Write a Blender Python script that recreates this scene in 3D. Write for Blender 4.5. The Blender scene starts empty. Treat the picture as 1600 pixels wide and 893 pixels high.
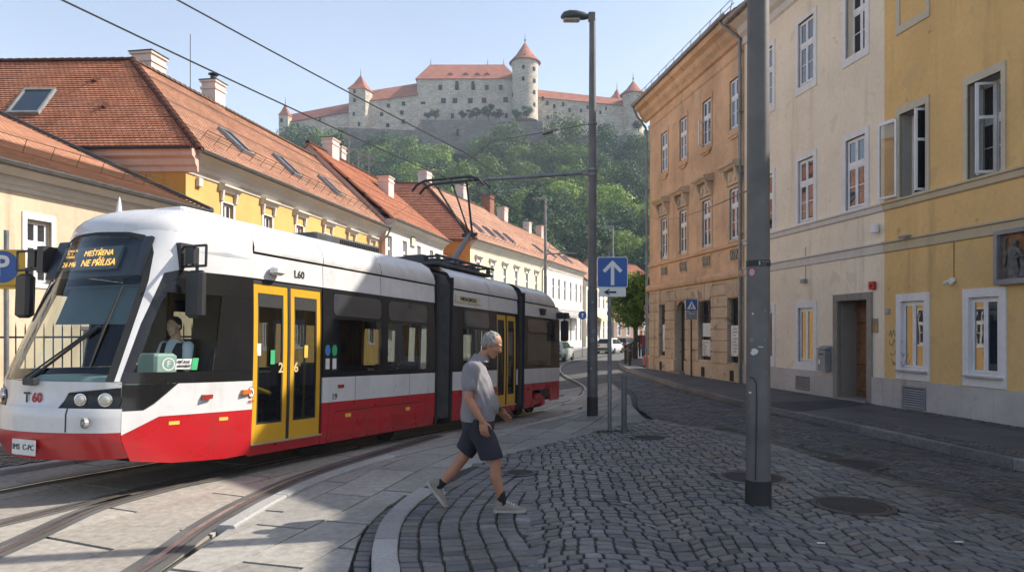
import bpy, bmesh, math, random
from mathutils import Vector, Matrix, noise as mnoise
R = random.Random(7)
C = bpy.context.scene.collection
rad = math.radians
PI = math.pi
F, CX, HY, ZC = 1100.0, 800.0, 515.0, 1.87     # focal length in photo pixels, principal column, horizon row, eye height

def sm(t):
    t = max(0.0, min(1.0, t)); return t*t*(3-2*t)
def gz(x, y):
    "height of the street: it falls gently away along the tram line, stays level along the right houses"
    t = max(0.0, min(1.0, (y-8.5)/11.5))
    d = -0.42*(.5*sm(t)+.5*t)
    w = 1-sm((x-1.2)/4.0)*(1-sm((y-34)/25))
    return d*w

# ------------------------------------------------------------------ mesh builder
class MB:
    def __init__(s, M=None):
        s.v, s.f, s.m, s.uv = [], [], [], {}
        s.M = M; s.mi = 0
    def p(s, co):
        co = Vector(co)
        if s.M is not None: co = s.M @ co
        s.v.append(co); return len(s.v)-1
    def face(s, pts, uv=None):
        i = [s.p(q) for q in pts]
        s.fi(i, uv)
    def fi(s, idx, uv=None):
        if uv: s.uv[len(s.f)] = uv
        s.f.append(idx); s.m.append(s.mi)
    def box(s, a, b):
        (x0,y0,z0),(x1,y1,z1) = a, b
        if x0>x1: x0,x1=x1,x0
        if y0>y1: y0,y1=y1,y0
        if z0>z1: z0,z1=z1,z0
        i=[s.p(c) for c in ((x0,y0,z0),(x1,y0,z0),(x1,y1,z0),(x0,y1,z0),(x0,y0,z1),(x1,y0,z1),(x1,y1,z1),(x0,y1,z1))]
        for q in ((0,3,2,1),(4,5,6,7),(0,1,5,4),(1,2,6,5),(2,3,7,6),(3,0,4,7)): s.fi([i[k] for k in q])
    def bbox(s, a, b, c=.01):
        "box with chamfered vertical and horizontal edges (top and bottom rims inset)"
        (x0,y0,z0),(x1,y1,z1) = a, b
        if x0>x1: x0,x1=x1,x0
        if y0>y1: y0,y1=y1,y0
        if z0>z1: z0,z1=z1,z0
        def ring(k,z):
            return [(x0+k,y0+c*1.0,z) if False else q for q in ((x0+k+c,y0+k,z),(x1-k-c,y0+k,z),(x1-k,y0+k+c,z),(x1-k,y1-k-c,z),(x1-k-c,y1-k,z),(x0+k+c,y1-k,z),(x0+k,y1-k-c,z),(x0+k,y0+k+c,z))]
        s.loft([ring(c,z0),ring(0,z0+c),ring(0,z1-c),ring(c,z1)], closed=True, caps=True)
    def loft(s, rings, closed=True, caps=False, flip=False):
        n=len(rings[0]); ids=[[s.p(q) for q in r] for r in rings]
        for a,b in zip(ids,ids[1:]):
            for k in range(n if closed else n-1):
                q=[a[k],a[(k+1)%n],b[(k+1)%n],b[k]]
                s.fi(q[::-1] if flip else q)
        if caps:
            s.fi(ids[0][::-1] if not flip else ids[0]); s.fi(ids[-1] if not flip else ids[-1][::-1])
    def tube(s, pts, r, n=8, caps=True, sq=None):
        pts=[Vector(p) for p in pts]
        rs = r if isinstance(r,(list,tuple)) else [r]*len(pts)
        rings=[]; ref=None
        for i,p in enumerate(pts):
            d=(pts[min(i+1,len(pts)-1)]-pts[max(i-1,0)]).normalized()
            if ref is None:
                ref = Vector((0,0,1)) if abs(d.z)<.9 else Vector((1,0,0))
            u=(ref-d*ref.dot(d)).normalized(); w=d.cross(u); ref=u
            k = sq or (1,1)
            rings.append([p+(u*math.cos(2*PI*j/n)*k[0]+w*math.sin(2*PI*j/n)*k[1])*rs[i] for j in range(n)])
        s.loft(rings, True, caps)
    def lathe(s, prof, c=(0,0,0), n=24, caps=True, a0=0, a1=2*PI):
        full = abs(a1-a0-2*PI)<1e-6
        k = n if full else n+1
        rings=[[(c[0]+r*math.cos(a0+(a1-a0)*j/n), c[1]+r*math.sin(a0+(a1-a0)*j/n), c[2]+z) for j in range(k)] for r,z in prof]
        s.loft(rings, full, caps and full)
    def prism(s, poly, h0, h1, axis='z'):
        def P(a,b,h): return (a,b,h) if axis=='z' else ((a,h,b) if axis=='y' else (h,a,b))
        A=[s.p(P(a,b,h0)) for a,b in poly]; B=[s.p(P(a,b,h1)) for a,b in poly]
        n=len(poly)
        s.fi(A[::-1]); s.fi(B)
        for k in range(n): s.fi([A[k],A[(k+1)%n],B[(k+1)%n],B[k]])
    def ell(s, c, r, nu=16, nv=10, M=None):
        rings=[]
        for j in range(1,nv):
            t=PI*j/nv
            rings.append([Vector((r[0]*math.sin(t)*math.cos(2*PI*k/nu), r[1]*math.sin(t)*math.sin(2*PI*k/nu), -r[2]*math.cos(t))) for k in range(nu)])
        if M is not None: rings=[[M@q for q in g_] for g_ in rings]
        rings=[[q+Vector(c) for q in g_] for g_ in rings]
        s.loft(rings, True, True)
    def disc(s, c, r, nrm_axis='y', n=20):
        pts=[]
        for k in range(n):
            a=2*PI*k/n; u,w=r*math.cos(a),r*math.sin(a)
            pts.append((c[0]+u,c[1],c[2]+w) if nrm_axis=='y' else ((c[0],c[1]-u,c[2]+w) if nrm_axis=='x' else (c[0]+u,c[1]+w,c[2])))
        s.face(pts)
    def build(s, name, mats, parent=None, smooth=False, recalc=True, angle=35):
        me=bpy.data.meshes.new(name)
        me.from_pydata([tuple(q) for q in s.v], [], s.f)
        if not isinstance(mats,(list,tuple)): mats=[mats]
        for m_ in mats: me.materials.append(m_)
        me.polygons.foreach_set('material_index', s.m)
        if s.uv:
            L=me.uv_layers.new(name='UVMap')
            for fi,uvs in s.uv.items():
                pl=me.polygons[fi]
                for k,li in enumerate(pl.loop_indices): L.data[li].uv=uvs[k]
        if recalc:
            bm=bmesh.new(); bm.from_mesh(me); bmesh.ops.recalc_face_normals(bm, faces=bm.faces); bm.to_mesh(me); bm.free()
        if smooth:
            me.shade_smooth() if hasattr(me,'shade_smooth') else me.polygons.foreach_set('use_smooth',[True]*len(me.polygons))
            try: me.set_sharp_from_angle(angle=rad(angle))
            except Exception: pass
        me.update()
        o=bpy.data.objects.new(name, me); C.objects.link(o)
        if parent is not None: o.parent=parent
        return o

def tag(o, label=None, cat=None, group=None, kind=None):
    if label: o['label']=label
    if cat: o['category']=cat
    if group: o['group']=group
    if kind: o['kind']=kind
    return o
def thing(name, label, cat, loc=(0,0,0), rot=(0,0,0), group=None):
    o=bpy.data.objects.new(name,None); C.objects.link(o)
    o.location=loc; o.rotation_euler=rot; o.empty_display_size=.2
    return tag(o,label,cat,group)
def copy_tree(o, parent=None):
    c=o.copy(); C.objects.link(c)
    if parent is not None: c.parent=parent
    for ch in list(o.children): copy_tree(ch,c)
    return c

# ------------------------------------------------------------------ materials
MATS={}
def nt(name):
    m=bpy.data.materials.new(name); m.use_nodes=True
    t=m.node_tree; b=t.nodes['Principled BSDF']; return m,t,b
def ramp(t, fac, stops):
    r=t.nodes.new('ShaderNodeValToRGB'); e=r.color_ramp.elements
    while len(e)>1: e.remove(e[-1])
    e[0].position=stops[0][0]; e[0].color=(*stops[0][1],1)
    for p,c in stops[1:]:
        q=e.new(p); q.color=(*c,1)
    t.links.new(fac, r.inputs['Fac']); return r.outputs['Color']
def nz(t, scale, detail=4, rough=.55, vec=None, dist=0):
    n=t.nodes.new('ShaderNodeTexNoise'); n.inputs['Scale'].default_value=scale; n.inputs['Detail'].default_value=detail
    n.inputs['Roughness'].default_value=rough; n.inputs['Distortion'].default_value=dist
    if vec is None:
        tc=t.nodes.new('ShaderNodeTexCoord'); vec=tc.outputs['Object']
    t.links.new(vec,n.inputs['Vector']); return n.outputs['Fac']
def stretch(t, sx, sy, sz):
    tc=t.nodes.new('ShaderNodeTexCoord'); mp=t.nodes.new('ShaderNodeMapping')
    mp.inputs['Scale'].default_value=(sx,sy,sz); t.links.new(tc.outputs['Object'],mp.inputs['Vector']); return mp.outputs['Vector']
def mrange(t, v, a, b, lo=0.0, hi=1.0):
    m=t.nodes.new('ShaderNodeMapRange'); m.inputs['From Min'].default_value=lo; m.inputs['From Max'].default_value=hi
    m.inputs['To Min'].default_value=a; m.inputs['To Max'].default_value=b; t.links.new(v,m.inputs['Value']); return m.outputs['Result']
def mul(t, col, val):
    m=t.nodes.new('ShaderNodeMix'); m.data_type='RGBA'; m.blend_type='MULTIPLY'; m.inputs['Factor'].default_value=1
    t.links.new(col,m.inputs['A']); 
    cb=t.nodes.new('ShaderNodeCombineColor')
    for k in ('Red','Green','Blue'): t.links.new(val,cb.inputs[k])
    t.links.new(cb.outputs['Color'],m.inputs['B']); return m.outputs['Result']
def mixc(t, fac, a, b):
    m=t.nodes.new('ShaderNodeMix'); m.data_type='RGBA'; m.clamp_factor=True
    if isinstance(fac,(int,float)): m.inputs['Factor'].default_value=fac
    else: t.links.new(fac,m.inputs['Factor'])
    for k,c in (('A',a),('B',b)):
        if isinstance(c,(tuple,list)): m.inputs[k].default_value=(*c[:3],1)
        else: t.links.new(c,m.inputs[k])
    return m.outputs['Result']
def bump(t, b, h, strength=.2, dist=.01, prev=None):
    n=t.nodes.new('ShaderNodeBump'); n.inputs['Strength'].default_value=strength; n.inputs['Distance'].default_value=dist
    t.links.new(h,n.inputs['Height'])
    if prev is not None: t.links.new(prev,n.inputs['Normal'])
    t.links.new(n.outputs['Normal'],b.inputs['Normal']); return n.outputs['Normal']

def plain(name, col, rough=.6, var=.12, scale=3.0, bmp=.08, bscale=60, metal=0.0, spec=.5, coat=0.0, ior=None):
    m,t,b=nt(name)
    a=nz(t,scale,5); c=mixc(t,1.0,col,col)
    rgb=t.nodes.new('ShaderNodeRGB'); rgb.outputs[0].default_value=(*col,1)
    t.links.new(mul(t,rgb.outputs[0],mrange(t,a,1-var,1+var,.3,.7)), b.inputs['Base Color'])
    b.inputs['Roughness'].default_value=rough; b.inputs['Metallic'].default_value=metal
    b.inputs['Specular IOR Level'].default_value=spec; b.inputs['Coat Weight'].default_value=coat
    if ior: b.inputs['IOR'].default_value=ior
    if bmp: bump(t,b,nz(t,bscale,3),bmp,.01)
    MATS[name]=m; return m
def plaster(name, col, dirt=(.16,.13,.1), amt=.35, var=.13, peel=None, base=None):
    "rendered wall: broad tone drift, vertical rain streaks, fine grain, optional worn patches with a shape of their own"
    m,t,b=nt(name)
    rgb=t.nodes.new('ShaderNodeRGB'); rgb.outputs[0].default_value=(*col,1)
    c=mul(t,rgb.outputs[0],mrange(t,nz(t,.55,6,.6),1-var,1+var,.3,.7))
    c=mul(t,c,mrange(t,nz(t,9,4),.95,1.05,.3,.7))
    st=nz(t,1.0,5,.6,stretch(t,2.2,2.2,.16))
    c=mixc(t,mrange(t,st,0,amt,.56,.8),c,dirt)
    sp=nz(t,3.1,7,.65)
    c=mixc(t,mrange(t,sp,0,amt*1.3,.63,.74),c,dirt)
    if peel:
        pz=nz(t,1.7,8,.62,None,.4)
        c=mixc(t,mrange(t,pz,0,.75,.60,.63),c,peel)
    t.links.new(c,b.inputs['Base Color']); b.inputs['Roughness'].default_value=.9; b.inputs['Specular IOR Level'].default_value=.2
    n1=bump(t,b,nz(t,75,4),.16,.01)
    bump(t,b,nz(t,4,5),.25,.02,n1)
    MATS[name]=m; return m
def islands(name, stops, rough=.75, bscale=55, bmp=.35, var=.2, nscale=18, spec=.4):
    "stones or tiles that differ one from the next"
    m,t,b=nt(name)
    g=t.nodes.new('ShaderNodeNewGeometry')
    c=ramp(t,g.outputs['Random Per Island'],stops)
    c=mul(t,c,mrange(t,nz(t,nscale,5,.65),1-var,1+var,.3,.7))
    c=mul(t,c,mrange(t,nz(t,.5,4,.6),.8,1.2,.3,.7))
    t.links.new(c,b.inputs['Base Color']); b.inputs['Roughness'].default_value=rough; b.inputs['Specular IOR Level'].default_value=spec
    r=mrange(t,nz(t,2.5,4),rough-.15,rough+.12,.3,.7); t.links.new(r,b.inputs['Roughness'])
    bump(t,b,nz(t,bscale,5,.6),bmp,.008)
    MATS[name]=m; return m
def roof_tiles(name, light, dark, w=.19, h=.17):
    m,t,b=nt(name)
    uv=t.nodes.new('ShaderNodeTexCoord').outputs['UV']
    br=t.nodes.new('ShaderNodeTexBrick'); br.offset=.5
    br.inputs['Scale'].default_value=1; br.inputs['Brick Width'].default_value=w; br.inputs['Row Height'].default_value=h
    br.inputs['Mortar Size'].default_value=.014; br.inputs['Mortar Smooth'].default_value=.2
    br.inputs['Color1'].default_value=(*light,1); br.inputs['Color2'].default_value=(*dark,1); br.inputs['Mortar'].default_value=(*[q*.28 for q in dark],1)
    t.links.new(uv,br.inputs['Vector'])
    c=mul(t,br.outputs['Color'],mrange(t,nz(t,.8,6,.65),.78,1.22,.3,.7))
    c=mul(t,c,mrange(t,nz(t,7,4,.6),.86,1.14,.3,.7))
    c=mixc(t,mrange(t,nz(t,1.9,6,.7),0,.45,.6,.78),c,(.10,.085,.06))
    t.links.new(c,b.inputs['Base Color']); b.inputs['Roughness'].default_value=.85; b.inputs['Specular IOR Level'].default_value=.25
    inv=mrange(t,br.outputs['Fac'],1,0)
    n1=bump(t,b,inv,.6,.015)
    bump(t,b,nz(t,45,4),.2,.01,n1)
    MATS[name]=m; return m
def glass_pane(name, col=(.02,.025,.03), ior=2.1, rough=.02):
    m,t,b=nt(name)
    b.inputs['Base Color'].default_value=(*col,1); b.inputs['Roughness'].default_value=rough; b.inputs['IOR'].default_value=ior
    bump(t,b,nz(t,1.3,2),.035,.05)
    MATS[name]=m; return m
def clear_glass(name, tint, ior=1.6, rough=.0, refl=(.9,.95,1)):
    m,t,b=nt(name); o=t.nodes['Material Output']
    tr=t.nodes.new('ShaderNodeBsdfTransparent'); tr.inputs['Color'].default_value=(*tint,1)
    gl=t.nodes.new('ShaderNodeBsdfGlossy'); gl.inputs['Roughness'].default_value=rough; gl.inputs['Color'].default_value=(*refl,1)
    fr=t.nodes.new('ShaderNodeFresnel'); ge=t.nodes.new('ShaderNodeNewGeometry')
    t.links.new(mrange(t,ge.outputs['Backfacing'],ior,1/ior),fr.inputs['IOR'])
    mx=t.nodes.new('ShaderNodeMixShader')
    t.links.new(fr.outputs['Fac'],mx.inputs['Fac']); t.links.new(tr.outputs[0],mx.inputs[1]); t.links.new(gl.outputs[0],mx.inputs[2])
    t.links.new(mx.outputs[0],o.inputs['Surface']); t.nodes.remove(b)
    MATS[name]=m; return m
def emit(name, col, s):
    m,t,b=nt(name); b.inputs['Base Color'].default_value=(*col,1); b.inputs['Emission Color'].default_value=(*col,1); b.inputs['Emission Strength'].default_value=s
    MATS[name]=m; return m
def leaf_mat(name, stops, trans=.35):
    m,t,b=nt(name); o=t.nodes['Material Output']
    g=t.nodes.new('ShaderNodeNewGeometry'); oi=t.nodes.new('ShaderNodeObjectInfo')
    c=ramp(t,g.outputs['Random Per Island'],stops)
    c=mul(t,c,mrange(t,oi.outputs['Random'],.62,1.4))
    c=mul(t,c,mrange(t,nz(t,.35,3),.75,1.25,.3,.7))
    t.links.new(c,b.inputs['Base Color']); b.inputs['Roughness'].default_value=.6; b.inputs['Specular IOR Level'].default_value=.25
    tl=t.nodes.new('ShaderNodeBsdfTranslucent'); t.links.new(c,tl.inputs['Color'])
    mx=t.nodes.new('ShaderNodeMixShader'); mx.inputs['Fac'].default_value=trans*.6
    t.links.new(b.outputs[0],mx.inputs[1]); t.links.new(tl.outputs[0],mx.inputs[2]); t.links.new(mx.outputs[0],o.inputs['Surface'])
    MATS[name]=m; return m

def paint(name,col,rough=.3,coat=.5,dirt=(.20,.17,.14),amt=.5):
    "vehicle paint with road film, faint vertical runs and patches of dust"
    m,t,b=nt(name)
    rgb=t.nodes.new('ShaderNodeRGB'); rgb.outputs[0].default_value=(*col,1)
    c=mul(t,rgb.outputs[0],mrange(t,nz(t,1.1,4),.94,1.05,.3,.7))
    st=nz(t,1.0,6,.65,stretch(t,5,5,.5)); c=mixc(t,mrange(t,st,0,amt*.5,.52,.8),c,dirt)
    tc=t.nodes.new('ShaderNodeTexCoord'); sp=t.nodes.new('ShaderNodeSeparateXYZ'); t.links.new(tc.outputs['Object'],sp.inputs[0])
    lo=mrange(t,nz(t,.9,4),amt*.1,amt*.5,.3,.7); n=nz(t,3.2,6,.7); mt=t.nodes.new('ShaderNodeMath'); mt.operation='MULTIPLY'; t.links.new(lo,mt.inputs[0]); t.links.new(mrange(t,n,0,1,.35,.7),mt.inputs[1])
    c=mixc(t,mt.outputs[0],c,dirt); c=mixc(t,mrange(t,nz(t,26,5,.7),0,amt*.5,.66,.75),c,dirt)
    t.links.new(c,b.inputs['Base Color']); t.links.new(mrange(t,nz(t,2.3,5,.6),rough-.06,rough+.16,.3,.7),b.inputs['Roughness']); b.inputs['Coat Weight'].default_value=coat; b.inputs['Coat Roughness'].default_value=.08
    bump(t,b,nz(t,1.6,2),.02,.05); MATS[name]=m; return m
def text_mesh(name, s, size, mat, parent, M, ext=.002, align='CENTER', bold=0.0):
    cu=bpy.data.curves.new(name,'FONT'); cu.body=s; cu.size=size; cu.extrude=ext; cu.align_x=align; cu.align_y='CENTER'; cu.offset=bold; cu.resolution_u=3
    o=bpy.data.objects.new(name,cu); C.objects.link(o)
    dg=bpy.context.evaluated_depsgraph_get(); dg.update()
    me=bpy.data.meshes.new_from_object(o.evaluated_get(dg)); bpy.data.objects.remove(o)
    me.transform(M); me.materials.clear(); me.materials.append(mat); me.name=name
    for pl in me.polygons: pl.material_index=0
    q=bpy.data.objects.new(name,me); C.objects.link(q)
    if parent is not None: q.parent=parent
    return q
def MT(origin, xdir, ydir):
    x=Vector(xdir).normalized(); y=Vector(ydir); y=(y-x*y.dot(x)).normalized(); z=x.cross(y)
    m=Matrix((x,y,z)).transposed().to_4x4(); m.translation=Vector(origin); return m

# polygon helpers ------------------------------------------------------------
def cut_poly(poly, us, vs, extra=()):
    "a 2-D polygon cut along the given u and v lines; returns lists of 2-D points"
    bm=bmesh.new(); vv=[bm.verts.new((a,b,0)) for a,b in poly]; bm.faces.new(vv)
    def cut(co,no):
        bmesh.ops.bisect_plane(bm, geom=bm.verts[:]+bm.edges[:]+bm.faces[:], plane_co=co, plane_no=no, dist=1e-5)
    for u in us: cut((u,0,0),(1,0,0))
    for v in vs: cut((0,v,0),(0,1,0))
    for co,no in extra: cut((co[0],co[1],0),(no[0],no[1],0))
    out=[[(q.co.x,q.co.y) for q in f.verts] for f in bm.faces]; bm.free(); return out
def frange(a,b,d):
    n=max(1,int(math.ceil((b-a)/d))); return [a+(b-a)*k/n for k in range(1,n)]
def patch(mb, poly, fn, off=0.0, thick=.02, du=.25, dv=.25):
    "a panel that follows a curved surface fn(u,v) with a real thickness"
    us=[q[0] for q in poly]; vs=[q[1] for q in poly]
    cells=cut_poly(poly, frange(min(us),max(us),du), frange(min(vs),max(vs),dv))
    key={}; 
    def vid(u,v,o):
        k=(round(u,4),round(v,4),o)
        if k not in key:
            p=Vector(fn(u,v)); e=.01
            n=(Vector(fn(u+e,v))-Vector(fn(u-e,v))).cross(Vector(fn(u,v+e))-Vector(fn(u,v-e)))
            n=n.normalized() if n.length>1e-9 else Vector((0,-1,0))
            if getattr(fn,'inward',False): n=-n
            key[k]=mb.p(p+n*o)
        return key[k]
    edges={}
    for c in cells:
        mb.fi([vid(u,v,off) for u,v in c])
        n=len(c)
        for k in range(n):
            a=(round(c[k][0],4),round(c[k][1],4)); b=(round(c[(k+1)%n][0],4),round(c[(k+1)%n][1],4))
            kk=tuple(sorted((a,b))); edges[kk]=edges.get(kk,[])+[(a,b)]
    if thick:
        for kk,l in edges.items():
            if len(l)==1:
                a,b=l[0]; mb.fi([vid(*b,off),vid(*a,off),vid(*a,off-thick),vid(*b,off-thick)])
def in_poly(x,y,poly):
    c=False; n=len(poly); j=n-1
    for i in range(n):
        xi,yi=poly[i]; xj,yj=poly[j]
        if (yi>y)!=(yj>y) and x<(xj-xi)*(y-yi)/(yj-yi)+xi: c=not c
        j=i
    return c
def smooth_line(pts, k=3):
    "Catmull-Rom through 2-D points"
    out=[]; n=len(pts)
    for i in range(n-1):
        p0,p1,p2,p3=[Vector(pts[max(0,min(n-1,j))]) for j in (i-1,i,i+1,i+2)]
        for s in range(k):
            t=s/k
            out.append(tuple(.5*((2*p1)+(p2-p0)*t+(2*p0-5*p1+4*p2-p3)*t*t+(3*p1-p0-3*p2+p3)*t**3)))
    out.append(tuple(pts[-1])); return out
def offset_line(pts, d):
    out=[]; n=len(pts)
    for i,p in enumerate(pts):
        a=Vector(pts[max(0,i-1)]); b=Vector(pts[min(n-1,i+1)]); t=(b-a).normalized(); out.append((p[0]+t.y*d,p[1]-t.x*d))
    return out
SKY_S, SUN_S, EXPO, HAZE = .10, 4.1, .95, .00052
SKY_HAZE=(2.5,2.5,2.45)
# ================================================================= camera, light, air
scn=bpy.context.scene
cam_d=bpy.data.cameras.new('camera'); cam=bpy.data.objects.new('camera',cam_d); C.objects.link(cam); scn.camera=cam
cam.location=(0,0,ZC); cam.rotation_euler=(rad(90),0,0)
cam_d.sensor_width=36; cam_d.lens=36*F/1600; cam_d.shift_x=0; cam_d.shift_y=(HY-446.5)/1600; cam_d.clip_start=.1; cam_d.clip_end=3000
SUN_EL, SUN_AZ = 40.0, 78.0      # azimuth measured from +Y towards +X
w=bpy.data.worlds.new('World'); scn.world=w; w.use_nodes=True
wt=w.node_tree; bg=wt.nodes['Background']; sky=wt.nodes.new('ShaderNodeTexSky'); sky.sky_type='NISHITA'; sky.sun_disc=False
sky.sun_elevation=rad(SUN_EL); sky.sun_rotation=rad(SUN_AZ); sky.air_density=1.0; sky.dust_density=2.2; sky.ozone_density=1.5; sky.altitude=150
# pale summer haze low in the sky
tcw=wt.nodes.new('ShaderNodeTexCoord'); sx_=wt.nodes.new('ShaderNodeSeparateXYZ'); wt.links.new(tcw.outputs['Generated'],sx_.inputs[0])
mr=wt.nodes.new('ShaderNodeMapRange'); mr.interpolation_type='SMOOTHSTEP'; mr.inputs['From Min'].default_value=-.05; mr.inputs['From Max'].default_value=.85; mr.inputs['To Min'].default_value=1; mr.inputs['To Max'].default_value=0; wt.links.new(sx_.outputs['Z'],mr.inputs['Value'])
wn=wt.nodes.new('ShaderNodeTexNoise'); wn.inputs['Scale'].default_value=2.2; wn.inputs['Detail'].default_value=4; wt.links.new(tcw.outputs['Generated'],wn.inputs['Vector'])
mm=wt.nodes.new('ShaderNodeMath'); mm.operation='MULTIPLY'; wt.links.new(mr.outputs[0],mm.inputs[0]); 
m2=wt.nodes.new('ShaderNodeMapRange'); m2.inputs['From Min'].default_value=.3; m2.inputs['From Max'].default_value=.7; m2.inputs['To Min'].default_value=.85; m2.inputs['To Max'].default_value=1.15; wt.links.new(wn.outputs['Fac'],m2.inputs['Value']); wt.links.new(m2.outputs[0],mm.inputs[1])
ad=wt.nodes.new('ShaderNodeMix'); ad.data_type='RGBA'; ad.blend_type='ADD'; wt.links.new(mm.outputs[0],ad.inputs['Factor']); wt.links.new(sky.outputs['Color'],ad.inputs['A']); ad.inputs['B'].default_value=(*SKY_HAZE,1)
wt.links.new(ad.outputs['Result'],bg.inputs['Color']); bg.inputs['Strength'].default_value=SKY_S
sl=bpy.data.lights.new('sun','SUN'); sl.energy=SUN_S; sl.angle=rad(.55); sl.color=(1,.93,.82)
so=bpy.data.objects.new('sun',sl); C.objects.link(so)
sd=Vector((math.cos(rad(SUN_EL))*math.sin(rad(SUN_AZ)),math.cos(rad(SUN_EL))*math.cos(rad(SUN_AZ)),math.sin(rad(SUN_EL))))
so.rotation_euler=sd.to_track_quat('Z','Y').to_euler(); so.location=sd*60
vs=scn.view_settings; vs.view_transform='Standard'; vs.look='None'; vs.exposure=EXPO; vs.gamma=1
scn.cycles.use_denoising=True
scn.cycles.max_bounces=8; scn.cycles.transparent_max_bounces=16; scn.cycles.volume_bounces=0; scn.cycles.caustics_reflective=False; scn.cycles.caustics_refractive=False
scn.cycles.sample_clamp_indirect=6

if HAZE:
    hz=MB(); hz.box((-480,-60,-9),(480,560,175))
    hm=bpy.data.materials.new('haze'); hm.use_nodes=True; ht=hm.node_tree; ht.nodes.remove(ht.nodes['Principled BSDF'])
    pv=ht.nodes.new('ShaderNodeVolumePrincipled'); pv.inputs['Color'].default_value=(.72,.84,1,1); pv.inputs['Density'].default_value=HAZE; pv.inputs['Anisotropy'].default_value=.1
    ht.links.new(pv.outputs[0],ht.nodes['Material Output'].inputs['Volume'])
    tag(hz.build('haze',hm),kind='stuff')

# ================================================================= ground
def draped(name, poly, mat, zf, du=1.2, dv=1.2, kind='structure', thick=.0):
    mb=MB(); us=[q[0] for q in poly]; vs_=[q[1] for q in poly]
    for c in cut_poly(poly, frange(min(us),max(us),du), frange(min(vs_),max(vs_),dv)):
        mb.face([(x,y,zf(x,y)) for x,y in c])
    return tag(mb.build(name,mat,recalc=False),kind=kind)
def slabs(name, poly, mat, zf, ang, du, dv, gap=.012, stagger=True, base=None, th=.03):
    "paving slabs cut from the region in courses at an angle, each a raised stone with open joints"
    ca,sa=math.cos(ang),math.sin(ang)
    loc=[(x*ca+y*sa,-x*sa+y*ca) for x,y in poly]
    u0,u1=min(q[0] for q in loc),max(q[0] for q in loc); v0,v1=min(q[1] for q in loc),max(q[1] for q in loc)
    mb=MB(); rr=random.Random(3); v=v0
    courses=cut_poly(loc,[],[v0+dv*k for k in range(1,int((v1-v0)/dv)+1)])
    for c in courses:
        off=rr.random()*du
        cells=cut_poly(c,[u0+off+du*k for k in range(-1,int((u1-u0)/du)+2)],[])
        for q in cells:
            cx=sum(a for a,b in q)/len(q); cy=sum(b for a,b in q)/len(q)
            span=max(max(a for a,b in q)-min(a for a,b in q), .001)
            ins=[]
            for a,b in q:
                d=math.hypot(a-cx,b-cy); k=max(0,1-gap*1.3/max(d,.02)); ins.append((cx+(a-cx)*k,cy+(b-cy)*k))
            dz=rr.uniform(-.003,.003)
            W=[(a*ca-b*sa,a*sa+b*ca) for a,b in ins]
            top=[mb.p((x,y,zf(x,y)+dz)) for x,y in W]; bot=[mb.p((x,y,zf(x,y)-th)) for x,y in W]
            mb.fi(top); n=len(W)
            for k in range(n): mb.fi([bot[k],bot[(k+1)%n],top[(k+1)%n],top[k]])
    return tag(mb.build(name,mat,recalc=False),kind='structure')
def kerb(name, line, width, z0, z1, mat, length=1.0, zf=gz, bev=.015, gap=.006, kind='structure', side=1):
    "kerb stones along a line; the line is the road-side edge"
    mb=MB(); pts=[Vector(q) for q in line]
    L=[0]
    for a,b in zip(pts,pts[1:]): L.append(L[-1]+(b-a).length)
    def at(s):
        s=max(0,min(L[-1],s))
        for i in range(len(L)-1):
            if s<=L[i+1]+1e-9:
                t=(s-L[i])/max(1e-9,L[i+1]-L[i]); p=pts[i].lerp(pts[i+1],t); d=(pts[i+1]-pts[i]).normalized(); return p,Vector((d.y,-d.x))*side
    n=max(1,round(L[-1]/length)); rr=random.Random(5)
    for k in range(n):
        a=L[-1]*k/n+gap; b=L[-1]*(k+1)/n-gap; dz=rr.uniform(-.006,.006); rings=[]
        for j in range(5):
            p,nn=at(a+(b-a)*j/4); h=zf(p.x,p.y)
            def q(o,z): return (p.x+nn.x*o,p.y+nn.y*o,h+z)
            rings.append([q(0,z0),q(0,z1-bev+dz),q(bev,z1+dz),q(width-bev,z1+dz),q(width,z1-bev+dz),q(width,z0)])
        mb.loft(rings,True,True)
    return tag(mb.build(name,mat),kind=kind)
def stones(name, poly, mat, zf, P, ui, vj, joint=.012, hvar=.006, th=.03, seed=1, skip=None, inset=.014, half=True):
    "setts: every stone its own little block with worn rounded top"
    mb=MB(); rr=random.Random(seed)
    for i in range(len(ui)-1):
        o=rr.random()*.06; vv=vj
        for j in range(len(vv)-1):
            a0,a1=ui[i],ui[i+1]; b0,b1=vv[j]+o,vv[j+1]+o
            q=[P(a0,b0),P(a1,b0),P(a1,b1),P(a0,b1)]
            cx=sum(k[0] for k in q)/4; cy=sum(k[1] for k in q)/4
            if not in_poly(cx,cy,poly): continue
            if skip and skip(cx,cy): continue
            jit=[(x+rr.uniform(-.007,.007),y+rr.uniform(-.007,.007)) for x,y in q]
            dz=rr.uniform(-hvar,hvar); tx=rr.uniform(-.03,.03); ty=rr.uniform(-.03,.03)
            def shr(d): 
                out=[]
                for x,y in jit:
                    l=math.hypot(x-cx,y-cy); k=max(0,1-d*1.25/max(l,.01)); out.append((cx+(x-cx)*k,cy+(y-cy)*k))
                return out
            lo=shr(joint); md=shr(joint+.003); hi=shr(joint+inset)
            A=[mb.p((x,y,zf(x,y)-th)) for x,y in lo]
            B=[mb.p((x,y,zf(x,y)-.007+dz)) for x,y in md]
            D=[mb.p((x,y,zf(x,y)+dz+tx*(x-cx)+ty*(y-cy))) for x,y in hi]
            for k in range(4):
                mb.fi([A[k],A[(k+1)%4],B[(k+1)%4],B[k]]); mb.fi([B[k],B[(k+1)%4],D[(k+1)%4],D[k]])
            mb.fi(D)
    return tag(mb.build(name,mat,recalc=False),kind='structure')

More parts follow.
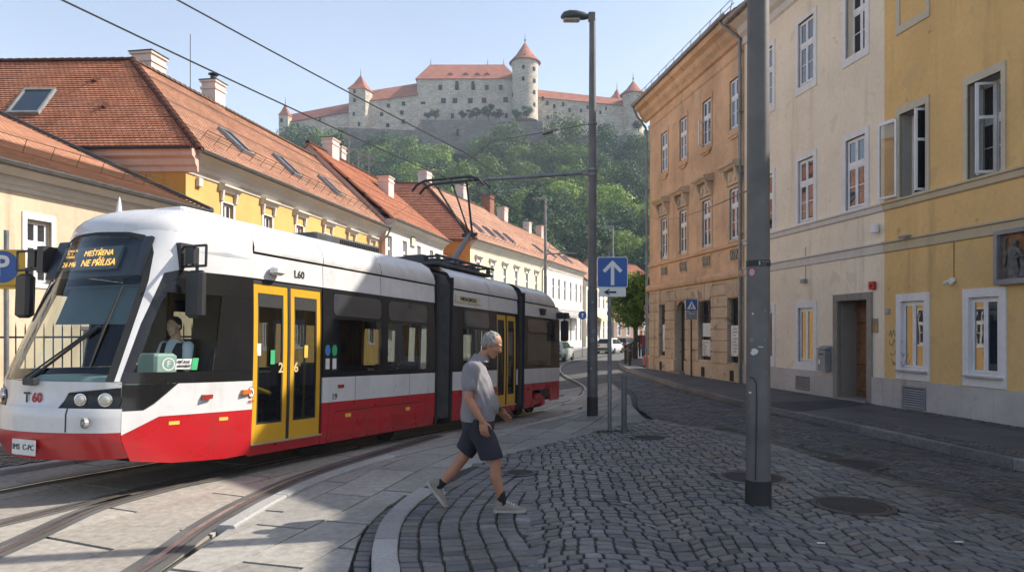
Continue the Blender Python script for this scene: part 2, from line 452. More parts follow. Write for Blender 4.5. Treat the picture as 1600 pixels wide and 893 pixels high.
asph=plain('asphalt_grey',(.10,.098,.095),.85,.3,1.3,.5,90)
earth=plain('earth',(.13,.12,.09),.95,.3,.8,.3,20)
far_cob=islands('worn_setts',[(0,(.04,.04,.042)),(.5,(.07,.069,.069)),(1,(.10,.094,.088))],.5,60,.3)
sett=islands('grey_setts',[(0,(.072,.070,.070)),(.25,(.112,.111,.112)),(.6,(.142,.140,.138)),(.8,(.155,.143,.128)),(.92,(.115,.104,.094)),(1,(.215,.208,.198))],.47,70,.4,.22,22)
gran=islands('pale_granite',[(0,(.27,.265,.255)),(1,(.37,.36,.345))],.7,110,.35,.28,60)
conc=islands('worn_concrete_slabs',[(0,(.265,.24,.205)),(.5,(.325,.295,.255)),(1,(.375,.342,.298))],.8,80,.35,.25,12)
walk_m=islands('walkway_slabs',[(0,(.23,.215,.19)),(.5,(.285,.27,.245)),(1,(.33,.31,.275))],.75,80,.35,.22,14)
steel=plain('rail_steel',(.42,.40,.38),.42,.25,6,.1,80,metal=1)
rust=plain('rusty_rail_side',(.07,.05,.042),.8,.3,8,.4,80)
def joint_mat():
    m,t,b=nt('mossy_joint')
    c=mixc(t,mrange(t,nz(t,.9,6,.65),0,1,.53,.64),(.05,.046,.04),(.045,.07,.02))
    c=mul(t,c,mrange(t,nz(t,14,4),.6,1.3,.3,.7)); t.links.new(c,b.inputs['Base Color']); b.inputs['Roughness'].default_value=.95
    bump(t,b,nz(t,60,4),.8,.02); return m
jm=joint_mat()

gm=MB()
xs=[-480,-300,-180,-100,-60,-35]+[-20+2*k for k in range(0,31)]+[50,80,120,200,300,480]; ys=[-60,-40,-20]+[-8+2*k for k in range(0,60)]+[125,150,200,300,420,560]
ids=[[gm.p((x,y,gz(x,y)-.09-(2.5 if y>118 else 0)*0)) for x in xs] for y in ys]
for a,b in zip(ids,ids[1:]):
    for k in range(len(xs)-1): gm.fi([a[k],a[k+1],b[k+1],b[k]])
tag(gm.build('ground',earth,recalc=False),kind='structure')

KL=smooth_line([(-.75,3.0),(-.9,4.2),(-1.01,5.09),(-1.11,5.56),(-1.2,6.4),(-1.16,7.14),(-1.03,7.79)],4)
KB=smooth_line([(-1.03,7.79),(-.44,9.4),(.87,11.9),(1.63,13.3),(2.2,14.4),(2.87,15.0)],3)
WL=smooth_line([(-2.74,6.53),(-2.6,7.8),(-2.04,9.37),(-.87,11.9),(0,14.0),(1.0,16.4),(1.97,18.5),(2.75,20.0),(3.3,21.6),(3.62,23.2)],4)
IR=smooth_line([(2.87,15.0),(3.05,14.0),(3.48,12.75),(3.8,11.4),(4.1,9.1),(4.34,7.7),(4.6,6.36),(5.0,4.5),(5.3,3.0)],3)
KR=smooth_line([(7.75,3.0),(6.8,9.4),(5.95,15.2),(5.6,17.2),(5.36,20.6),(5.26,25),(5.28,31),(5.35,34),(6.2,41),(8,50),(10.5,62),(15,80),(22,105),(26,118)],3)
LK=smooth_line([(-11,4.0),(-9.4,5.8),(-7.9,7.4),(-6.75,8.9),(-6.1,10.4),(-4.75,13.4),(-3.0,17.3),(-1.6,20.5),(-.9,24),(-1.1,30),(-1.6,38),(-1.0,48),(2.2,62),(7,80),(13,104),(17,118)],3)
def wall_x(y): return 11.06-.15*y

road_poly=LK+list(reversed(KR))
draped('road',road_poly,asph,lambda x,y:gz(x,y)-.035,1.5,1.5)
def zwalk(x,y): return gz(x,y)+.03+.085*sm((y-7)/3)
def zisl(x,y): return gz(x,y)+.12
# concrete slab road carrying the tram tracks
tr_poly=LK[:len(LK)-18]
LKn=[q for q in LK if q[1]<27]
TRr=[(-2.72,3.0),(-2.74,6.5)]+[q for q in WL]+[(3.7,25),(3.75,27)]
tram_poly=[(-13.5,3.0),(-11.5,3.0)]
tram_poly=[(LKn[0][0]-.9,3.0)]+LKn+list(reversed(TRr))
tram_road=slabs('tram_road',tram_poly,conc,lambda x,y:gz(x,y)-.0,rad(66),1.9,.92,.018)
draped('road_bedding',tram_poly,jm,lambda x,y:gz(x,y)-.02,1.5,1.5)
walk_poly=[(-2.62,3.0),(-2.64,6.5)]+offset_line(WL,.17)+[(3.55,23.2),(3.45,20.6),(3.1,18.0),(2.95,16.2)]+list(reversed(KB))+list(reversed(offset_line(KL,-.16)))
slabs('walkway',walk_poly,walk_m,zwalk,rad(74),1.25,.56,.016)
draped('walkway_bedding',walk_poly,jm,lambda x,y:zwalk(x,y)-.02,1.2,1.2)
isl_poly=KL+KB[1:]+IR[1:]
draped('island_bedding',isl_poly,jm,lambda x,y:zisl(x,y)-.017,1.0,1.0)
def XL(y):
    if y<3: y=3
    for (x0,y0),(x1,y1) in zip(KL,KL[1:]):
        if y<=y1: return x0+(x1-x0)*(y-y0)/(y1-y0)
    return -1.03+.30*(y-7.79)
MANH=[(2.86,8.35,.36,'round iron manhole cover behind the thick grey pole','frame'),(3.40,7.02,.34,'ribbed iron manhole cover in the setts, nearest the thick grey pole on its street side','frame'),(4.70,9.75,.40,'worn manhole cover out in the dark cobbled lane','frame'),(.10,8.65,.16,'small iron cover beside the walking man','frame'),(2.35,12.0,.27,'low oval manhole cover near the short bollard','frame')]
def near_manhole(x,y): return any((x-a)**2+(y-b)**2<(r+.06)**2 for a,b,r,_,_ in MANH)
def Pisl(u,v):
    k=max(0,min(1,1-(u-.2)/2.6)); fr=(u/1.28)%1.0
    x=u+XL(v)*(.35+.65*k)+.045*math.sin(v*2.3+u*1.7)*(1-k)+.05*mnoise.noise((u*.9,v*.9,3))
    y=v+.20*(1-(2*fr-1)**2)*sm((u-.5)/.6)+.06*mnoise.noise((u*1.3,v*1.3,0))
    return x,y
ui=[.205]; rr_=random.Random(11)
while ui[-1]<7: ui.append(ui[-1]+rr_.uniform(.118,.145))
vj=[2.6]
while vj[-1]<16: vj.append(vj[-1]+rr_.uniform(.095,.125))
KLi=offset_line(KL,.205)
isl_in=KLi+KB[1:]+IR[1:]
edgeA=lambda x,y: x-XL(min(y,7.79))
stones('island_setts',isl_in,sett,zisl,Pisl,ui,vj,.0075,.005,.05,1,lambda x,y: near_manhole(x,y) or y>9.2 or edgeA(x,y)>1.32+.10*math.sin(y*2.1),.011)
def Prow(a,b_):
    fr=(b_/1.34)%1.0
    return b_+.05*mnoise.noise((a*.9,b_*.9,3)), a+.25*(1-(2*fr-1)**2)+.05*mnoise.noise((a*1.3,b_*1.3,0))+.10*math.sin(b_*.8)
ra=[2.2]
while ra[-1]<16.2: ra.append(ra[-1]+rr_.uniform(.10,.128))
rb=[-1.5]
while rb[-1]<6.2: rb.append(rb[-1]+rr_.uniform(.12,.175))
stones('island_setts',isl_in,sett,zisl,Prow,ra,rb,.008,.006,.05,6,lambda x,y: near_manhole(x,y) or not (y>9.17 or edgeA(x,y)>1.235+.10*math.sin(y*2.1)),.012)
kerb('granite_kerb',KL,.20,-.02,.125,gran,1.05)
# gutter row of dark setts at the foot of the granite kerb
gl=offset_line(KL,-.155)
stones('gutter_setts',[(x-.02,y) for x,y in gl]+list(reversed(KL)),sett,lambda x,y:gz(x,y)+.03,lambda u,v:(XL(v)-.15+u,v),[0,.147],[3+.13*k for k in range(38)],.010,.005,.04,4)
kerb('pale_kerb',WL,.17,-.05,.06,gran,1.2,lambda x,y:zwalk(x,y)-.03)
# border row of longer stones between island and lane
def border(line,width,nm,zf,mat,seed,ln=.24):
    mb_poly=line+list(reversed(offset_line(line,-width)))
    pts=[Vector(q) for q in line]; L=[0]
    for a,b in zip(pts,pts[1:]): L.append(L[-1]+(b-a).length)
    def P(u,v):
        v=max(0,min(L[-1],v))
        for i in range(len(L)-1):
            if v<=L[i+1]+1e-9:
                t=(v-L[i])/max(1e-9,L[i+1]-L[i]); p=pts[i].lerp(pts[i+1],t); d=(pts[i+1]-pts[i]).normalized(); return p.x-d.y*u,p.y+d.x*u
    vv=[k*ln for k in range(int(L[-1]/ln)+1)]
    return stones(nm,mb_poly,mat,zf,P,[0.0,width],vv,.009,.005,.05,seed)
border(IR,.22,'island_edging',lambda x,y:gz(x,y)+.105,sett,8)
# dark cobbled lane between island and right pavement
KRn=[q for q in KR if q[1]<28]
lane_poly=[(5.3,3.0)]+list(reversed(offset_line(IR,-.23)))+[(3.2,18.0),(3.7,20.6),(3.95,23.2),(3.95,28)]+[(KRn[-1][0],28)]+list(reversed(KRn))
def zlane(x,y): 
    d=min(1,max(0,(x-IRx(y))/.9)); return gz(x,y)+.10*(1-sm(d))
def IRx(y):
    for (x0,y0),(x1,y1) in zip(IR,IR[1:]):
        if y1<=y<=y0: return x0+(x1-x0)*(y-y0)/(y1-y0) if abs(y1-y0)>1e-6 else x0
    return 5.3 if y<3 else 2.9
draped('lane_bedding',lane_poly,jm,lambda x,y:zlane(x,y)-.016,.7,1.0)
def Pl(u,v):
    fr=(u/1.1)%1.0
    return u-.15*(v-9)*.9+.03*mnoise.noise((u,v,5)), v+.16*(1-(2*fr-1)**2)+.05*mnoise.noise((u*1.2,v*1.2,9))
ui=[0.5]
while ui[-1]<8.6: ui.append(ui[-1]+rr_.uniform(.10,.135))
vj=[2.4]
while vj[-1]<28: vj.append(vj[-1]+rr_.uniform(.085,.11))
stones('lane_cobbles',lane_poly,far_cob,zlane,Pl,ui,vj,.006,.006,.04,2,near_manhole,.016)

# right pavement
wall_line=[(wall_x(y)+.15,y) for y in (3,10,16,23,30,33.4)]
zr=lambda x,y: gz(x,y)+.12
rp=[q for q in KR if q[1]<34]
rs_poly=rp+[(6.2,34.4)]+list(reversed(wall_line))
pav_r=plain('pavement_asphalt',(.085,.082,.082),.7,.35,1.1,.4,70)
draped('pavement',[(x,y) for x,y in offset_line(KR,.0) if y<118]+[(46,118),(46,34.5)]+list(reversed([(wall_x(y)+.15,y) for y in (3,10,16,23,30,34.5)])),pav_r,zr,1.5,1.5)
kerb('street_kerb',[q for q in KR if q[1]<120],.16,-.1,.13,islands('dark_kerb_stone',[(0,(.14,.13,.125)),(1,(.22,.205,.19))],.75,80,.4,.3,14),1.1,side=1)
def strip(nm,off0,off1,y0,y1,src,seed,mat):
    line=[q for q in src if y0<=q[1]<=y1]; a=offset_line(line,off0); b=offset_line(line,off1)
    pts=[Vector(q) for q in a]; L=[0]
    for p,q in zip(pts,pts[1:]): L.append(L[-1]+(q-p).length)
    def P(u,v):
        v=max(0,min(L[-1],v))
        for i in range(len(L)-1):
            if v<=L[i+1]+1e-9:
                t=(v-L[i])/max(1e-9,L[i+1]-L[i]); p=pts[i].lerp(pts[i+1],t); d=(pts[i+1]-pts[i]).normalized(); return p.x+d.y*u,p.y-d.x*u
    poly=a+list(reversed(b)); wdt=abs(off1-off0)
    us=[k*wdt/max(1,round(wdt/.09)) for k in range(round(wdt/.09)+1)]
    return stones(nm,poly,mat,lambda x,y:zr(x,y)+.014,P,us,[.095*k for k in range(int(L[-1]/.095))],.006,.004,.02,seed,None,.012)
strip('pavement_sett_band',.18,.62,3,14.6,KR,21,far_cob)
wl=[(wall_x(y),y) for y in [3+.6*k for k in range(50)]]
strip('wall_foot_setts',-.42,-.03,5,16.0,wl,22,far_cob)
draped('dark_paving',[(6.05,15.0),(5.75,16.9),(8.45,17.6),(8.6,16.6)],plain('fresh_asphalt',(.04,.04,.043),.8,.25,3,.5,90),lambda x,y:zr(x,y)+.006)
# left pavement in front of the houses and far pavements
cob_l=far_cob
lp=[q for q in LK if q[1]<118]
draped('left_pavement',lp+[(-40,118),(-40,3)],plain('pale_paving',(.23,.215,.195),.85,.3,1.2,.4,50),lambda x,y:gz(x,y)+.05,2,2)
kerb('left_kerb',LK,.15,-.1,.065,gran,1.3,side=-1)
Plc=lambda u,v:(u,v+.04*mnoise.noise((u,v,1)))
stones('left_cobbles',[(-12.5,6),(-9.75,6.2),(-8.1,7.6),(-7.0,9.0),(-6.4,10.5),(-6.9,12.5),(-9.5,12.5),(-12.5,10)],far_cob,lambda x,y:gz(x,y)+.066,Plc,[-12.6+.12*k for k in range(54)],[6+.10*k for k in range(66)],.008,.006,.03,31)

# rails ------------------------------------------------------------
TA=Vector((-3.42,9.0)); TD=Vector((.4035,.915)); TN=Vector((-.915,.4035))
def tpt(s,t): q=TA+TD*s+TN*t; return (q.x,q.y)
def rail(line,zf=gz):
    mb=MB(); line=[Vector(q) for q in line]; n=len(line)
    prof=[(-.035,-.03,1),(-.035,.010,1),(-.03,.013,0),(.025,.013,0),(.028,-.012,1),(.062,-.012,1),(.064,.010,1),(.085,.010,1),(.085,-.03,1)]
    rings=[]
    for i,p in enumerate(line):
        d=(line[min(i+1,n-1)]-line[max(i-1,0)]).normalized(); nn=Vector((d.y,-d.x)); h=zf(p.x,p.y)
        rings.append([(p.x+nn.x*a,p.y+nn.y*a,h+z) for a,z,_ in prof])
    m=len(prof); ids=[[mb.p(q) for q in r] for r in rings]
    for a,b in zip(ids,ids[1:]):
        for k in range(m-1):
            mb.mi=0 if k in (2,) else 1
            mb.fi([a[k],a[k+1],b[k+1],b[k]])
    # narrow dark bedding strip either side
    mb.mi=2; r2=[]
    for i,p in enumerate(line):
        d=(line[min(i+1,n-1)]-line[max(i-1,0)]).normalized(); nn=Vector((d.y,-d.x)); h=zf(p.x,p.y)
        r2.append([(p.x+nn.x*a,p.y+nn.y*a,h+.0045) for a in (-.13,.17)])
    mb.loft(r2,False)
    return tag(mb.build('tram_rail',[steel,rust,asph],recalc=False),kind='structure')
far=[(2.2,23.2),(2.62,25.2),(2.75,27.6),(2.6,32),(2.6,38),(3.4,45),(5.6,54),(9,65),(14,80),(21,104)]
r1=[tpt(s,.53) for s in [-9,-4,0,4,8,11,13]]+far; r1=smooth_line(r1,6)
rail(r1); rail(offset_line(r1,-1.435))
b=smooth_line([(-2.98,3.0),(-2.9,5.44),(-2.95,6.6),(-2.93,7.4),(-2.86,8.0),(-2.72,8.9),(-2.45,10.0),(-2.1,11.3),(-1.75,12.6),(-1.45,13.7)],6)
rail(b); rail(smooth_line([(-4.42,3.0),(-4.36,5.96),(-4.4,7.3),(-4.17,8.15),(-3.98,8.6),(-3.68,9.1),(-3.25,10.2),(-2.6,11.8)],6))
iron=plain('cast_iron',(.07,.06,.055),.6,.3,20,.3,40,metal=.4)
for x,y,r,l,_ in MANH:
    zf=zisl if x<IRx(y) else zlane
    h=zf(x,y)
    o=thing('manhole_cover',l,'manhole cover',(x,y,h))
    mb=MB(); mb.lathe([(r+.05,-.05),(r+.05,.004),(r,.006),(r,-.05)],(0,0,0),32,False); mb.build('rim',iron if abs(x-2.86)>.1 else MATS['worn_setts'],o)
    mb=MB(); mb.lathe([(r-.008,-.04),(r-.008,.003),(.001,.004)],(0,0,0),32,False)
    k=-r*.8
    while k<r*.8:
        wdt=math.sqrt(r*r*.8-k*k); mb.box((-wdt,k,.003),(wdt,k+.014,.009)); k+=.045
    mb.build('cover',iron,o)
# ================================================================= house kit
cream_pl=plaster('cream_plaster',(.80,.675,.52),(.36,.28,.20),.62,.10,(.70,.575,.425))
yellow_pl=plaster('ochre_plaster',(.70,.455,.19),(.30,.19,.09),.65,.12,(.60,.40,.19))
orange_pl=plaster('weathered_orange_plaster',(.62,.40,.245),(.22,.145,.095),.75,.26,(.42,.33,.23))
rust_st=plaster('rusticated_sandstone',(.54,.41,.285),(.10,.08,.06),.75,.28,(.26,.21,.16))
dado_st=plaster('grey_stone_dado',(.46,.42,.385),(.16,.13,.11),.6,.18)
white_fr=plain('white_window_paint',(.74,.72,.715),.5,.1,3,.05,60)
surr_m=plaster('pale_plaster_surround',(.74,.70,.68),(.30,.27,.25),.25,.07)
band_m=plaster('pale_string_course',(.62,.57,.52),(.25,.21,.18),.4,.1)
pane_m=glass_pane('window_glass',(.022,.03,.04),2.3,.015)
pane_d=glass_pane('dark_window_glass',(.012,.013,.016),1.6,.05)
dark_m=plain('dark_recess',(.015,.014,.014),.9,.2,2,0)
zinc=plain('weathered_zinc',(.20,.205,.21),.45,.25,3,.1,40,metal=.6)
wood_d=plain('brown_door_wood',(.22,.10,.042),.45,.35,5,.2,50)
stone_s=plaster('door_stone',(.27,.235,.20),(.09,.07,.06),.6,.22)
grey_pt=plain('grey_metal_paint',(.22,.225,.23),.5,.2,4,.1,60)
black_m=plain('black_metal',(.02,.02,.022),.5,.2,4,.1,60)
paper_m=plain('white_paper',(.68,.67,.64),.8,.1,8,.05,40)
tile_n=roof_tiles('orange_roof_tiles',(.52,.235,.14),(.42,.17,.095))
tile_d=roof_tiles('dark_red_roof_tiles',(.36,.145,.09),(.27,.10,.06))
tile_p=roof_tiles('pale_roof_tiles',(.56,.345,.245),(.47,.255,.17))

def sweepx(mb, prof, x0, x1, caps=True, n=1):
    rings=[[(x0+(x1-x0)*k/n,y,z) for y,z in prof] for k in range(n+1)]
    mb.loft(rings,True,caps)
def wall(mb,x0,x1,z0,z1,holes,y=0.0,depth=.22):
    xs=sorted({x0,x1}|{q for h in holes for q in h[:2] if x0<q<x1}); zs=sorted({z0,z1}|{q for h in holes for q in h[2:] if z0<q<z1})
    for a,b in zip(xs,xs[1:]):
        for c,d in zip(zs,zs[1:]):
            mx,mz=(a+b)/2,(c+d)/2
            if any(h[0]<mx<h[1] and h[2]<mz<h[3] for h in holes): continue
            mb.face([(a,y,c),(b,y,c),(b,y,d),(a,y,d)])
    for a,b,c,d in holes:
        mb.face([(a,y,c),(a,y,d),(a,y+depth,d),(a,y+depth,c)]); mb.face([(b,y,c),(b,y+depth,c),(b,y+depth,d),(b,y,d)])
        mb.face([(a,y,c),(a,y+depth,c),(b,y+depth,c),(b,y,c)]); mb.face([(a,y,d),(b,y,d),(b,y+depth,d),(a,y+depth,d)])
def leafbars(mb,x0,x1,z0,z1,y,w=.05,t=.05,mid=()):
    mb.box((x0,y,z0),(x0+w,y+t,z1)); mb.box((x1-w,y,z0),(x1,y+t,z1)); mb.box((x0+w,y,z0),(x1-w,y+t,z0+w)); mb.box((x0+w,y,z1-w),(x1-w,y+t,z1))
    for z in mid: mb.box((x0+w,y+.008,z-.012),(x1-w,y+t-.008,z+.012))
def window(par,x0,x1,z0,z1,y=.10,transom=.66,glass=None,frame=None,mid=1,leaves=2,surround=None,sur_m=None,sill=False,name='window'):
    "casement window: fixed frame, leaves either side of a post, transom lights, glass set in"
    frame=frame or white_fr; glass=glass or pane_m
    mb=MB(); f=.045
    mb.box((x0,y+.02,z0),(x0+f,y+.10,z1)); mb.box((x1-f,y+.02,z0),(x1,y+.10,z1)); mb.box((x0+f,y+.02,z0),(x1-f,y+.10,z0+f)); mb.box((x0+f,y+.02,z1-f),(x1-f,y+.10,z1))
    zt=z0+(z1-z0)*transom if transom else z1-f
    if transom: mb.box((x0+f,y-.005,zt-.04),(x1-f,y+.095,zt+.04))
    n=leaves
    for k in range(n):
        a=x0+f+(x1-x0-2*f)*k/n+.004; b=x0+f+(x1-x0-2*f)*(k+1)/n-.004
        ms=[z0+f+(zt-z0-f)*(j+1)/(mid+1) for j in range(mid)]
        leafbars(mb,a,b,z0+f+.004,zt-(.044 if transom else .004),y,.045,.05,ms)
        if transom: leafbars(mb,a,b,zt+.044,z1-f-.004,y,.045,.05)
    if sill: mb.box((x0-.06,y-.16,z0-.05),(x1+.06,y+.1,z0-.002))
    o=mb.build(name,frame,par)
    g=MB()
    for k in range(n):
        a=x0+f+(x1-x0-2*f)*k/n+.03; b=x0+f+(x1-x0-2*f)*(k+1)/n-.03
        g.box((a,y+.018,z0+f+.03),(b,y+.026,zt-.05))
        if transom: g.box((a,y+.018,zt+.06),(b,y+.026,z1-f-.03))
    g.build('pane',glass,o)
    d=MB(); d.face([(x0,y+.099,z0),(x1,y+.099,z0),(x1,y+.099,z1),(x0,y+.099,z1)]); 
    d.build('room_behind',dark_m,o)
    if surround:
        sx,sb,st,pr=surround
        s=MB(); 
        s.box((x0-sx,-pr,z0-sb),(x0,0.06,z1+st)); s.box((x1,-pr,z0-sb),(x1+sx,.06,z1+st)); s.box((x0,-pr,z1),(x1,.06,z1+st)); s.box((x0,-pr,z0-sb),(x1,.06,z0))
        s.build('surround',sur_m or surr_m,o)
    return o
def gutter(par,x0,x1,y,z,r=.09,m=None,name='gutter'):
    mb=MB(); n=8
    def ring(x): return [(x,y+r*math.cos(PI+PI*k/n),z+r*math.sin(PI+PI*k/n)) for k in range(n+1)]+[(x,y+(r-.015)*math.cos(PI+PI*k/n),z+(r-.015)*math.sin(PI+PI*k/n)) for k in range(n,-1,-1)]
    mb.loft([ring(x0),ring(x1)],True,True)
    k=x0+.4
    while k<x1: mb.box((k,y-r-.008,z-.02),(k+.025,y+r+.02,z+.012)); k+=.9
    return mb.build(name,m or zinc,par)
def roof_slope(mb, e0,e1,r1,r0, course=.17, lip=.03, thick=.09, wave=False):
    "tiled slope from eave e0-e1 up to ridge r0-r1, laid in courses that overlap like real tile rows"
    e0,e1,r0,r1=[Vector(q) for q in (e0,e1,r0,r1)]
    nrm=(e1-e0).cross(r0-e0)
    if nrm.length<1e-6: nrm=(e1-e0).cross(r1-e0)
    nrm.normalize()
    if nrm.z<0: nrm=-nrm
    H=max((r0-e0).length,(r1-e1).length); L=(e1-e0).length; ud=(e1-e0).normalized(); n=max(2,round(H/course))
    vd=nrm.cross(ud)
    if vd.z<0: vd=-vd
    def uv(p): q=p-e0; return (q.dot(ud),q.dot(vd))
    for k in range(n):
        a,b=k/n,(k+1)/n
        A,B=e0.lerp(r0,a),e1.lerp(r1,a); D,E=e0.lerp(r0,b),e1.lerp(r1,b)
        A2,B2=A+nrm*lip,B+nrm*lip; D2,E2=D,E
        mb.face([A2,B2,E2,D2],[uv(A),uv(B),uv(E),uv(D)])
        mb.face([A,B,B2,A2],[uv(A),uv(B),uv(B),uv(A)])
    dn=nrm*-thick
    mb.face([e0+dn,r0+dn,r1+dn,e1+dn],[uv(e0),uv(r0),uv(r1),uv(e1)])
    for a,b in ((e0,e1),(e1,r1),(r1,r0),(r0,e0)):
        if (a-b).length>1e-4: mb.face([a,b,b+dn,a+dn],[(0,0),(1,0),(1,.1),(0,.1)])
def ridge_caps(par,p,q,mat,r=.13,step=.34,name='ridge_tiles'):
    p,q=Vector(p),Vector(q); L=(q-p).length; n=max(1,round(L/step)); mb=MB(); d=(q-p).normalized(); u=d.cross(Vector((0,0,1))).normalized(); w=u.cross(d)
    for k in range(n):
        rings=[]
        for s,rr in ((0,r*1.12),(1.08,r*.92)):
            c=p.lerp(q,min(1,(k+s)/n)); rings.append([c+u*math.cos(PI*j/6)*rr+w*(math.sin(PI*j/6)*rr-.03) for j in range(7)])
        mb.loft(rings,False)
    return mb.build(name,mat,par)
def chimney(par,x0,x1,y0,y1,z0,z1,mat,cap=None,name='chimney'):
    mb=MB(); mb.box((x0,y0,z0),(x1,y1,z1)); mb.box((x0-.05,y0-.05,z1-.32),(x1+.05,y1+.05,z1-.22)); mb.box((x0-.07,y0-.07,z1),(x1+.07,y1+.07,z1+.09))
    o=mb.build(name,mat,par)
    c=MB(); c.box((x0-.1,y0-.1,z1+.092),(x1+.1,y1+.1,z1+.13)); 
    if cap=='pot':
        xm,ym=(x0+x1)/2,(y0+y1)/2
        c.lathe([(.14,z1+.13),(.14,z1+.4),(.12,z1+.4)],(xm,ym,0),12); c.lathe([(.02,z1+.55),(.24,z1+.5),(.24,z1+.47),(.02,z1+.49)],(xm,ym,0),12); c.box((xm-.015,ym-.13,z1+.38),(xm+.015,ym+.13,z1+.49))
    c.build('chimney_cap',black_m,o); return o

# ================================================================= right hand row (one wall line)
YAW_R=math.atan2(-1,.15)     # local x runs along the wall towards the camera, y into the house
def Dp(px): return 11.06/((px-CX)/F+.15)
def house_r(name,label,cat,Df): return thing(name,label,cat,(wall_x(Df),Df,0),(0,0,YAW_R))
def lx(Df,D): return (Df-D)*1.0112
def zpx(px,y): return ZC+(HY-y)*Dp(px)/F

# ---- weathered orange house
DF=32.0; ho=house_r('orange_house','weathered orange plaster house with rusticated stone ground floor and posters in dark windows','house',DF)
L0=lx(DF,23.06)
upc=[lx(DF,d) for d in (30.15,28.1,25.9,23.68)]
oh=[]
for c in upc: oh+= [(c-.37,c+.37,8.65,10.32),(c-.37,c+.37,4.92,6.64)]
mb=MB(); wall(mb,0,L0,3.62,12.0,oh)
mb.face([(0,0,0),(0,0,12),(0,10,12),(0,10,0)]); mb.face([(L0,10,0),(L0,10,12),(0,10,12),(0,10,0)]); mb.face([(L0,0,3),(L0,0,12),(L0,10,12),(L0,10,3)])
mb.build('wall',orange_pl,ho)
gh=[(lx(DF,30.75),lx(DF,30.05),.76,2.94),(lx(DF,28.95),lx(DF,27.9),0,3.03),(lx(DF,26.62),lx(DF,25.52),.76,2.94),(lx(DF,24.2),lx(DF,23.32),.76,2.94)]
mb=MB(); wall(mb,0,L0,-.6,3.62,gh,.02,.3)
z=.70
while z<3.5:
    z1=min(z+.395,3.6)
    segs=[(0,L0)]
    for a,b,c,d in gh:
        if c<z1-.05 and d>z+.1:
            segs=[s for q in segs for s in (((q[0],min(q[1],a)),(max(q[0],b),q[1])) if q[0]<b and q[1]>a else (q,)) if s[1]-s[0]>.03]
    for a,b in segs: mb.box((a+.004,-.035,z+.016),(b-.004,.019,z1-.016))
    z=z1
for a,b in [(0,gh[1][0]),(gh[1][1],L0)]: mb.box((a,-.07,-.5),(b,.019,.66))
for h in gh:     # fan of voussoirs over each opening
    cx=(h[0]+h[1])/2
    for k in range(-3,4):
        a=k*.13; mb.prism([(cx+a-.055,h[3]+.03),(cx+a+.055,h[3]+.03),(cx+a*1.55+.085,3.5),(cx+a*1.55-.085,3.5)],-.05,.018,'y')
mb.build('ground_floor_stonework',rust_st,ho)
mb=MB()
sweepx(mb,[(-.002,3.58),(-.12,3.62),(-.16,3.72),(-.16,3.80),(-.10,3.86),(-.002,3.90)],-.1,L0+.0)
sweepx(mb,[(-.002,4.66),(-.09,4.69),(-.11,4.78),(-.002,4.82)],-.05,L0)
sweepx(mb,[(-.002,10.95),(-.05,11.0),(-.06,11.12),(-.002,11.15)],-.05,L0)
sweepx(mb,[(-.002,11.38),(-.10,11.42),(-.16,11.55),(-.28,11.68),(-.34,11.85),(-.52,11.95),(-.56,12.08),(-.56,12.18),(-.002,12.2)],-.5,L0-.02)
sweepx(mb,[(-.002,8.25),(-.05,8.28),(-.05,8.36),(-.002,8.39)],0,0.001)
mb.build('cornice',orange_pl,ho)
for c in upc:
    open_=abs(c-upc[2])<.01
    w_=window(ho,c-.37,c+.37,8.65,10.32,.025,.62,surround=(.10,.14,.16,.03),sur_m=orange_pl,glass=pane_d if open_ else pane_m)
    if open_:
        m2=MB(Matrix.Translation((c-.33,.1,0))@Matrix.Rotation(rad(-75),4,'Z')); leafbars(m2,0,.33,8.7,9.62,-.02,.045,.04,[9.16]); m2.build('open_casement',white_fr,w_)
    k=MB(); k.box((c-.42,-.09,8.40),(c+.42,-.002,8.47)); k.prism([(c-.35,8.40),(c+.35,8.40),(c+.22,8.30),(c-.22,8.30)],-.06,-.002,'y'); k.build('sill',orange_pl,w_)
    w_=window(ho,c-.37,c+.37,4.92,6.64,.025,.66,surround=(.11,.08,.10,.035),sur_m=rust_st)
    k=MB(); k.box((c-.40,-.10,6.76),(c+.40,-.002,7.22))
    for s in (-1,1):
        k.prism([(-.002,6.72),(-.10,6.75),(-.13,6.9),(-.24,7.12),(-.26,7.24),(-.002,7.24)],c+s*.44-.07,c+s*.44+.07,'x')
    for s in (-.2,.2): k.ell((c+s,-.11,6.98),(.11,.05,.14),10,6)
    k.prism([(-.002,7.24),(-.26,7.245),(-.30,7.30),(-.38,7.36),(-.40,7.44),(-.002,7.52)],c-.60,c+.60,'x')
    k.build('window_hood',rust_st,w_)
    g=MB(); g.box((c-.36,-.03,4.16),(c+.36,-.002,4.64)); 
    gg=g.build('vent_surround',rust_st,ho)
    g=MB(); g.box((c-.30,-.037,4.22),(c+.30,-.031,4.58)); g.build('vent_opening',dark_m,gg)
    g=MB()
    for q in range(5): g.tube([(c-.26+.13*q,-.05,4.22),(c-.26+.13*q+.03,-.06,4.34),(c-.26+.13*q-.03,-.06,4.46),(c-.26+.13*q,-.05,4.58)],.022,6)
    g.build('vent_bars',rust_st,gg)
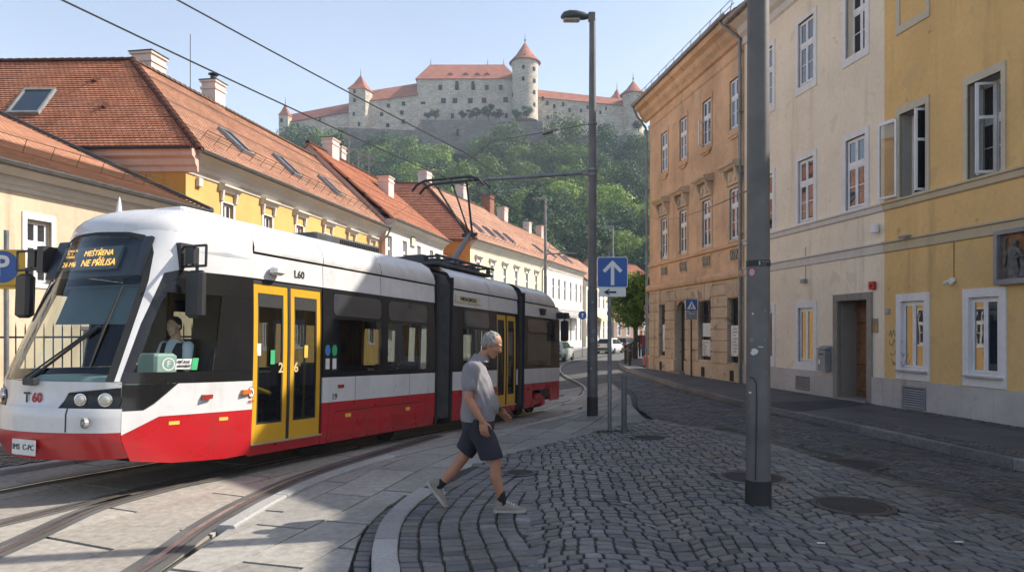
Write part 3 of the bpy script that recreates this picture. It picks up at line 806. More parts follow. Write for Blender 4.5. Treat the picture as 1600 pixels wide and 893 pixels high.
for i,h in enumerate(gh):
    a,b,c,d=h
    if i==1:
        k=MB(); k.box((a,.27,0),(b,.31,d)); 
        for q in (.1,.55): k.box((a+q,.245,.3),(a+q+.38,.269,1.3)); k.box((a+q,.245,1.5),(a+q+.38,.269,2.3))
        k.build('door',black_m,ho)
        n=10; cx=(a+b)/2; r=(b-a)/2; zc=d-r; k=MB()
        prev=None
        for j in range(n):
            t0,t1=PI*j/n,PI*(j+1)/n
            k.prism([(cx+r*math.cos(t0),zc+r*math.sin(t0)),(cx+r*math.cos(t1),zc+r*math.sin(t1)),(cx+r*math.cos(t1),d+.001),(cx+r*math.cos(t0),d+.001)],.03,.25,'y')
        k.build('door_arch',rust_st,ho)
        k=MB(); k.box((a-.1,-.25,-.02),(b+.1,.26,.20)); k.build('doorstep',stone_s,ho)
    else:
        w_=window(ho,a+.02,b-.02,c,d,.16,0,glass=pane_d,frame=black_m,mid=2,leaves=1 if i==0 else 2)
        g=MB()
        for q in range(1,7): g.tube([(a+(b-a)*q/7,.08,c+.02),(a+(b-a)*q/7,.08,d-.02)],.011,5)
        for q in range(1,4): g.tube([(a,.08,c+(d-c)*q/4),(b,.08,c+(d-c)*q/4)],.011,5)
        g.build('window_bars',black_m,w_)
        p=MB()
        if i==3: p.box((a+.10,.055,.98),(b-.14,.062,2.02))
        elif i==2: p.box((a+.2,.055,.9),(b-.22,.062,1.50)); p.box((a+.22,.055,1.62),(b-.2,.062,2.12))
        else: p.box((a+.22,.055,.95),(b-.2,.062,2.1))
        po=p.build('poster',paper_m,w_)
        t=MB(); rr=random.Random(i)
        y0=p.v[0].y; 
        zt=1.92 if i==3 else 1.42
        for q in range(8):
            zz=zt-q*.11*(1 if i==3 else .6); xx=a+.26+rr.random()*.05; t.box((xx,.050,zz),(xx+rr.uniform(.15,.4)*(1 if i else .4),.0545,zz-.03))
        t.build('poster_print',plain('poster_ink',(.30,.22,.22),.8,.4,9,0),po)
    if i!=1:
        k=MB(); k.box(((a+b)/2-.18,-.078,.14),((a+b)/2+.12,-.071,.5)); k.build('cellar_grate',dark_m,ho)
k=MB(); roof_slope(k,(-.6,-.55,12.2),(L0,-.55,12.2),(L0,5,16.2),(3.8,5,16.2),.3); roof_slope(k,(-.6,10.5,12.2),(-.6,-.55,12.2),(3.8,5,16.2),(3.8,5,16.2),.3); roof_slope(k,(L0,10.5,12.2),(-.6,10.5,12.2),(3.8,5,16.2),(L0,5,16.2),.3)
rf=k.build('roof',tile_n,ho,recalc=False)
gutter(ho,-.62,L0,-.62,12.22,.10)
k=MB(); 
for z in (12.55,12.75): k.tube([(-.4,-.35,z),(L0,-.35,z)],.014,5)
q=-.4
while q<L0: k.tube([(q,-.45,12.25),(q,-.35,12.76)],.016,5); q+=.85
k.build('snow_guard',grey_pt,ho)
k=MB(); k.tube([(-.55,-.60,12.15),(-.5,-.45,11.7),(-.2,-.13,11.1),(-.12,-.10,10.8),(-.12,-.10,.1)],.055,8); k.build('downpipe',zinc,ho)
k=MB(); k.tube([(L0-.55,-.60,12.15),(L0-.3,-.5,11.85),(L0-.06,-.12,11.4),(L0-.06,-.11,.1)],.055,8)
for z in (1,3,5,7,9): k.box((L0-.13,-.18,z),(L0+.01,-.03,z+.04))
k.build('downpipe',zinc,ho)

# ---- cream house
DF2=23.04; hc=house_r('cream_house','pale cream plaster house with white framed windows, brown door and grey stone base','house',DF2)
L1=lx(DF2,16.29)
cc=[lx(DF2,d) for d in (21.62,19.48,17.33)]
hol=[]
for c in cc: hol+=[(c-.38,c+.38,8.66,10.46),(c-.38,c+.38,4.85,6.60)]
for c in cc[:2]: hol.append((c-.38,c+.38,.98,2.48))
dx0,dx1=lx(DF2,18.02),lx(DF2,16.86)
hol.append((dx0,dx1,.12,2.60))
mb=MB(); wall(mb,0,L1,-.6,11.9,hol,0,.28)
mb.face([(0,0,-.6),(0,10,-.6),(0,10,11.9),(0,0,11.9)]); mb.face([(0,10,-.6),(L1,10,-.6),(L1,10,11.9),(0,10,11.9)]); mb.face([(L1,0,-.6),(L1,0,11.9),(L1,10,11.9),(L1,10,-.6)])
mb.build('wall',cream_pl,hc)
def dado(par,x0,x1,gaps,m=dado_st,zt=.76):
    mb=MB(); segs=[(x0,x1)]
    for a,b in gaps: segs=[s for q in segs for s in (((q[0],min(q[1],a)),(max(q[0],b),q[1])) if q[0]<b and q[1]>a else (q,)) if s[1]-s[0]>.02]
    for a,b in segs:
        mb=MB(); n=max(1,round((b-a)/.8))
        for k in range(n): mb.box((a+(b-a)*k/n+.003,-.045,-.4),(a+(b-a)*(k+1)/n-.003,-.002,zt))
        mb.build('stone_base',m,par)
dado(hc,0,L1,[(dx0-.17,dx1+.17)])
def courses(par,x0,x1,m):
    mb=MB()
    sweepx(mb,[(-.002,4.60),(-.05,4.63),(-.06,4.74),(-.10,4.76),(-.10,4.80),(-.002,4.815)],x0,x1); sweepx(mb,[(-.002,3.64),(-.035,3.66),(-.045,3.84),(-.09,3.86),(-.09,3.90),(-.002,3.915)],x0,x1)
    return mb.build('string_course',m,par)
courses(hc,0,L1,band_m)
for i,c in enumerate(cc):
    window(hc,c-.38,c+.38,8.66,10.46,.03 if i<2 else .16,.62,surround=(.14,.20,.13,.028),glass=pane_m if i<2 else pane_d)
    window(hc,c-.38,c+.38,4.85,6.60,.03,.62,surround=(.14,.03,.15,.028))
    if i<2: window(hc,c-.38,c+.38,.98,2.48,.03,0,mid=0,surround=(.14,.215,.18,.03))
s=MB(); 
s.box((dx0-.17,-.05,.10),(dx0,.10,2.77)); s.box((dx1,-.05,.10),(dx1+.17,.10,2.77)); s.box((dx0,-.05,2.60),(dx1,.10,2.77)); s.build('door_surround',stone_s,hc)
s=MB(); s.face([(dx0+.002,.101,.12),(dx0+.002,.6,.12),(dx0+.002,.6,2.6),(dx0+.002,.101,2.6)]); s.face([(dx1-.002,.101,.12),(dx1-.002,.6,.12),(dx1-.002,.6,2.6),(dx1-.002,.101,2.6)]); s.face([(dx0,.101,2.598),(dx1,.101,2.598),(dx1,.6,2.598),(dx0,.6,2.598)]); s.box((dx0-.05,-.12,.0),(dx1+.05,.6,.17)); s.build('door_reveal',stone_s,hc)
s=MB(); s.box((dx0,.5,.17),(dx1,.56,2.6))
xm=(dx0+dx1)/2
for a,b in ((dx0+.09,xm-.06),(xm+.06,dx1-.09)):
    for c_,d_ in ((.32,.8),(1.0,1.9),(2.05,2.45)):
        s.bbox((a,.468,c_),(b,.499,d_),.014)
s.box((xm-.03,.455,.17),(xm+.03,.499,2.6))
do=s.build('door',wood_d,hc)
s=MB(); s.prism([(xm+.24+.10*math.cos(2*PI*k/20),1.5+.34*math.sin(2*PI*k/20)) for k in range(20)],.45,.467,'y'); s.build('door_ornament',black_m,do)
brass=plain('brass',(.30,.21,.11),.5,.25,6,.1,60,metal=.4)
s=MB(); s.box((dx1-.10,.452,1.0),(dx1-.05,.467,1.28)); s.tube([(dx1-.075,.46,1.16),(dx1-.075,.41,1.16),(dx1-.17,.41,1.16)],.011,6); s.build('handle',brass,do)
def vent(par,x0,x1,z0,z1,m=grey_pt):
    s=MB(); s.box((x0,-.062,z0),(x0+.04,-.047,z1)); s.box((x1-.04,-.062,z0),(x1,-.047,z1)); s.box((x0+.04,-.062,z0),(x1-.04,-.047,z0+.04)); s.box((x0+.04,-.062,z1-.04),(x1-.04,-.047,z1))
    n=int((z1-z0-.08)/.05)
    for k in range(n):
        z=z0+.045+k*.05; s.face([(x0+.04,-.066,z),(x1-.04,-.066,z),(x1-.04,-.05,z+.036),(x0+.04,-.05,z+.036)])
    o=s.build('vent_grille',m,par); d=MB(); d.box((x0+.03,-.0495,z0+.03),(x1-.03,-.0465,z1-.03)); d.build('vent_dark',dark_m,o); return o
vent(hc,lx(DF2,Dp(1246)),lx(DF2,Dp(1267.5)),.20,.59,plain('stone_vent',(.22,.2,.18),.8))
def rails_eave(par,L,ez,ov):
    mb=MB(); sweepx(mb,[(-.002,ez-.75),(-.06,ez-.70),(-.07,ez-.5),(-.2,ez-.4),(-.28,ez-.22),(-ov+.05,ez-.12),(-ov+.02,ez),(-.002,ez)],0,L); return mb.build('cornice',band_m,par)
rails_eave(hc,L1,11.9,.55)
k=MB(); roof_slope(k,(0,-.55,11.9),(L1,-.55,11.9),(L1,5,15.4),(0,5,15.4),.3); roof_slope(k,(L1,10.5,11.9),(0,10.5,11.9),(0,5,15.4),(L1,5,15.4),.3); k.build('roof',tile_n,hc,recalc=False)
gutter(hc,0,L1,-.63,11.92,.10)

# ---- ochre yellow house, nearest on the right
DF3=16.29; hy=house_r('yellow_house','ochre yellow house with open casement windows, nearest on the right side of the street','house',DF3)
L2=lx(DF3,3.2); LB=lx(DF3,12.6)
cy=[lx(DF3,d) for d in (15.37,13.47,11.3,9.1)]
hol=[]
for c in cy: hol+=[(c-.40,c+.40,4.80,6.68),(c-.40,c+.40,8.66,10.3),(c-.42,c+.42,.97,2.50)]
holA=[h for h in hol if h[1]<LB]; holB=[h for h in hol if h[1]>LB and h[3]<9.6]
LB=lx(DF3,14.2); LC=lx(DF3,9.6)
mb=MB(); wall(mb,0,L2,-.6,9.8,[h for h in hol if h[3]<9.7],0,.36); wall(mb,0,LC,9.8,9.9,[],0,.1)
mb.face([(0,0,9.9),(LC,0,9.9),(LB,0,12.75),(0,0,12.75)])  # raked top above the view, shaped to cast the slanting shadow edge on the tram
for x,zt in ((0,12.75),(L2,9.8)): mb.face([(x,0,-.6),(x,10,-.6),(x,10,zt),(x,0,zt)])
mb.face([(0,.4,9.9),(LC,.4,9.9),(LB,.4,12.75),(0,.4,12.75)]); mb.face([(LC,0,9.9),(LC,.4,9.9),(LB,.4,12.75),(LB,0,12.75)]); mb.face([(0,0,12.75),(LB,0,12.75),(LB,.4,12.75),(0,.4,12.75)]); mb.face([(0,10,-.6),(L2,10,-.6),(L2,10,9.8),(0,10,9.8)])
mb.build('wall',yellow_pl,hy)
dado(hy,0,L2,[]); courses(hy,0,L2,plaster('buff_string_course',(.52,.43,.29),(.25,.2,.13),.4,.1))
buff=plaster('buff_surround',(.54,.475,.37),(.27,.22,.16),.3,.08)
def open_leaf(par,hx,y,ang,w_,z0,z1,tr,gl):
    M_=Matrix.Translation((hx,y,0))@Matrix.Rotation(rad(ang),4,'Z'); m2=MB(M_); leafbars(m2,0,w_,z0,z1,-.02,.05,.045,[]); m2.box((.05,-.02,tr-.03),(w_-.05,.02,tr+.03)); o=m2.build('open_casement',white_fr,par)
    g=MB(M_); g.box((.05,-.003,z0+.05),(w_-.05,.003,z1-.05)); g.build('pane',gl,o)
leaf_gl=clear_glass('casement_glass',(.86,.88,.88),1.5)
for i,c in enumerate(cy):
    if i<4:
        w_=window(hy,c-.40,c+.40,4.83,6.67,.27,.60,glass=pane_d,surround=None)
        s=MB(); sx=.10
        s.box((c-.40-sx,-.03,4.82),(c-.40,.05,6.84)); s.box((c+.40,-.03,4.82),(c+.40+sx,.05,6.84)); s.box((c-.40,-.03,6.68),(c+.40,.05,6.84)); s.build('surround',buff,w_)
        r_=MB(); 
        for x in (c-.398,c+.398): r_.face([(x,.051,4.83),(x,.26,4.83),(x,.26,6.67),(x,.051,6.67)])
        r_.face([(c-.398,.051,6.675),(c+.398,.051,6.675),(c+.398,.26,6.675),(c-.398,.26,6.675)]); r_.build('reveal',plaster('reveal_grey',(.42,.40,.37),(.2,.18,.16),.4,.1),w_)
        if i==0: open_leaf(w_,c-.44,-.05,189,.52,4.86,6.6,6.599,leaf_gl); open_leaf(w_,c+.30,.2,-98,.36,4.86,6.62,5.95,pane_d)
        else: open_leaf(w_,c+.02,.24,-112,.36,4.88,6.62,5.95,leaf_gl); open_leaf(w_,c-.30,.24,-70,.2,4.88,6.62,5.95,leaf_gl)
    if c<lx(DF3,14.6): window(hy,c-.40,c+.40,8.66,10.3,.2,.62,surround=(.11,.17,.15,.03),sur_m=buff)
    window(hy,c-.40+.04,c+.40-.04,.97+.03,2.50,.03,0,mid=0,surround=(.15,.225,.17,.03))
    s=MB(); s.box((c-.46,-.12,.955),(c+.46,-.032,.985)); s.build('sill',dado_st,hy)
vent(hy,lx(DF3,Dp(1413)),lx(DF3,Dp(1450)),.15,.64,plain('blue_grey_vent',(.17,.18,.20),.5))
k=MB(); roof_slope(k,(0,.42,9.9),(L2+.4,.42,9.9),(L2+.4,5,12.4),(0,5,12.4),.3); roof_slope(k,(L2+.4,10.5,9.8),(0,10.5,9.8),(0,5,12.4),(L2+.4,5,12.4),.3)
k.build('roof',tile_n,hy,recalc=False)
# wall-mounted things (each its own)
def wallthing(name,label,cat,px,y,off=.0,group=None):
    D=Dp(px); z=zpx(px,y); n=Vector((-1,-.15,0)).normalized()
    return thing(name,label,cat,(wall_x(D)+n.x*off,D+n.y*off,z),(0,0,YAW_R),group)
o=wallthing('post_box','grey metal letter box on the cream wall left of the brown door','letter box',1295,579,.05)
s=MB(); s.bbox((-.17,-.17,0),(.17,-.0,.56),.015); s.build('body',grey_pt,o); s=MB(); s.prism([(-.19,.585),(-.0,.66),(.0,.56),(-.19,.56)],-.19,.19,'x'); s.build('lid',grey_pt,o); s=MB(); s.box((-.1,-.178,.42),(.1,-.171,.46)); s.build('slot',black_m,o); s=MB(); s.box((-.12,-.176,.18),(-.04,-.171,.30)); s.build('sticker',paper_m,o)
red_m=plain('red_plastic',(.42,.02,.02),.4,.1,4,.05)
o=wallthing('fire_alarm','small red alarm box beside the top corner of the brown door','alarm box',1366,452)
s=MB(); s.bbox((-.09,-.10,0),(.09,-.002,.19),.015); s.build('box',red_m,o); s=MB(); s.lathe([(.05,0),(.05,.02),(.03,.04),(0.001,.045)],(0,0,0),12); bb=s; bb.v=[Vector((q.x,-.10-q.z,q.y+.1)) for q in bb.v]; bb.build('sounder',red_m,o)
o=wallthing('door_plaque','small brass name plaque on the wall right of the brown door','plaque',1368,519)
s=MB(); s.bbox((-.10,-.022,0),(.10,-.002,.33),.006); s.build('plate',brass,o); s=MB(); s.disc((0,-.0245,.24),.06); s.build('emblem',stone_s,o)
o=wallthing('house_number_plate','small dark house number plate at the left end of the ochre wall','number plate',1387.5,491)
s=MB(); s.bbox((-.075,-.018,0),(.075,-.002,.13),.004); s.build('plate',grey_pt,o); text_mesh('lettering','21',.10,paper_m,o,MT((0,-.020,.065),(1,0,0),(0,0,1)))
o=wallthing('wall_sensor','white cylindrical sensor housing high on the cream wall beside the ochre wall','sensor',1373,366)
s=MB(); s.lathe([(.075,0),(.085,.03),(.085,.17),(.07,.20),(.001,.2)],(0,-.10,.03),14); s.build('housing',white_fr,o); s=MB(); s.box((-.03,-.1,.05),(.03,-.002,.12)); s.build('bracket',grey_pt,o)
o=wallthing('wall_lamp','small grey lamp box on the ochre wall just above the lower string course','lamp',1422,372)
s=MB(); s.bbox((-.13,-.20,0),(.13,-.05,.06),.01); s.box((-.03,-.06,.01),(.03,-.002,.05)); s.build('housing',grey_pt,o); s=MB(); s.box((-.10,-.18,-.006),(.10,-.07,-.001)); s.build('lens',white_fr,o)
o=wallthing('security_camera','small twin camera hanging by its cable over the ochre wall windows','camera',1490,442)
s=MB(); s.tube([(-.09,-.16,.0),(-.05,-.03,.05)],.03,10); s.tube([(.03,-.12,-.03),(.04,-.03,.05)],.03,10); s.bbox((-.05,-.05,.02),(.07,-.002,.11),.01); s.build('body',paper_m,o); s=MB(); s.tube([(.02,-.012,.1),(.02,-.012,.85)],.006,5); s.build('cable',black_m,o)
o=wallthing('outdoor_light','small grey light fitting on a cable on the cream wall above a ground floor window','lamp',1260,442)
s=MB(); s.bbox((-.10,-.14,0),(.06,-.002,.11),.012); s.build('fitting',grey_pt,o); s=MB(); s.tube([(-.02,-.012,.11),(-.02,-.012,1.0)],.006,5); s.build('cable',black_m,o)
# relief tablet
DN=12.72; n_=Vector((-1,-.15,0)).normalized()
o=thing('relief_tablet','dark framed stone relief with a carved figure on the ochre wall','relief',(wall_x(DN),DN,2.70),(0,0,YAW_R))
s=MB(); w_=.42
s.box((-w_,-.13,0),(-w_+.08,-.002,1.0)); s.box((w_-.08,-.13,0),(w_,-.002,1.0)); s.box((-w_+.08,-.13,0),(w_-.08,-.002,.10)); s.box((-w_+.08,-.13,.92),(w_-.08,-.002,1.0)); s.build('frame',grey_pt,o)
s=MB(); s.box((-w_+.07,-.03,.09),(w_-.07,-.003,.93)); s.build('backing',wood_d,o)
s=MB(); rr=random.Random(2)
s.tube([(-.02,-.05,.10),(-.04,-.07,.30),(-.06,-.07,.48),(-.03,-.075,.62),(-.01,-.07,.69)],[.15,.12,.09,.115,.045],10,sq=(1,.5))
s.ell((.0,-.085,.745),(.048,.05,.062),12,8); s.tube([(.06,-.08,.62),(.14,-.09,.52),(.06,-.11,.46)],[.04,.034,.03],8); s.tube([(-.12,-.08,.62),(-.20,-.08,.50),(-.22,-.09,.36)],[.04,.034,.028],8)
s.tube([(.17,-.06,.12),(.19,-.07,.32),(.15,-.07,.44)],[.07,.06,.045],8); s.ell((.16,-.08,.49),(.036,.04,.045),10,6); s.tube([(-.24,-.05,.12),(-.23,-.06,.86)],.016,6)
for j in range(7): s.tube([(-.14+.045*j,-.10,.12),(-.12+.035*j,-.115,.28),(-.10+.025*j,-.105,.46)],.014,5)
for k in range(34): s.tube([(rr.uniform(-.30,.30),-.03,rr.uniform(.12,.9)),(rr.uniform(-.30,.30)*.3+rr.uniform(-.25,.25),-.045,rr.uniform(.12,.9))][:1]+[(rr.uniform(-.3,.3),-.035,rr.uniform(.12,.9))],.001,4) if False else s.ell((rr.choice([-1,1])*rr.uniform(.16,.31),-.035,rr.uniform(.14,.9)),(rr.uniform(.015,.04),.025,rr.uniform(.02,.05)),8,5)
s.build('carved_figure',plain('dark_carved_stone',(.13,.12,.11),.8,.4,9,.4,40),o,smooth=True)
# graffiti scribble belongs to the ochre wall
gi=plain('graffiti_ink',(.10,.10,.14),.8,.3,9,0)
s=MB(); rr=random.Random(9); x0=lx(DF3,Dp(1387)); z=1.75
for k in range(4):
    pts=[]; xx=x0+.05*k; zz=1.8-.22*k
    for j in range(14): pts.append((xx+.035*j*1.0,-.004,zz+rr.uniform(-.09,.09)))
    s.tube(pts,.006,4)
s.build('graffiti',gi,hy)
# houses further along the right pavement, mostly hidden by the orange house
def back_house(name,label,x,y,yaw,L,dep,h,wm,rm):
    o=thing(name,label,'house',(x,y,-.2),(0,0,yaw)); k=MB(); hs=[]
    q=1.0
    while q<L-1.2:
        for z in (1.2,4.4,7.4):
            if z+1.6<h: hs.append((q,q+.9,z,z+1.6))
        q+=2.3
    wall(k,0,L,-.5,h,hs,0,.2); k.face([(0,0,-.5),(0,dep,-.5),(0,dep,h),(0,0,h)]); k.face([(L,0,-.5),(L,dep,-.5),(L,dep,h),(L,0,h)]); k.face([(0,dep,-.5),(L,dep,-.5),(L,dep,h),(0,dep,h)]); k.build('wall',wm,o)
    for a in hs: window(o,a[0],a[1],a[2],a[3],.1,.66,surround=(.12,.1,.12,.02))
    k=MB(); roof_slope(k,(-.2,-.45,h),(L+.2,-.45,h),(L+.2,dep/2,h+3),(-.2,dep/2,h+3),.3); roof_slope(k,(L+.2,dep+.4,h),(-.2,dep+.4,h),(-.2,dep/2,h+3),(L+.2,dep/2,h+3),.3); k.build('roof',rm,o,recalc=False)
    return o
# ================================================================= left hand row
beige_pl=plaster('beige_plaster',(.56,.455,.33),(.26,.18,.11),.8,.14,(.52,.43,.31))
gold_pl=plaster('golden_yellow_plaster',(.60,.38,.135),(.32,.22,.12),.35,.12)
white_pl=plaster('white_plaster',(.74,.70,.62),(.35,.31,.26),.35,.09)
crm_pl=plaster('light_yellow_plaster',(.76,.66,.42),(.38,.32,.2),.35,.09)
pink_pl=plaster('pink_plaster',(.62,.40,.33),(.35,.24,.2),.4,.12)
ora_pl=plaster('deep_orange_plaster',(.56,.26,.06),(.25,.15,.07),.4,.12)
ivory_pl=plaster('ivory_plaster',(.72,.66,.56),(.35,.3,.25),.3,.1)
corn_m=plaster('grey_cornice_plaster',(.54,.50,.45),(.25,.22,.2),.35,.1)
chim_m=plaster('chimney_plaster',(.66,.52,.45),(.3,.22,.18),.5,.15)
brick_m=plaster('red_brick_chimney',(.27,.12,.08),(.13,.08,.06),.5,.2)
def skylight(par,x,y,z,nv,w_=.8,l=1.3,name='skylight'):
    "roof window lying in the slope; nv = (dy,dz) unit vector up the slope"
    X=Vector((1,0,0)); V=Vector((0,nv[0],nv[1])); N=X.cross(V)
    M_=Matrix((X,V,N)).transposed().to_4x4(); M_.translation=Vector((x,y,z))
    f=MB(M_); t=.07
    f.box((-w_/2,-l/2,-.05),(-w_/2+t,l/2,.13)); f.box((w_/2-t,-l/2,-.05),(w_/2,l/2,.13)); f.box((-w_/2+t,-l/2,-.05),(w_/2-t,-l/2+t,.13)); f.box((-w_/2+t,l/2-t,-.05),(w_/2-t,l/2,.13))
    o=f.build(name,grey_pt,par); g=MB(M_); g.box((-w_/2+t,-l/2+t,.05),(w_/2-t,l/2-t,.09)); g.build('pane',pane_m,o); return o
def snow_rods(par,x0,x1,y,z,nv,step=.75,h=.42,n_rail=2):
    k=MB(); x=x0; N=Vector((0,-nv[1],nv[0]))
    while x<=x1: k.tube([(x,y,z),(x,y+N.y*h,z+N.z*h)],.012,4); x+=step
    for j in range(n_rail):
        t=h*(.45+.5*j/max(1,n_rail-1)); k.tube([(x0,y+N.y*t,z+N.z*t),(x1,y+N.y*t,z+N.z*t)],.010,4)
    return k.build('snow_guard',rust,par)
def lhouse(name,label,px,py,slope,L,h,dep,wm,rm,ry,rz,rows,wx,ww=.75,ov=.55,hood=None,sur=(.12,.08,.12,.03),cor=True,near_gable=None,corh=.55,zb=-.7,course=.22,roof=True,frame=None,glass=None):
    d=Vector((slope,1)).normalized(); yaw=math.atan2(d.y,d.x)
    o=thing(name,label,'house',(px,py,0),(0,0,yaw))
    hs=[(x-ww/2,x+ww/2,a,b) for x in wx for a,b in rows]
    k=MB(); wall(k,0,L,zb,h,hs,0,.2)
    k.build('facade',wm,o)
    k=MB(); k.face([(0,0.003,zb),(0,dep,zb),(0,dep,h),(0,0.003,h)]); k.face([(L,0.003,zb),(L,dep,zb),(L,dep,h),(L,0.003,h)]); k.face([(0,dep,zb),(L,dep,zb),(L,dep,h),(0,dep,h)])
    if roof:
        for x in (0,L): k.face([(x,0.003,h),(x,dep,h),(x,ry,rz-.12)])
    k.build('side_wall',near_gable or wm,o)
    for i,(x0,x1,a,b) in enumerate(hs):
        w_=window(o,x0,x1,a,b,.10,.62,surround=sur,frame=frame,glass=glass)
        if hood and b>4:
            q=MB(); c=(x0+x1)/2; hw=ww/2+.26
            sweepx(q,[(-.002,b+hood[0]),(-.10,b+hood[0]+.03),(-.22,b+hood[0]+.16),(-.28,b+hood[0]+.20),(-.28,b+hood[0]+.27),(-.002,b+hood[0]+.36)],c-hw,c+hw)
            for s in (-1,1): q.prism([(-.032,b+.02),(-.10,b+.05),(-.15,b+hood[0]+.06),(-.002,b+hood[0]+.06)],c+s*(ww/2+.10)-.06,c+s*(ww/2+.10)+.06,'x')
            q.build('window_hood',corn_m,w_)
    if cor:
        k=MB(); sweepx(k,[(-.002,h-corh-.12),(-.05,h-corh-.1),(-.06,h-corh),(-.16,h-corh+.06),(-.20,h-corh+.20),(-ov*.62,h-.22),(-ov*.8,h-.16),(-ov+.02,h-.10),(-ov+.02,h),(-.002,h)],0,L,True); k.build('cornice',corn_m,o)
    if roof:
        sl=(rz-h)/(ry+ov); 
        k=MB(); roof_slope(k,(-.12,-ov,h),(L+.12,-ov,h),(L+.12,ry,rz),(-.12,ry,rz),course); roof_slope(k,(L+.12,dep+.4,h),(-.12,dep+.4,h),(-.12,ry,rz),(L+.12,ry,rz),course)
        k.build('roof',rm,o,recalc=False); ridge_caps(o,(-.12,ry,rz+.02),(L+.12,ry,rz+.02),rm)
    gutter(o,-.1,L+.1,-ov-.07,h+.02,.085)
    return o
# 1 beige
slp=(9.55-5.62)/(8.5+.5); nvb=Vector((1,slp)).normalized()
hb=lhouse('beige_house','peeling beige plaster house with low tiled roof and one white window, behind the tram front','x' and -13.65,8.0,.25,14.75,5.62,16,beige_pl,tile_p,8.5,9.55,[(2.98,4.5)],[3.9,6.55,9.25,11.95],.66,.5,None,(.12,.10,.16,.03),True,corh=.42,course=.17)
hb['label']='peeling beige house with a low tiled roof, behind the tram front'
snow_rods(hb,4,14.4,.9,5.62+slp*1.4+.03,nvb,.8,.38)
k=MB(); k.prism([(-.6,5.62),(8.5,9.62),(8.5,9.72),(-.6,5.72)],14.74,14.90,'x'); k.build('verge_flashing',plain('dark_flashing',(.035,.037,.042),.6,.2,4),hb)
# 2 golden yellow with hipped L roof
hg=lhouse('golden_house','golden yellow house with large hipped roof, six hooded windows and two chimneys',-10.58-.59,24.0+.106,.18,18.4,7.98,11,gold_pl,tile_p,4.2,12.4,[(4.9,6.62),(1.1,2.9)],[2.5,5.4,8.2,11.1,14.0,16.95],.70,.62,(.36,),(.11,.1,.05,.028),True,roof=False,corh=.62)
fd=Vector((-.147,.989,0)); E0=Vector((-.1,-.62,7.98)); Hh=Vector((2.7,4.2,12.4)); E1=E0+fd*15; H1=Hh+fd*13
k=MB(); roof_slope(k,E0,(18.5,-.62,7.98),(18.5,4.2,12.4),Hh,.17); roof_slope(k,(18.5,11.2,7.98),(6,11.2,7.98),(2.7,4.2,12.4),(18.5,4.2,12.4),.3)
k.build('roof',tile_p,hg,recalc=False)
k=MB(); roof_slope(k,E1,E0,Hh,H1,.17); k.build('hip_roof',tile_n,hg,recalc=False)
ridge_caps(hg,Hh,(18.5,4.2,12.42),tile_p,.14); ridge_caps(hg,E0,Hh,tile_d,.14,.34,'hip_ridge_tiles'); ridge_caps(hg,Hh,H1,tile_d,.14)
# near wall of the wing, with pink cornice
P=lambda t,o_,z: (0+fd.x*t-fd.y*o_, 0+fd.y*t+fd.x*o_, z)
k=MB(); k.face([P(0,0,-.7),P(14,0,-.7),P(14,0,7.9),P(0,0,7.9)]); k.build('wing_wall',ora_pl,hg)
k=MB(); pr=[(0,7.25),(.10,7.28),(.12,7.42),(.22,7.48),(.28,7.66),(.46,7.74),(.50,7.97),(0,7.98)]
k.loft([[P(t,o_,z) for o_,z in pr] for t in (-.45,14)],True,True); k.build('wing_cornice',pink_pl,hg)
k=MB(); 
n=8; ring=lambda t:[P(t,.62+.09*math.cos(PI+PI*j/n),8.0+.09*math.sin(PI+PI*j/n)) for j in range(n+1)]+[P(t,.62+.075*math.cos(PI+PI*j/n),8.0+.075*math.sin(PI+PI*j/n)) for j in range(n,-1,-1)]
k.loft([ring(-.5),ring(14)],True,True); k.build('gutter',black_m,hg)
sl=(12.4-7.98)/4.82; nvg=Vector((1,sl)).normalized()
for x,yy in ((4.6,1.0),(8.9,1.0),(13.6,1.0)): skylight(hg,x,yy,7.98+sl*(yy+.62)+.06,nvg,.78,1.5)
snow_rods(hg,.8,18.2,.0,7.98+sl*.62+.03,nvg,.8,.45)
# hip-face skylight
fn=Vector((Hh-E0)); Xv=-fd; Nv=Xv.cross((Hh-E0).normalized()).normalized(); Vv=Nv.cross(Xv)
if Nv.z<0: Nv=-Nv; Vv=Nv.cross(Xv)
c0=E0.lerp(Hh,.5)+fd*4.9
M_=Matrix((Xv,Vv,Nv)).transposed().to_4x4(); M_.translation=c0
f=MB(M_); 
for a,b in (((-.6,-.75,-.05),(-.52,.75,.14)),((.52,-.75,-.05),(.6,.75,.14)),((-.52,-.75,-.05),(.52,-.66,.14)),((-.52,.66,-.05),(.52,.75,.14))): f.box(a,b)
q=f.build('skylight',grey_pt,hg); f=MB(M_); f.box((-.52,-.66,.06),(.52,.66,.10)); f.build('pane',pane_m,q)
rr=random.Random(4)
for t,a in ((.75,2.0),(.78,7.5),(.45,2.3),(.8,10)):      # vent tiles
    c=E0.lerp(Hh,t)+fd*a; M_.translation=c; f=MB(M_); f.prism([(-.13,0),(.13,0),(0,.16)],-.12,.12,'y'); f.build('vent_tile',tile_d,hg)
chimney(hg,3.9,4.8,4.3,5.2,11.2,13.15,chim_m); chimney(hg,8.0,8.8,4.1,4.8,11.2,13.4,chim_m,'pot')
k=MB(); k.tube([(6.3,4.2,12.3),(6.3,4.2,14.9)],.018,5); k.build('lightning_rod',black_m,hg)
k=MB(); k.box((.55,-.14,6.9),(.78,-.002,7.2)); k.build('wall_box',corn_m,hg)
k=MB(); k.tube([(18.3,-.70,7.9),(18.3,-.5,7.5),(18.3,-.12,7.1),(18.3,-.10,0)],.055,7); k.build('downpipe',zinc,hg)
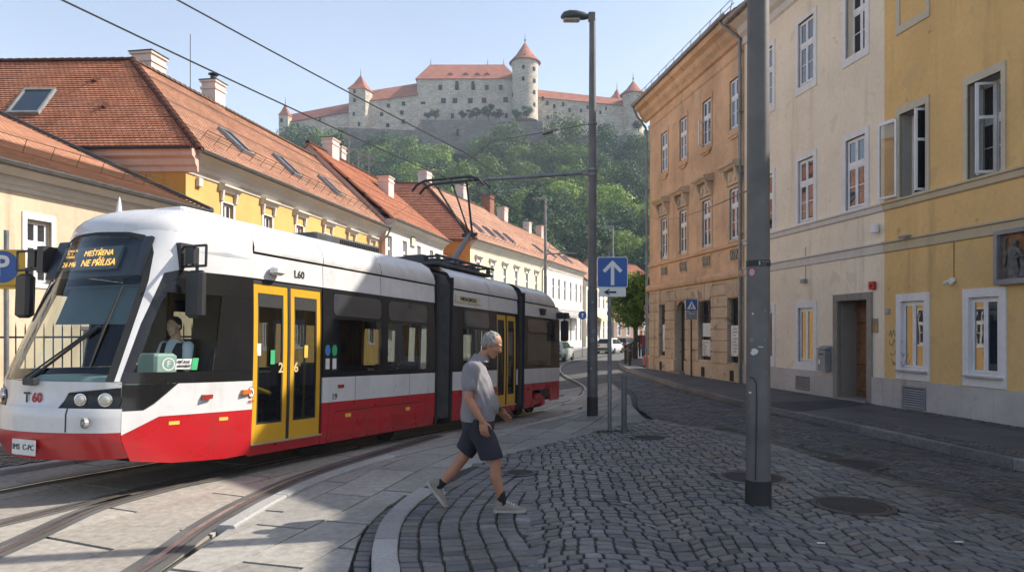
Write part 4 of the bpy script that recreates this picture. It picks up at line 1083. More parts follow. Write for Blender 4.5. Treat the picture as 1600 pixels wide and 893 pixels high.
# 3 white
hw_=lhouse('white_house','white house with plain windows and pink gable, right after the golden house',-7.55,42.0,.21,11.4,8.5,10,white_pl,tile_n,5.0,13.3,[(5.6,7.55),(1.2,3.2)],[.6,3.2,5.9,8.6],.8,.6,None,(.10,.06,.10,.02),True,pink_pl,.5)
hw_['label']='white house with small windows and a pink gable beyond the golden one'
chimney(hw_,2.2,3.2,4.5,5.2,11.5,14.1,chim_m); chimney(hw_,7.0,8.0,2.6,3.4,10,12.6,chim_m); chimney(hw_,4.6,5.3,5.0,5.6,12,14.2,chim_m)
def aerial(par,x,y,z,h):
    k=MB(); k.tube([(x,y,z),(x,y,z+h)],.022,5)
    for j,(t,w_) in enumerate(((.97,.8),(.86,.55),(.6,.35))):
        k.tube([(x-w_,y-.2,z+h*t),(x+w_,y+.2,z+h*t)],.014,4)
        for s in range(-3,4): k.tube([(x+w_*s/3.2-.0,y+.07*s-.35,z+h*t),(x+w_*s/3.2,y+.07*s+.35,z+h*t)],.009,4)
    k.build('aerial',grey_pt,par)
aerial(hw_,5.5,4.9,12.9,2.2); aerial(hw_,7.1,4.9,13.0,1.4); aerial(hw_,8.9,4.9,13.0,1.7)
k=MB(); k.box((4.25,-.10,7.35),(5.0,-.002,8.0)); q=k.build('wall_plate',grey_pt,hw_); k=MB(); k.box((4.32,-.115,7.42),(4.93,-.102,7.93)); k.build('plate_face',crm_pl,q)
# 4 light yellow with dark hipped roof
hl=lhouse('light_yellow_house','light yellow house with hipped dark roof and orange side wall, mid street',-3.4,57.3,.37,19.0,9.2,12,crm_pl,tile_p,6,15.0,[(5.5,7.5),(1.2,3.4)],[1.6,4.7,7.8,10.9,14.0,17.0],.8,.55,(.25,),(.10,.1,.25,.02),True,ora_pl,.6,roof=False)
E0=Vector((-.2,-.6,9.2)); Hh=Vector((3.5,6,14.9)); fd2=Vector((-.347,.938,0)); E1=E0+fd2*16; H1=Hh+fd2*9
k=MB(); roof_slope(k,E0,(19.1,-.6,9.2),(19.1,6,14.9),Hh,.25); roof_slope(k,(19.1,12.4,9.2),(8,12.4,9.2),Hh,(19.1,6,14.9),.3); k.build('roof',tile_p,hl,recalc=False)
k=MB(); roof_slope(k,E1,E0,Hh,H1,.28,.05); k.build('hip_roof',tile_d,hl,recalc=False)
ridge_caps(hl,E0,Hh,tile_d,.16); ridge_caps(hl,Hh,(19.1,6,14.93),tile_p,.14); ridge_caps(hl,Hh,H1,tile_d)
k=MB(); k.face([(-.0,0,-.7),(-.0+fd2.x*15,fd2.y*15,-.7),(fd2.x*15,fd2.y*15,9.1),(0,0,9.1)]); k.build('wing_wall',ora_pl,hl)
k=MB(); roof_slope(k,(-3.6,-.3,6.9),(-.05,-.3,6.9),(-.05,4.5,9.4),(-3.6,4.5,9.4),.25,.04); k.build('lean_to_roof',tile_n,hl,recalc=False)
k=MB(); k.box((-3.4,0,-.5),(-.1,4.2,7.0)); k.build('lean_to_wall',white_pl,hl)
sl=(14.9-9.2)/6.6; nvl=Vector((1,sl)).normalized()
for x in (4.2,7.0,9.6,12.2): skylight(hl,x,1.2,9.2+sl*1.8+.06,nvl,.75,1.5)
snow_rods(hl,.5,18.8,.05,9.2+sl*.65,nvl,.9,.4,1)
chimney(hl,4.2,5.2,6.1,7.0,14,16.2,chim_m); chimney(hl,12,13.1,6.0,6.9,14,16.4,chim_m); chimney(hl,17.6,18.8,5.4,6.4,14,16.3,brick_m)
k=MB(); k.tube([(18.8,-.66,9.1),(18.8,-.4,8.6),(18.8,-.12,8.2),(18.8,-.10,0)],.06,7); k.build('downpipe',black_m,hl)
# 5 white with dentil cornice
hd=lhouse('dentil_house','long white house with dentil cornice and shop awnings far along',3.25,75.4,.35,18.2,9.3,11,white_pl,tile_p,5.5,14.2,[(5.4,7.7),(.5,3.3)],[1.4,4.2,6.6,9.2,12.0,14.8,17.2],.8,.5,None,(.12,.1,.14,.02),True,white_pl,.5)
hd['label']='long white house with a dentil cornice, far along the left side'
k=MB(); x=.2
while x<18: k.box((x,-.17,8.55),(x+.16,-.062,8.75)); x+=.36
k.build('dentils',white_pl,hd)
k=MB(); sweepx(k,[(-.002,4.2),(-.12,4.25),(-.16,4.5),(-.002,4.55)],0,18.2); k.build('string_course',white_pl,hd)
k=MB(); k.face([(6,-.02,4.1),(15,-.02,4.1),(15,-1.5,3.5),(6,-1.5,3.5)]); k.face([(6,-1.5,3.5),(15,-1.5,3.5),(15,-1.5,3.25),(6,-1.5,3.25)]); k.build('awning',plain('striped_grey_awning',(.30,.29,.28),.8,.3,12),hd)
for x in (3,8,13,16): skylight(hd,x,1.4,9.3+(14.2-9.3)/6*1.95,Vector((1,.816)).normalized(),.8,1.6)
chimney(hd,3,4.2,5.4,6.3,13,15.8,chim_m); chimney(hd,11.5,12.5,5.2,6,13,15.3,chim_m); chimney(hd,16.8,17.8,5.2,6,13,15.6,pink_pl)
# 6,7 further houses
hf=lhouse('ivory_house','narrow ivory house with cream awning after the dentil house',9.8,93.0,.42,12,8.3,10,ivory_pl,tile_p,5,12.4,[(4.9,7.2),(.6,3.2)],[1.4,3.8,6.2,8.6,11],.8,.5,None,(.1,.1,.1,.02),True)
hf['label']='ivory house with a cream shop awning, seen past the blue arrow sign'
k=MB(); k.face([(1,-.02,4.3),(8,-.02,4.3),(8,-1.9,3.3),(1,-1.9,3.3)]); k.face([(1,-1.9,3.3),(8,-1.9,3.3),(8,-1.9,3.0),(1,-1.9,3.0)]); k.build('awning',plain('cream_awning',(.62,.50,.30),.8,.15,6),hf)
hk=lhouse('brick_red_house','brick red house closing the far end of the street',15.2,105.5,.9,14,9.0,10,plaster('brick_red_plaster',(.33,.22,.175),(.2,.14,.12),.4,.15),tile_d,5,12.8,[(5,7),(1,3.4)],[1.5,4,6.5,9,11.5],.85,.5)
hm_=lhouse('rose_house','rose coloured house at the bend of the far street',25.5,117,3.2,16,8.2,9,pink_pl,tile_d,4.5,11.6,[(4.8,6.8),(1,3.2)],[1.5,4,6.5,9,11.5,14],.85,.5)
hm2=back_house('corner_house','pale house hidden round the corner behind the orange house',11.6,52.5,math.atan2(-.93,-.2),15,9,7.5,white_pl,tile_n)

# ================================================================= castle hill
def hillz(x,y):
    t=max(0,min(1.0,(y-112)/136)); z=58*t**1.08+17*sm((y-256)/3)
    lat=sm((x+150)/62)*.93+.07
    z*=lat
    if y>262: z=min(z,76*lat)
    if y>300: z*=max(0,1-(y-300)/160)
    return z+2.0*mnoise.noise((x*.03,y*.03,2))*min(1,t*3)-.4
hm=MB(); xs=[-260+8*k for k in range(0,66)]; ys=[104+6*k for k in range(0,60)]
ids=[[hm.p((x,y,hillz(x,y))) for x in xs] for y in ys]
for a,b in zip(ids,ids[1:]):
    for k in range(len(xs)-1): hm.fi([a[k],a[k+1],b[k+1],b[k]])
hill_m=plain('hillside_green',(.045,.07,.022),.95,.5,.15,.8,1.5)
tag(hm.build('hill',hill_m,smooth=True,recalc=False),kind='structure')

def castle_stone(name,col,dark,sc=1.0):
    m,t,b=nt(name)
    rgb=t.nodes.new('ShaderNodeRGB'); rgb.outputs[0].default_value=(*col,1)
    c=mul(t,rgb.outputs[0],mrange(t,nz(t,.12,6,.65),.72,1.22,.3,.7))
    c=mul(t,c,mrange(t,nz(t,1.1,6,.7,stretch(t,1,1,2.2)),.66,1.28,.3,.7))
    c=mixc(t,mrange(t,nz(t,.45,6,.7,stretch(t,.6,.6,2.5)),0,.7,.54,.72),c,dark)
    c=mixc(t,mrange(t,nz(t,.33,5,.7,stretch(t,1,1,1.8)),0,.55,.58,.72),c,(.40,.24,.16))
    br=t.nodes.new('ShaderNodeTexBrick'); br.inputs['Scale'].default_value=1; br.inputs['Brick Width'].default_value=1.5; br.inputs['Row Height'].default_value=.62; br.inputs['Mortar Size'].default_value=.06; br.inputs['Color1'].default_value=(1.1,1.1,1.1,1); br.inputs['Color2'].default_value=(.78,.78,.78,1); br.inputs['Mortar'].default_value=(.6,.6,.6,1)
    tc=t.nodes.new('ShaderNodeTexCoord'); sp_=t.nodes.new('ShaderNodeSeparateXYZ'); cb_=t.nodes.new('ShaderNodeCombineXYZ'); t.links.new(tc.outputs['Object'],sp_.inputs[0]); ad_=t.nodes.new('ShaderNodeMath'); t.links.new(sp_.outputs['X'],ad_.inputs[0]); t.links.new(sp_.outputs['Y'],ad_.inputs[1]); t.links.new(ad_.outputs[0],cb_.inputs['X']); t.links.new(sp_.outputs['Z'],cb_.inputs['Y']); t.links.new(cb_.outputs[0],br.inputs['Vector'])
    mz=t.nodes.new('ShaderNodeMix'); mz.data_type='RGBA'; mz.blend_type='MULTIPLY'; mz.inputs['Factor'].default_value=.8; t.links.new(c,mz.inputs['A']); t.links.new(br.outputs['Color'],mz.inputs['B']); c=mz.outputs['Result']
    t.links.new(c,b.inputs['Base Color']); b.inputs['Roughness'].default_value=.95; b.inputs['Specular IOR Level'].default_value=.1
    bump(t,b,nz(t,2.2,5,.7),.7,.25); return m
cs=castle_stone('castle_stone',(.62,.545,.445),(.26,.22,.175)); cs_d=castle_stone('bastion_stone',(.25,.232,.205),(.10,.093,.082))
ct=plain('castle_roof_tiles',(.33,.115,.065),.9,.22,.5,.5,3); ct2=plain('castle_roof_tiles_dark',(.26,.085,.055),.9,.22,.5,.5,3)
def cpt(px,y,D): return Vector(((px-CX)/F*D,D,ZC+(HY-y)/F*D))
def cthing(name,label,cat,px,y,D):
    p=cpt(px,y,D); o=thing(name,label,cat,p); return o,Matrix.Translation(-p)
def cwindows(o,T,lst,D,sz=(1.1,1.5),off=.05,name='window'):
    for px,y in lst:
        c=cpt(px,y,D); k=MB(T); k.box((c.x-sz[0]/2,c.y-.25-off,c.z-sz[1]/2),(c.x+sz[0]/2,c.y+.2,c.z+sz[1]/2)); k.build(name,dark_m,o)
def cwing(name,label,px0,px1,yt,yb,D0,D1,dep,ridge,rm=None,wins=(),sz=(1,1.4),cat='castle wing',front_only=True):
    o,T=cthing(name,label,cat,(px0+px1)/2,max(yb),(D0+D1)/2)
    a,b=cpt(px0,yt[0],D0),cpt(px1,yt[1],D1); a0,b0=cpt(px0,yb[0],D0),cpt(px1,yb[1],D1); dv=Vector((0,dep,0))
    k=MB(T)
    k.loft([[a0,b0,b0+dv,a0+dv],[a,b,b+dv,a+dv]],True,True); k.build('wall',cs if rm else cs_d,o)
    if rm:
        D0r,D1r=D0+dep*.5,D1+dep*.5
        r0,r1=cpt(px0,ridge[0],D0r),cpt(px1,ridge[1],D1r); e=Vector((0,-.7,-.1)); k=MB(T)
        A,B=a+e,b+e; C2,D2=b+dv-e*1.0,a+dv-e*1.0
        for q in ([A,B,r1,r0],[C2,D2,r0,r1],[D2,A,r0],[B,C2,r1],[A,D2,C2,B]): k.face(q)
        k.build('roof',rm,o)
    cwindows(o,T,wins,(D0+D1)/2-(0 if D0==D1 else 0),sz)
    return o,T
# keep
o,T=cthing('castle_keep','main castle keep with long hipped red roof and two rows of windows','castle',727,200,260)
a,b=cpt(652,124,260),cpt(806,124,260); z0=cpt(652,205,260).z
k=MB(T); k.box((a.x,260,z0),(b.x,274,a.z)); k.build('wall',cs,o)
k=MB(T); r0,r1=cpt(672,101,267),cpt(788,101,267); e=.7
c4=[Vector((a.x-e,260-e,a.z)),Vector((b.x+e,260-e,a.z)),Vector((b.x+e,274+e,a.z)),Vector((a.x-e,274+e,a.z))]
for q in ([c4[0],c4[1],r1,r0],[c4[2],c4[3],r0,r1],[c4[3],c4[0],r0],[c4[1],c4[2],r1],c4[::-1]): k.face(q)
rf=k.build('roof',ct,o)
for px in (704,728,746,761):
    c=cpt(px,119,262.2); k=MB(T); k.prism([(c.x-1.1,c.z-1.2),(c.x+1.1,c.z-1.2),(c.x+1.1,c.z+.3),(c.x,c.z+1.0),(c.x-1.1,c.z+.3)],c.y-1.2,c.y+2.5,'y'); d_=k.build('dormer',ct2,rf)
for px in (673,787,762):
    c=cpt(px,101,267); k=MB(T); k.tube([c,c+Vector((0,0,2.2))],[.18,.05],5); k.build('finial',black_m,rf)
cwindows(o,T,[(688,137),(714,137),(739.5,137),(760.5,137),(782.5,137)],260,(1.35,1.75)); cwindows(o,T,[(693,157.5),(711,157.5),(735,157.5),(756.5,157),(790,156)],260,(1.7,1.8))
cwindows(o,T,[(707,181),(791,181),(714,131),(739,131)],260,(1.1,1.7)); cwindows(o,T,[(661,161)],260,(1.7,.8))
def round_tower(name,label,px0,px1,ytop,ybot,yapex,D,wins,flare=0,over=1.3,sz=(.95,1.3),dorm=()):
    o,T=cthing(name,label,'castle tower',(px0+px1)/2,ybot,D)
    c=cpt((px0+px1)/2,ybot,D); r=(px1-px0)/F*D/2; zt=cpt(0,ytop,D).z; za=cpt(0,yapex,D).z; H=zt-c.z
    k=MB(T); k.lathe([(r*(1.04),0),(r,H*.55),(r,H-2.6),(r*1.07+flare,H-1.4),(r*1.07+flare,H)],c,28); k.build('wall',cs,o,smooth=True)
    k=MB(T); k.lathe([(r+over,H-.3),(r+over-.25,H+.1),(r*.72,H+(za-zt)*.33),(.05,za-zt+H)],c,28); rf=k.build('roof',ct,o,smooth=True)
    k=MB(T); t=c+Vector((0,0,H+za-zt)); k.tube([t-Vector((0,0,.3)),t+Vector((0,0,3.0))],[.16,.05],6); k.ell(t+Vector((0,0,.7)),(.35,.35,.35),8,6); k.build('finial',black_m,rf)
    for px,y in wins:
        s=max(-.96,min(.96,((px-CX)/F*D-c.x)/r)); a=math.asin(s); z=cpt(0,y,D).z
        M_=T@Matrix.Translation((c.x+r*math.sin(a)*1.0,c.y-r*math.cos(a)*1.0,z))@Matrix.Rotation(a,4,'Z')
        k=MB(M_); k.box((-sz[0]/2,-.22,-sz[1]/2),(sz[0]/2,.6,sz[1]/2)); k.build('window',dark_m,o)
    for px,y in dorm:
        s=((px-CX)/F*D-c.x)/r; a=math.asin(max(-.9,min(.9,s))); z=cpt(0,y,D).z
        M_=T@Matrix.Translation((c.x+r*math.sin(a)*.95,c.y-r*math.cos(a)*.95,z))@Matrix.Rotation(a,4,'Z'); k=MB(M_); k.prism([(-.5,-.7),(.5,-.7),(.5,.1),(0,.7),(-.5,.1)],-.5,1.5,'y'); k.build('dormer',ct2,rf)
    return o
round_tower('castle_tower','tall round castle tower with pointed red cone roof beside the keep',800.5,840,98,190,66,257,[(817.5,112),(834,113),(817.3,130),(834.5,131),(834.3,149),(834.2,168),(801,150)],0,1.2,dorm=[(819,94),(832,95)])
round_tower('castle_tower','short round castle tower at the right end of the curtain wall',973.5,1005,148,215,126,258,[(979,152),(993.5,153),(1000,153)],0,1.2)
# slim tower behind
def square_tower(name,label,px0,px1,pxs,ytop,ybot,yapex,D,wins=(),rm=ct):
    "square tower turned so that its right flank shows"
    o,T=cthing(name,label,'castle tower',(px0+px1)/2,ybot,D)
    A=cpt(px0,ybot,D); B=cpt(pxs,ybot,D); Cc=cpt(px1,ybot,D+ (px1-pxs)/F*D*1.6); D_=A+(Cc-B); H=cpt(0,ytop,D).z-A.z; za=cpt(0,yapex,D).z-A.z
    q=[Vector(v) for v in (A,B,Cc,D_)]
    for v in q: v.z=A.z
    up=Vector((0,0,H)); k=MB(T); k.loft([q,[v+up for v in q]],True,True); k.build('wall',cs,o)
    ctr=sum(q,Vector())/4; k=MB(T); e=[ctr+(v-ctr)*1.16+up for v in q]; mid=[ctr+(v-ctr)*.62+Vector((0,0,H+(za-H)*.36)) for v in q]; ap=ctr+Vector((0,0,za))
    k.loft([e,mid],True); 
    for i in range(4): k.face([mid[i],mid[(i+1)%4],ap])
    k.face(e[::-1]); rf=k.build('roof',rm,o); k=MB(T); k.tube([ap-Vector((0,0,.3)),ap+Vector((0,0,2.4))],[.15,.05],5); k.build('finial',black_m,rf)
    cwindows(o,T,wins,D,(.8,1.3)); return o
square_tower('castle_tower','square castle tower with red pyramid roof left of the keep',545,582,571,139,205,114,256,[(554,143),(554,157),(553,178),(561,194)])
square_tower('castle_tower','small corner tower at the far left end of the castle',435.5,456,450,180,216,160,258,[(440,188)])
square_tower('castle_tower','slim red pointed tower peeping out behind the right round tower',955,973,966,153,200,136,276,[],ct2)
cwing('castle_wing','sloping castle wing with red roof between square tower and keep',578,653,(158,148.5),(206,204),259,260,9,(142,130),ct,[(607,165.5),(630.5,162),(628,176),(596.5,179),(606,196),(630,190)],(1.2,1.4))
o,T=cwing('castle_wing','low castle wing with a long red roof at the far left',452,547,(191,175.5),(222,214),260,257,7,(179,161),ct2,[(500,186),(514,183),(526,181),(465,196)],(.8,1.3))
for nm,px in (('a',591),('b',629)): pass
cwing('castle_wing','right castle wing with pink tiled roof and loophole windows',838,976,(152,165.5),(214,220),260,259,7,(140,155),ct,[(848,154),(855,161),(880,163),(890,172),(908,173),(918,168),(938,176),(955,182),(936,199),(958,200),(866,166),(856,183),(930,170),(947,170),(960,173)],(.8,1.3))
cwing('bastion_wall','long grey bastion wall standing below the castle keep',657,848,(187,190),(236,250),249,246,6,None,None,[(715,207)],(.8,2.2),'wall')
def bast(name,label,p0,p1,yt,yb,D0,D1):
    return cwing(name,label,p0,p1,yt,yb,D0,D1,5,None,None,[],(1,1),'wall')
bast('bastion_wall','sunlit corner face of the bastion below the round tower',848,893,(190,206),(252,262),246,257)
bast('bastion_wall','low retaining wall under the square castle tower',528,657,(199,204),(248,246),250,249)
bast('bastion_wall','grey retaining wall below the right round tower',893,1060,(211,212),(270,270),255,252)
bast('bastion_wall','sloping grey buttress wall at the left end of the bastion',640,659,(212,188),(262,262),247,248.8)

# ------------------------------------------------------------- trees
lf=[leaf_mat('leaves_deep',[(0,(.016,.045,.018)),(.5,(.034,.08,.028)),(1,(.07,.125,.038))]),
    leaf_mat('leaves_mid',[(0,(.06,.115,.02)),(.5,(.115,.19,.036)),(1,(.17,.25,.055))]),
    leaf_mat('leaves_light',[(0,(.10,.17,.025)),(.5,(.17,.25,.042)),(1,(.24,.32,.065))])]
bark=plain('bark',(.07,.055,.042),.9,.35,4,.5,20)
def crown_mesh(seed,W,H,nclump,nleaf,ls,mat,shape='round',low=0.0):
    rr=random.Random(seed); k=MB()
    cl=[]
    for i in range(nclump):
        while True:
            x,y,z=rr.uniform(-1,1),rr.uniform(-1,1),rr.uniform(-1,1)
            q=x*x+y*y+z*z
            if q<1 and (q>.25 or i<2): break
        if shape=='cone': f=1-.75*(z+1)/2; x*=f; y*=f
        elif shape=='round': 
            if z<-.2: x*=.8; y*=.8
        cl.append((Vector((x*W*.36,y*W*.36,low+H*.5+z*H*.38)),rr.uniform(.12,.21)*W,))
    for c,r in cl:
        for j in range(nleaf):
            d=Vector((rr.gauss(0,1),rr.gauss(0,1),rr.gauss(0,1)+.25)).normalized()
            p=c+Vector((d.x*r,d.y*r,d.z*r*.85))*rr.uniform(.72,1.08)
            n=(d+Vector((rr.gauss(0,.34),rr.gauss(0,.34),rr.gauss(0,.34)))).normalized()
            u=n.orthogonal().normalized(); a=rr.uniform(0,2*PI); w_=n.cross(u); u2=u*math.cos(a)+w_*math.sin(a); w2=n.cross(u2)
            s=ls*rr.uniform(.6,1.25)
            k.face([p-u2*s*.5,p-w2*s*.32+n*s*.06,p+u2*s*.55,p+w2*s*.32+n*s*.06])
    return k,cl
def make_tree(name,label,seed,W,H,trunk,nclump,nleaf,ls,mat,shape='round',group=None):
    o=thing(name,label,'tree',(0,0,0),group=group)
    k,cl=crown_mesh(seed,W,H-trunk*.75,nclump,nleaf,ls,mat,shape,trunk*.75); k.build('crown',mat,o,recalc=False)
    t=MB(); r=H*.018+.05; t.tube([(0,0,-.6),(0.02,0,trunk*.5),(0,.03,trunk),(0,0,H*.62)],[r*1.3,r,r*.9,r*.3],7)
    for c,rr_ in cl[:7]: t.tube([(0,0,trunk*.9),(c.x*.5,c.y*.5,(trunk*.9+c.z)/2),c],[r*.5,r*.32,r*.1],5)
    t.build('trunk',bark,o); return o
protos=[]
specs=[('t','round',13,12,1.8,26,110,.62,0),('t','round',15,13.5,2,30,110,.66,1),('t','round',12,11.5,1.8,24,110,.6,2),('t','cone',8.5,14.5,1.8,24,105,.55,0),('t','round',10,8,1.0,20,105,.55,1),('t','oval',9.5,13.5,2,26,105,.58,2)]
tones={0:'deep green',1:'mid green',2:'light green'}
for i,(nm,sh,W,H,tr,nc,nl,ls,mi) in enumerate(specs):
    t=make_tree('hill_tree','x',40+i,W,H,tr,nc,nl,ls,lf[mi],sh); protos.append((t,mi,sh,W))
rr=random.Random(21); placed=[]
manual=[(795,240,1,1.42),(772,236,0,1.05),(818,238,2,1.15),(735,236,4,.9),(690,225,2,1.0),(600,244,0,1.32),(628,244,1,1.2),(576,244,3,.95),(845,226,1,1.1),(880,242,1,1.42),(950,243,0,1.38),(985,243,0,1.3),(920,242,2,1.1),(1005,240,1,1.2),(470,245,0,1.42),(503,245,1,1.3),(533,246,3,1.32),(450,246,0,1.1),(487,240,3,1.2),(553,242,4,1.0),(955,172,2,1.4),(985,192,0,1.2),(900,192,1,1.2),(820,205,2,1.1),(760,200,1,1.1),(650,205,2,1.2),(925,220,0,1.1),(710,190,1,1.25),(860,190,2,1.2)]
def top_limit(px):
    for x0,x1,v in ((0,530,192),(530,560,200),(560,650,202),(650,752,238),(752,772,225),(772,828,194),(828,895,222),(895,935,206),(935,980,200),(980,1100,204)):
        if x0<=px<x1: return v
    return 200
pos=[]
for px,D,ki,s in manual: pos.append(((px-CX)/F*D,D,ki,s))
tries=0
while len(pos)<165 and tries<30000:
    tries+=1; D=rr.uniform(122,247); px=rr.uniform(425,1030); x=(px-CX)/F*D; ki=rr.choice([0,0,0,1,1,0,2,3,3,4,5]); sc=rr.uniform(.72,1.12)
    topz=hillz(x,D)+specs[ki][4]*sc*1.02
    if HY-(topz-ZC)*F/D < top_limit(px): continue
    dmin=6.9-(D<170)*.9
    if all((x-a)**2+((D-b)*.8)**2>dmin**2 for a,b,_,_ in pos): pos.append((x,D,ki,sc))
first={}
for x,D,ki,s in pos:
    t,mi,sh,W=protos[ki]
    band='high up close under the castle walls' if D>205 else ('half way up the castle hill' if D>160 else 'low on the castle hill above the rooftops')
    kind={'round':'rounded','cone':'pointed','oval':'tall narrow'}[sh]+(' low' if ki==4 else '')
    c=t if ki not in first else copy_tree(t); first[ki]=1
    z=hillz(x,D)
    c.location=(x,D,z-.3); c.rotation_euler=(0,0,rr.uniform(0,6.28)); c.scale=(s,s,s*rr.uniform(.92,1.12))
    c['label']=f'{kind} {tones[mi]} tree {band}'; c['group']=f'{kind} {tones[mi]} trees {band}'
k=MB(); rr=random.Random(5)
for i in range(16000):
    D=rr.uniform(118,255); x=rr.uniform(-.36,.24)*D; z=hillz(x,D)
    if D>246: continue
    for j in range(2):
        p=Vector((x+rr.uniform(-1,1),D+rr.uniform(-1,1),z+rr.uniform(.1,1.5))); n=Vector((rr.gauss(0,.6),rr.gauss(0,.6)-.3,1)).normalized(); u=n.orthogonal().normalized(); a=rr.uniform(0,6.28); w_=n.cross(u); u2=u*math.cos(a)+w_*math.sin(a); w2=n.cross(u2); s=rr.uniform(.5,1.0)
        k.face([p-u2*s*.5,p-w2*s*.35,p+u2*s*.5,p+w2*s*.35])
tag(k.build('undergrowth',lf[0],recalc=False),kind='stuff')
# shrubs on the castle terraces
b0=make_tree('castle_bush','low leafy bush growing on the castle terrace in front of the keep walls',77,4.6,4.2,.3,14,90,.42,lf[0],'round','bushes along the castle terrace')
for i,(px,y,D,s) in enumerate([(680,187,254,1),(722,186,255,.8),(735,186,255,.9),(745,184,255,.9),(763,186,255,1.35),(775,187,255,.8),(806,187,252,1),(823,184,251,1.1),(780,186,255,.9),(998,205,253,1.1),(668,187,254,.7)]):
    c=b0 if i==0 else copy_tree(b0); p=cpt(px,y,D); c.location=p; c.scale=(s,s,s); c.rotation_euler=(0,0,i*1.3)
bs=[((px-CX)/F*D,D,sc) for px,D,sc in [(898,243,.8),(906,246,.95),(915,244,.75),(924,247,1.0),(934,244,.85),(943,246,1.05),(952,243,.9),(962,246,1.0),(972,244,.8),(981,246,1.1),(991,243,.9),(1001,245,1.0),(1010,243,.9),(902,238,1.1),(929,238,1.15),(968,238,1.1),(998,237,1.1),(446,246,.9),(456,247,1.0),(468,246,.9),(480,247,1.1),(492,246,1.0),(505,247,1.0),(518,246,1.1),(530,245,.9),(546,244,.8),(875,245,.7),(866,243,.8)]]
g0=make_tree('slope_bush','rounded bush on the open grassy slope under the outer castle walls',78,6.4,5.4,.4,18,95,.5,lf[1],'round','bushes on the slope under the outer castle walls')
for i,(x,D,sc) in enumerate(bs):
    c=g0 if i==0 else copy_tree(g0); c.location=(x,D,hillz(x,D)-.4); c.scale=(sc,sc,sc); c.rotation_euler=(0,0,i*1.7)
# street tree by the orange corner
st=make_tree('street_tree','round leafy street tree on the right pavement beyond the orange house',5,4.4,5.9,2.0,44,330,.19,leaf_mat('street_tree_leaves',[(0,(.12,.22,.03)),(.5,(.20,.32,.045)),(1,(.30,.42,.07))],.5),'round'); st.location=(8.75,50,.12)
# ================================================================= tram
tw=paint('tram_white_paint',(.66,.655,.66))
twd=paint('tram_white_roof',(.62,.612,.605),.38,.3,(.22,.20,.18),.7)
tred=paint('tram_red_paint',(.48,.012,.018),.28,.5,(.10,.05,.04),.6)
tblk=plain('tram_black_panel',(.012,.012,.013),.22,.2,2,0,coat=.15,spec=.35)
tyel=plain('tram_yellow_door',(.62,.34,.02),.35,.08,2,0,coat=.4)
trub=plain('black_rubber',(.018,.018,.018),.75,.2,6,.1,50)
tgls=clear_glass('tram_glass',(.37,.40,.395),1.8,.0)
twsh=clear_glass('windscreen_glass',(.80,.85,.83),1.6,.0)
tcab=clear_glass('cab_side_glass',(.84,.88,.86),1.45,.0)
thop=plain('hopper_glass',(.045,.046,.05),.08,.1,2,0,coat=.5)
tint=plain('tram_interior_grey',(.16,.16,.165),.6,.15,3,.05)
tseat=plain('seat_fabric',(.05,.06,.10),.9,.2,30,.2)
tdash=plain('dashboard_green_grey',(.30,.42,.39),.55,.1,3,.05)
chrome=plain('lamp_reflector',(.7,.7,.7),.12,.1,6,0,metal=1)
lampg=plain('lamp_lens',(.55,.50,.42),.1,.1,6,0,coat=1)
amber=plain('amber_lens',(.55,.16,.03),.25,.1,6,0,coat=.5); redl=plain('red_lens',(.30,.03,.02),.25,.1,6,0,coat=.5)
led=emit('display_led',(1,.50,.10),1.1)
screen=plain('display_screen',(.10,.115,.115),.35,.1,3,0)
ink=plain('black_lettering',(.02,.02,.02),.6,.1,4,0); redink=plain('red_lettering',(.42,.02,.03),.5,.1,4,0)
gold=plain('yellow_sticker',(.75,.48,.08),.5,.1,6,0); grn=plain('green_sticker',(.05,.38,.16),.5,.1,6,0); blu=plain('blue_sticker',(.06,.22,.50),.5,.1,6,0)
tram=thing('tram','red, white and black articulated tram with yellow doors coming down the track','tram',(TA.x,TA.y,0),(0,rad(1.95),math.atan2(.915,.4035)))
W2=2.5
def inset(z): 
    if z>1.3: return .05*((z-1.3)/1.6)**2
    if z<.5: return .05*((.5-z)/.3)**2
    return 0.0
def Sd(s,z): return (s,inset(z),z)
def SdL(s,z): return (s,W2-inset(z),z)
def Nraw(p,z):
    q=1-abs(p); qc=.55
    k=max(0,min(1.15,(z-1.25)/1.67)); r=.64*k if z>1.25 else 0
    if z<1.0: r-=.05*sm((1.0-z)/.08)
    if z<.62: r+=.10*((.62-z)/.2)
    cs=-1.6+r; ct=.25+.10*k; F_=.35-.06*k
    q=max(0,q)
    if q<=qc:
        a=q/qc; t=ct*a**1.7; s=.1+(cs-.1)*a; t+=inset(z)*(1-a)
    else:
        b=(q-qc)/(1-qc); t=ct+(1.25-ct)*b; s=cs-F_*(1-(1-b)**2)
    if p>0: t=W2-t
    return Vector((s,t,z))
def N(p,z):
    if abs(p)>.93: return Nraw(p,z)
    d=.045; return sum((Nraw(max(-1,min(1,p+e*d)),z) for e in (-1,-.5,0,.5,1)),Vector())/5
N.inward=True
def rr_poly(x0,x1,z0,z1,r,n=4,rx=None):
    rx=rx or r; out=[]
    for cx,cz,a0 in ((x1-rx,z0+r,-90),(x1-rx,z1-r,0),(x0+rx,z1-r,90),(x0+rx,z0+r,180)):
        for k in range(n+1): a=rad(a0+90*k/n); out.append((cx+rx*math.cos(a),cz+r*math.sin(a)))
    return out
def rect(x0,x1,z0,z1): return [(x0,z0),(x1,z0),(x1,z1),(x0,z1)]
def P_(name,mat,polys,fn,off=0,thick=.03,du=.25,dv=.25,parent=tram,smooth=True):
    k=MB()
    for p in polys: patch(k,p,fn,off,thick,du,dv)
    return k.build(name,mat,parent,smooth=smooth,angle=40,recalc=True)
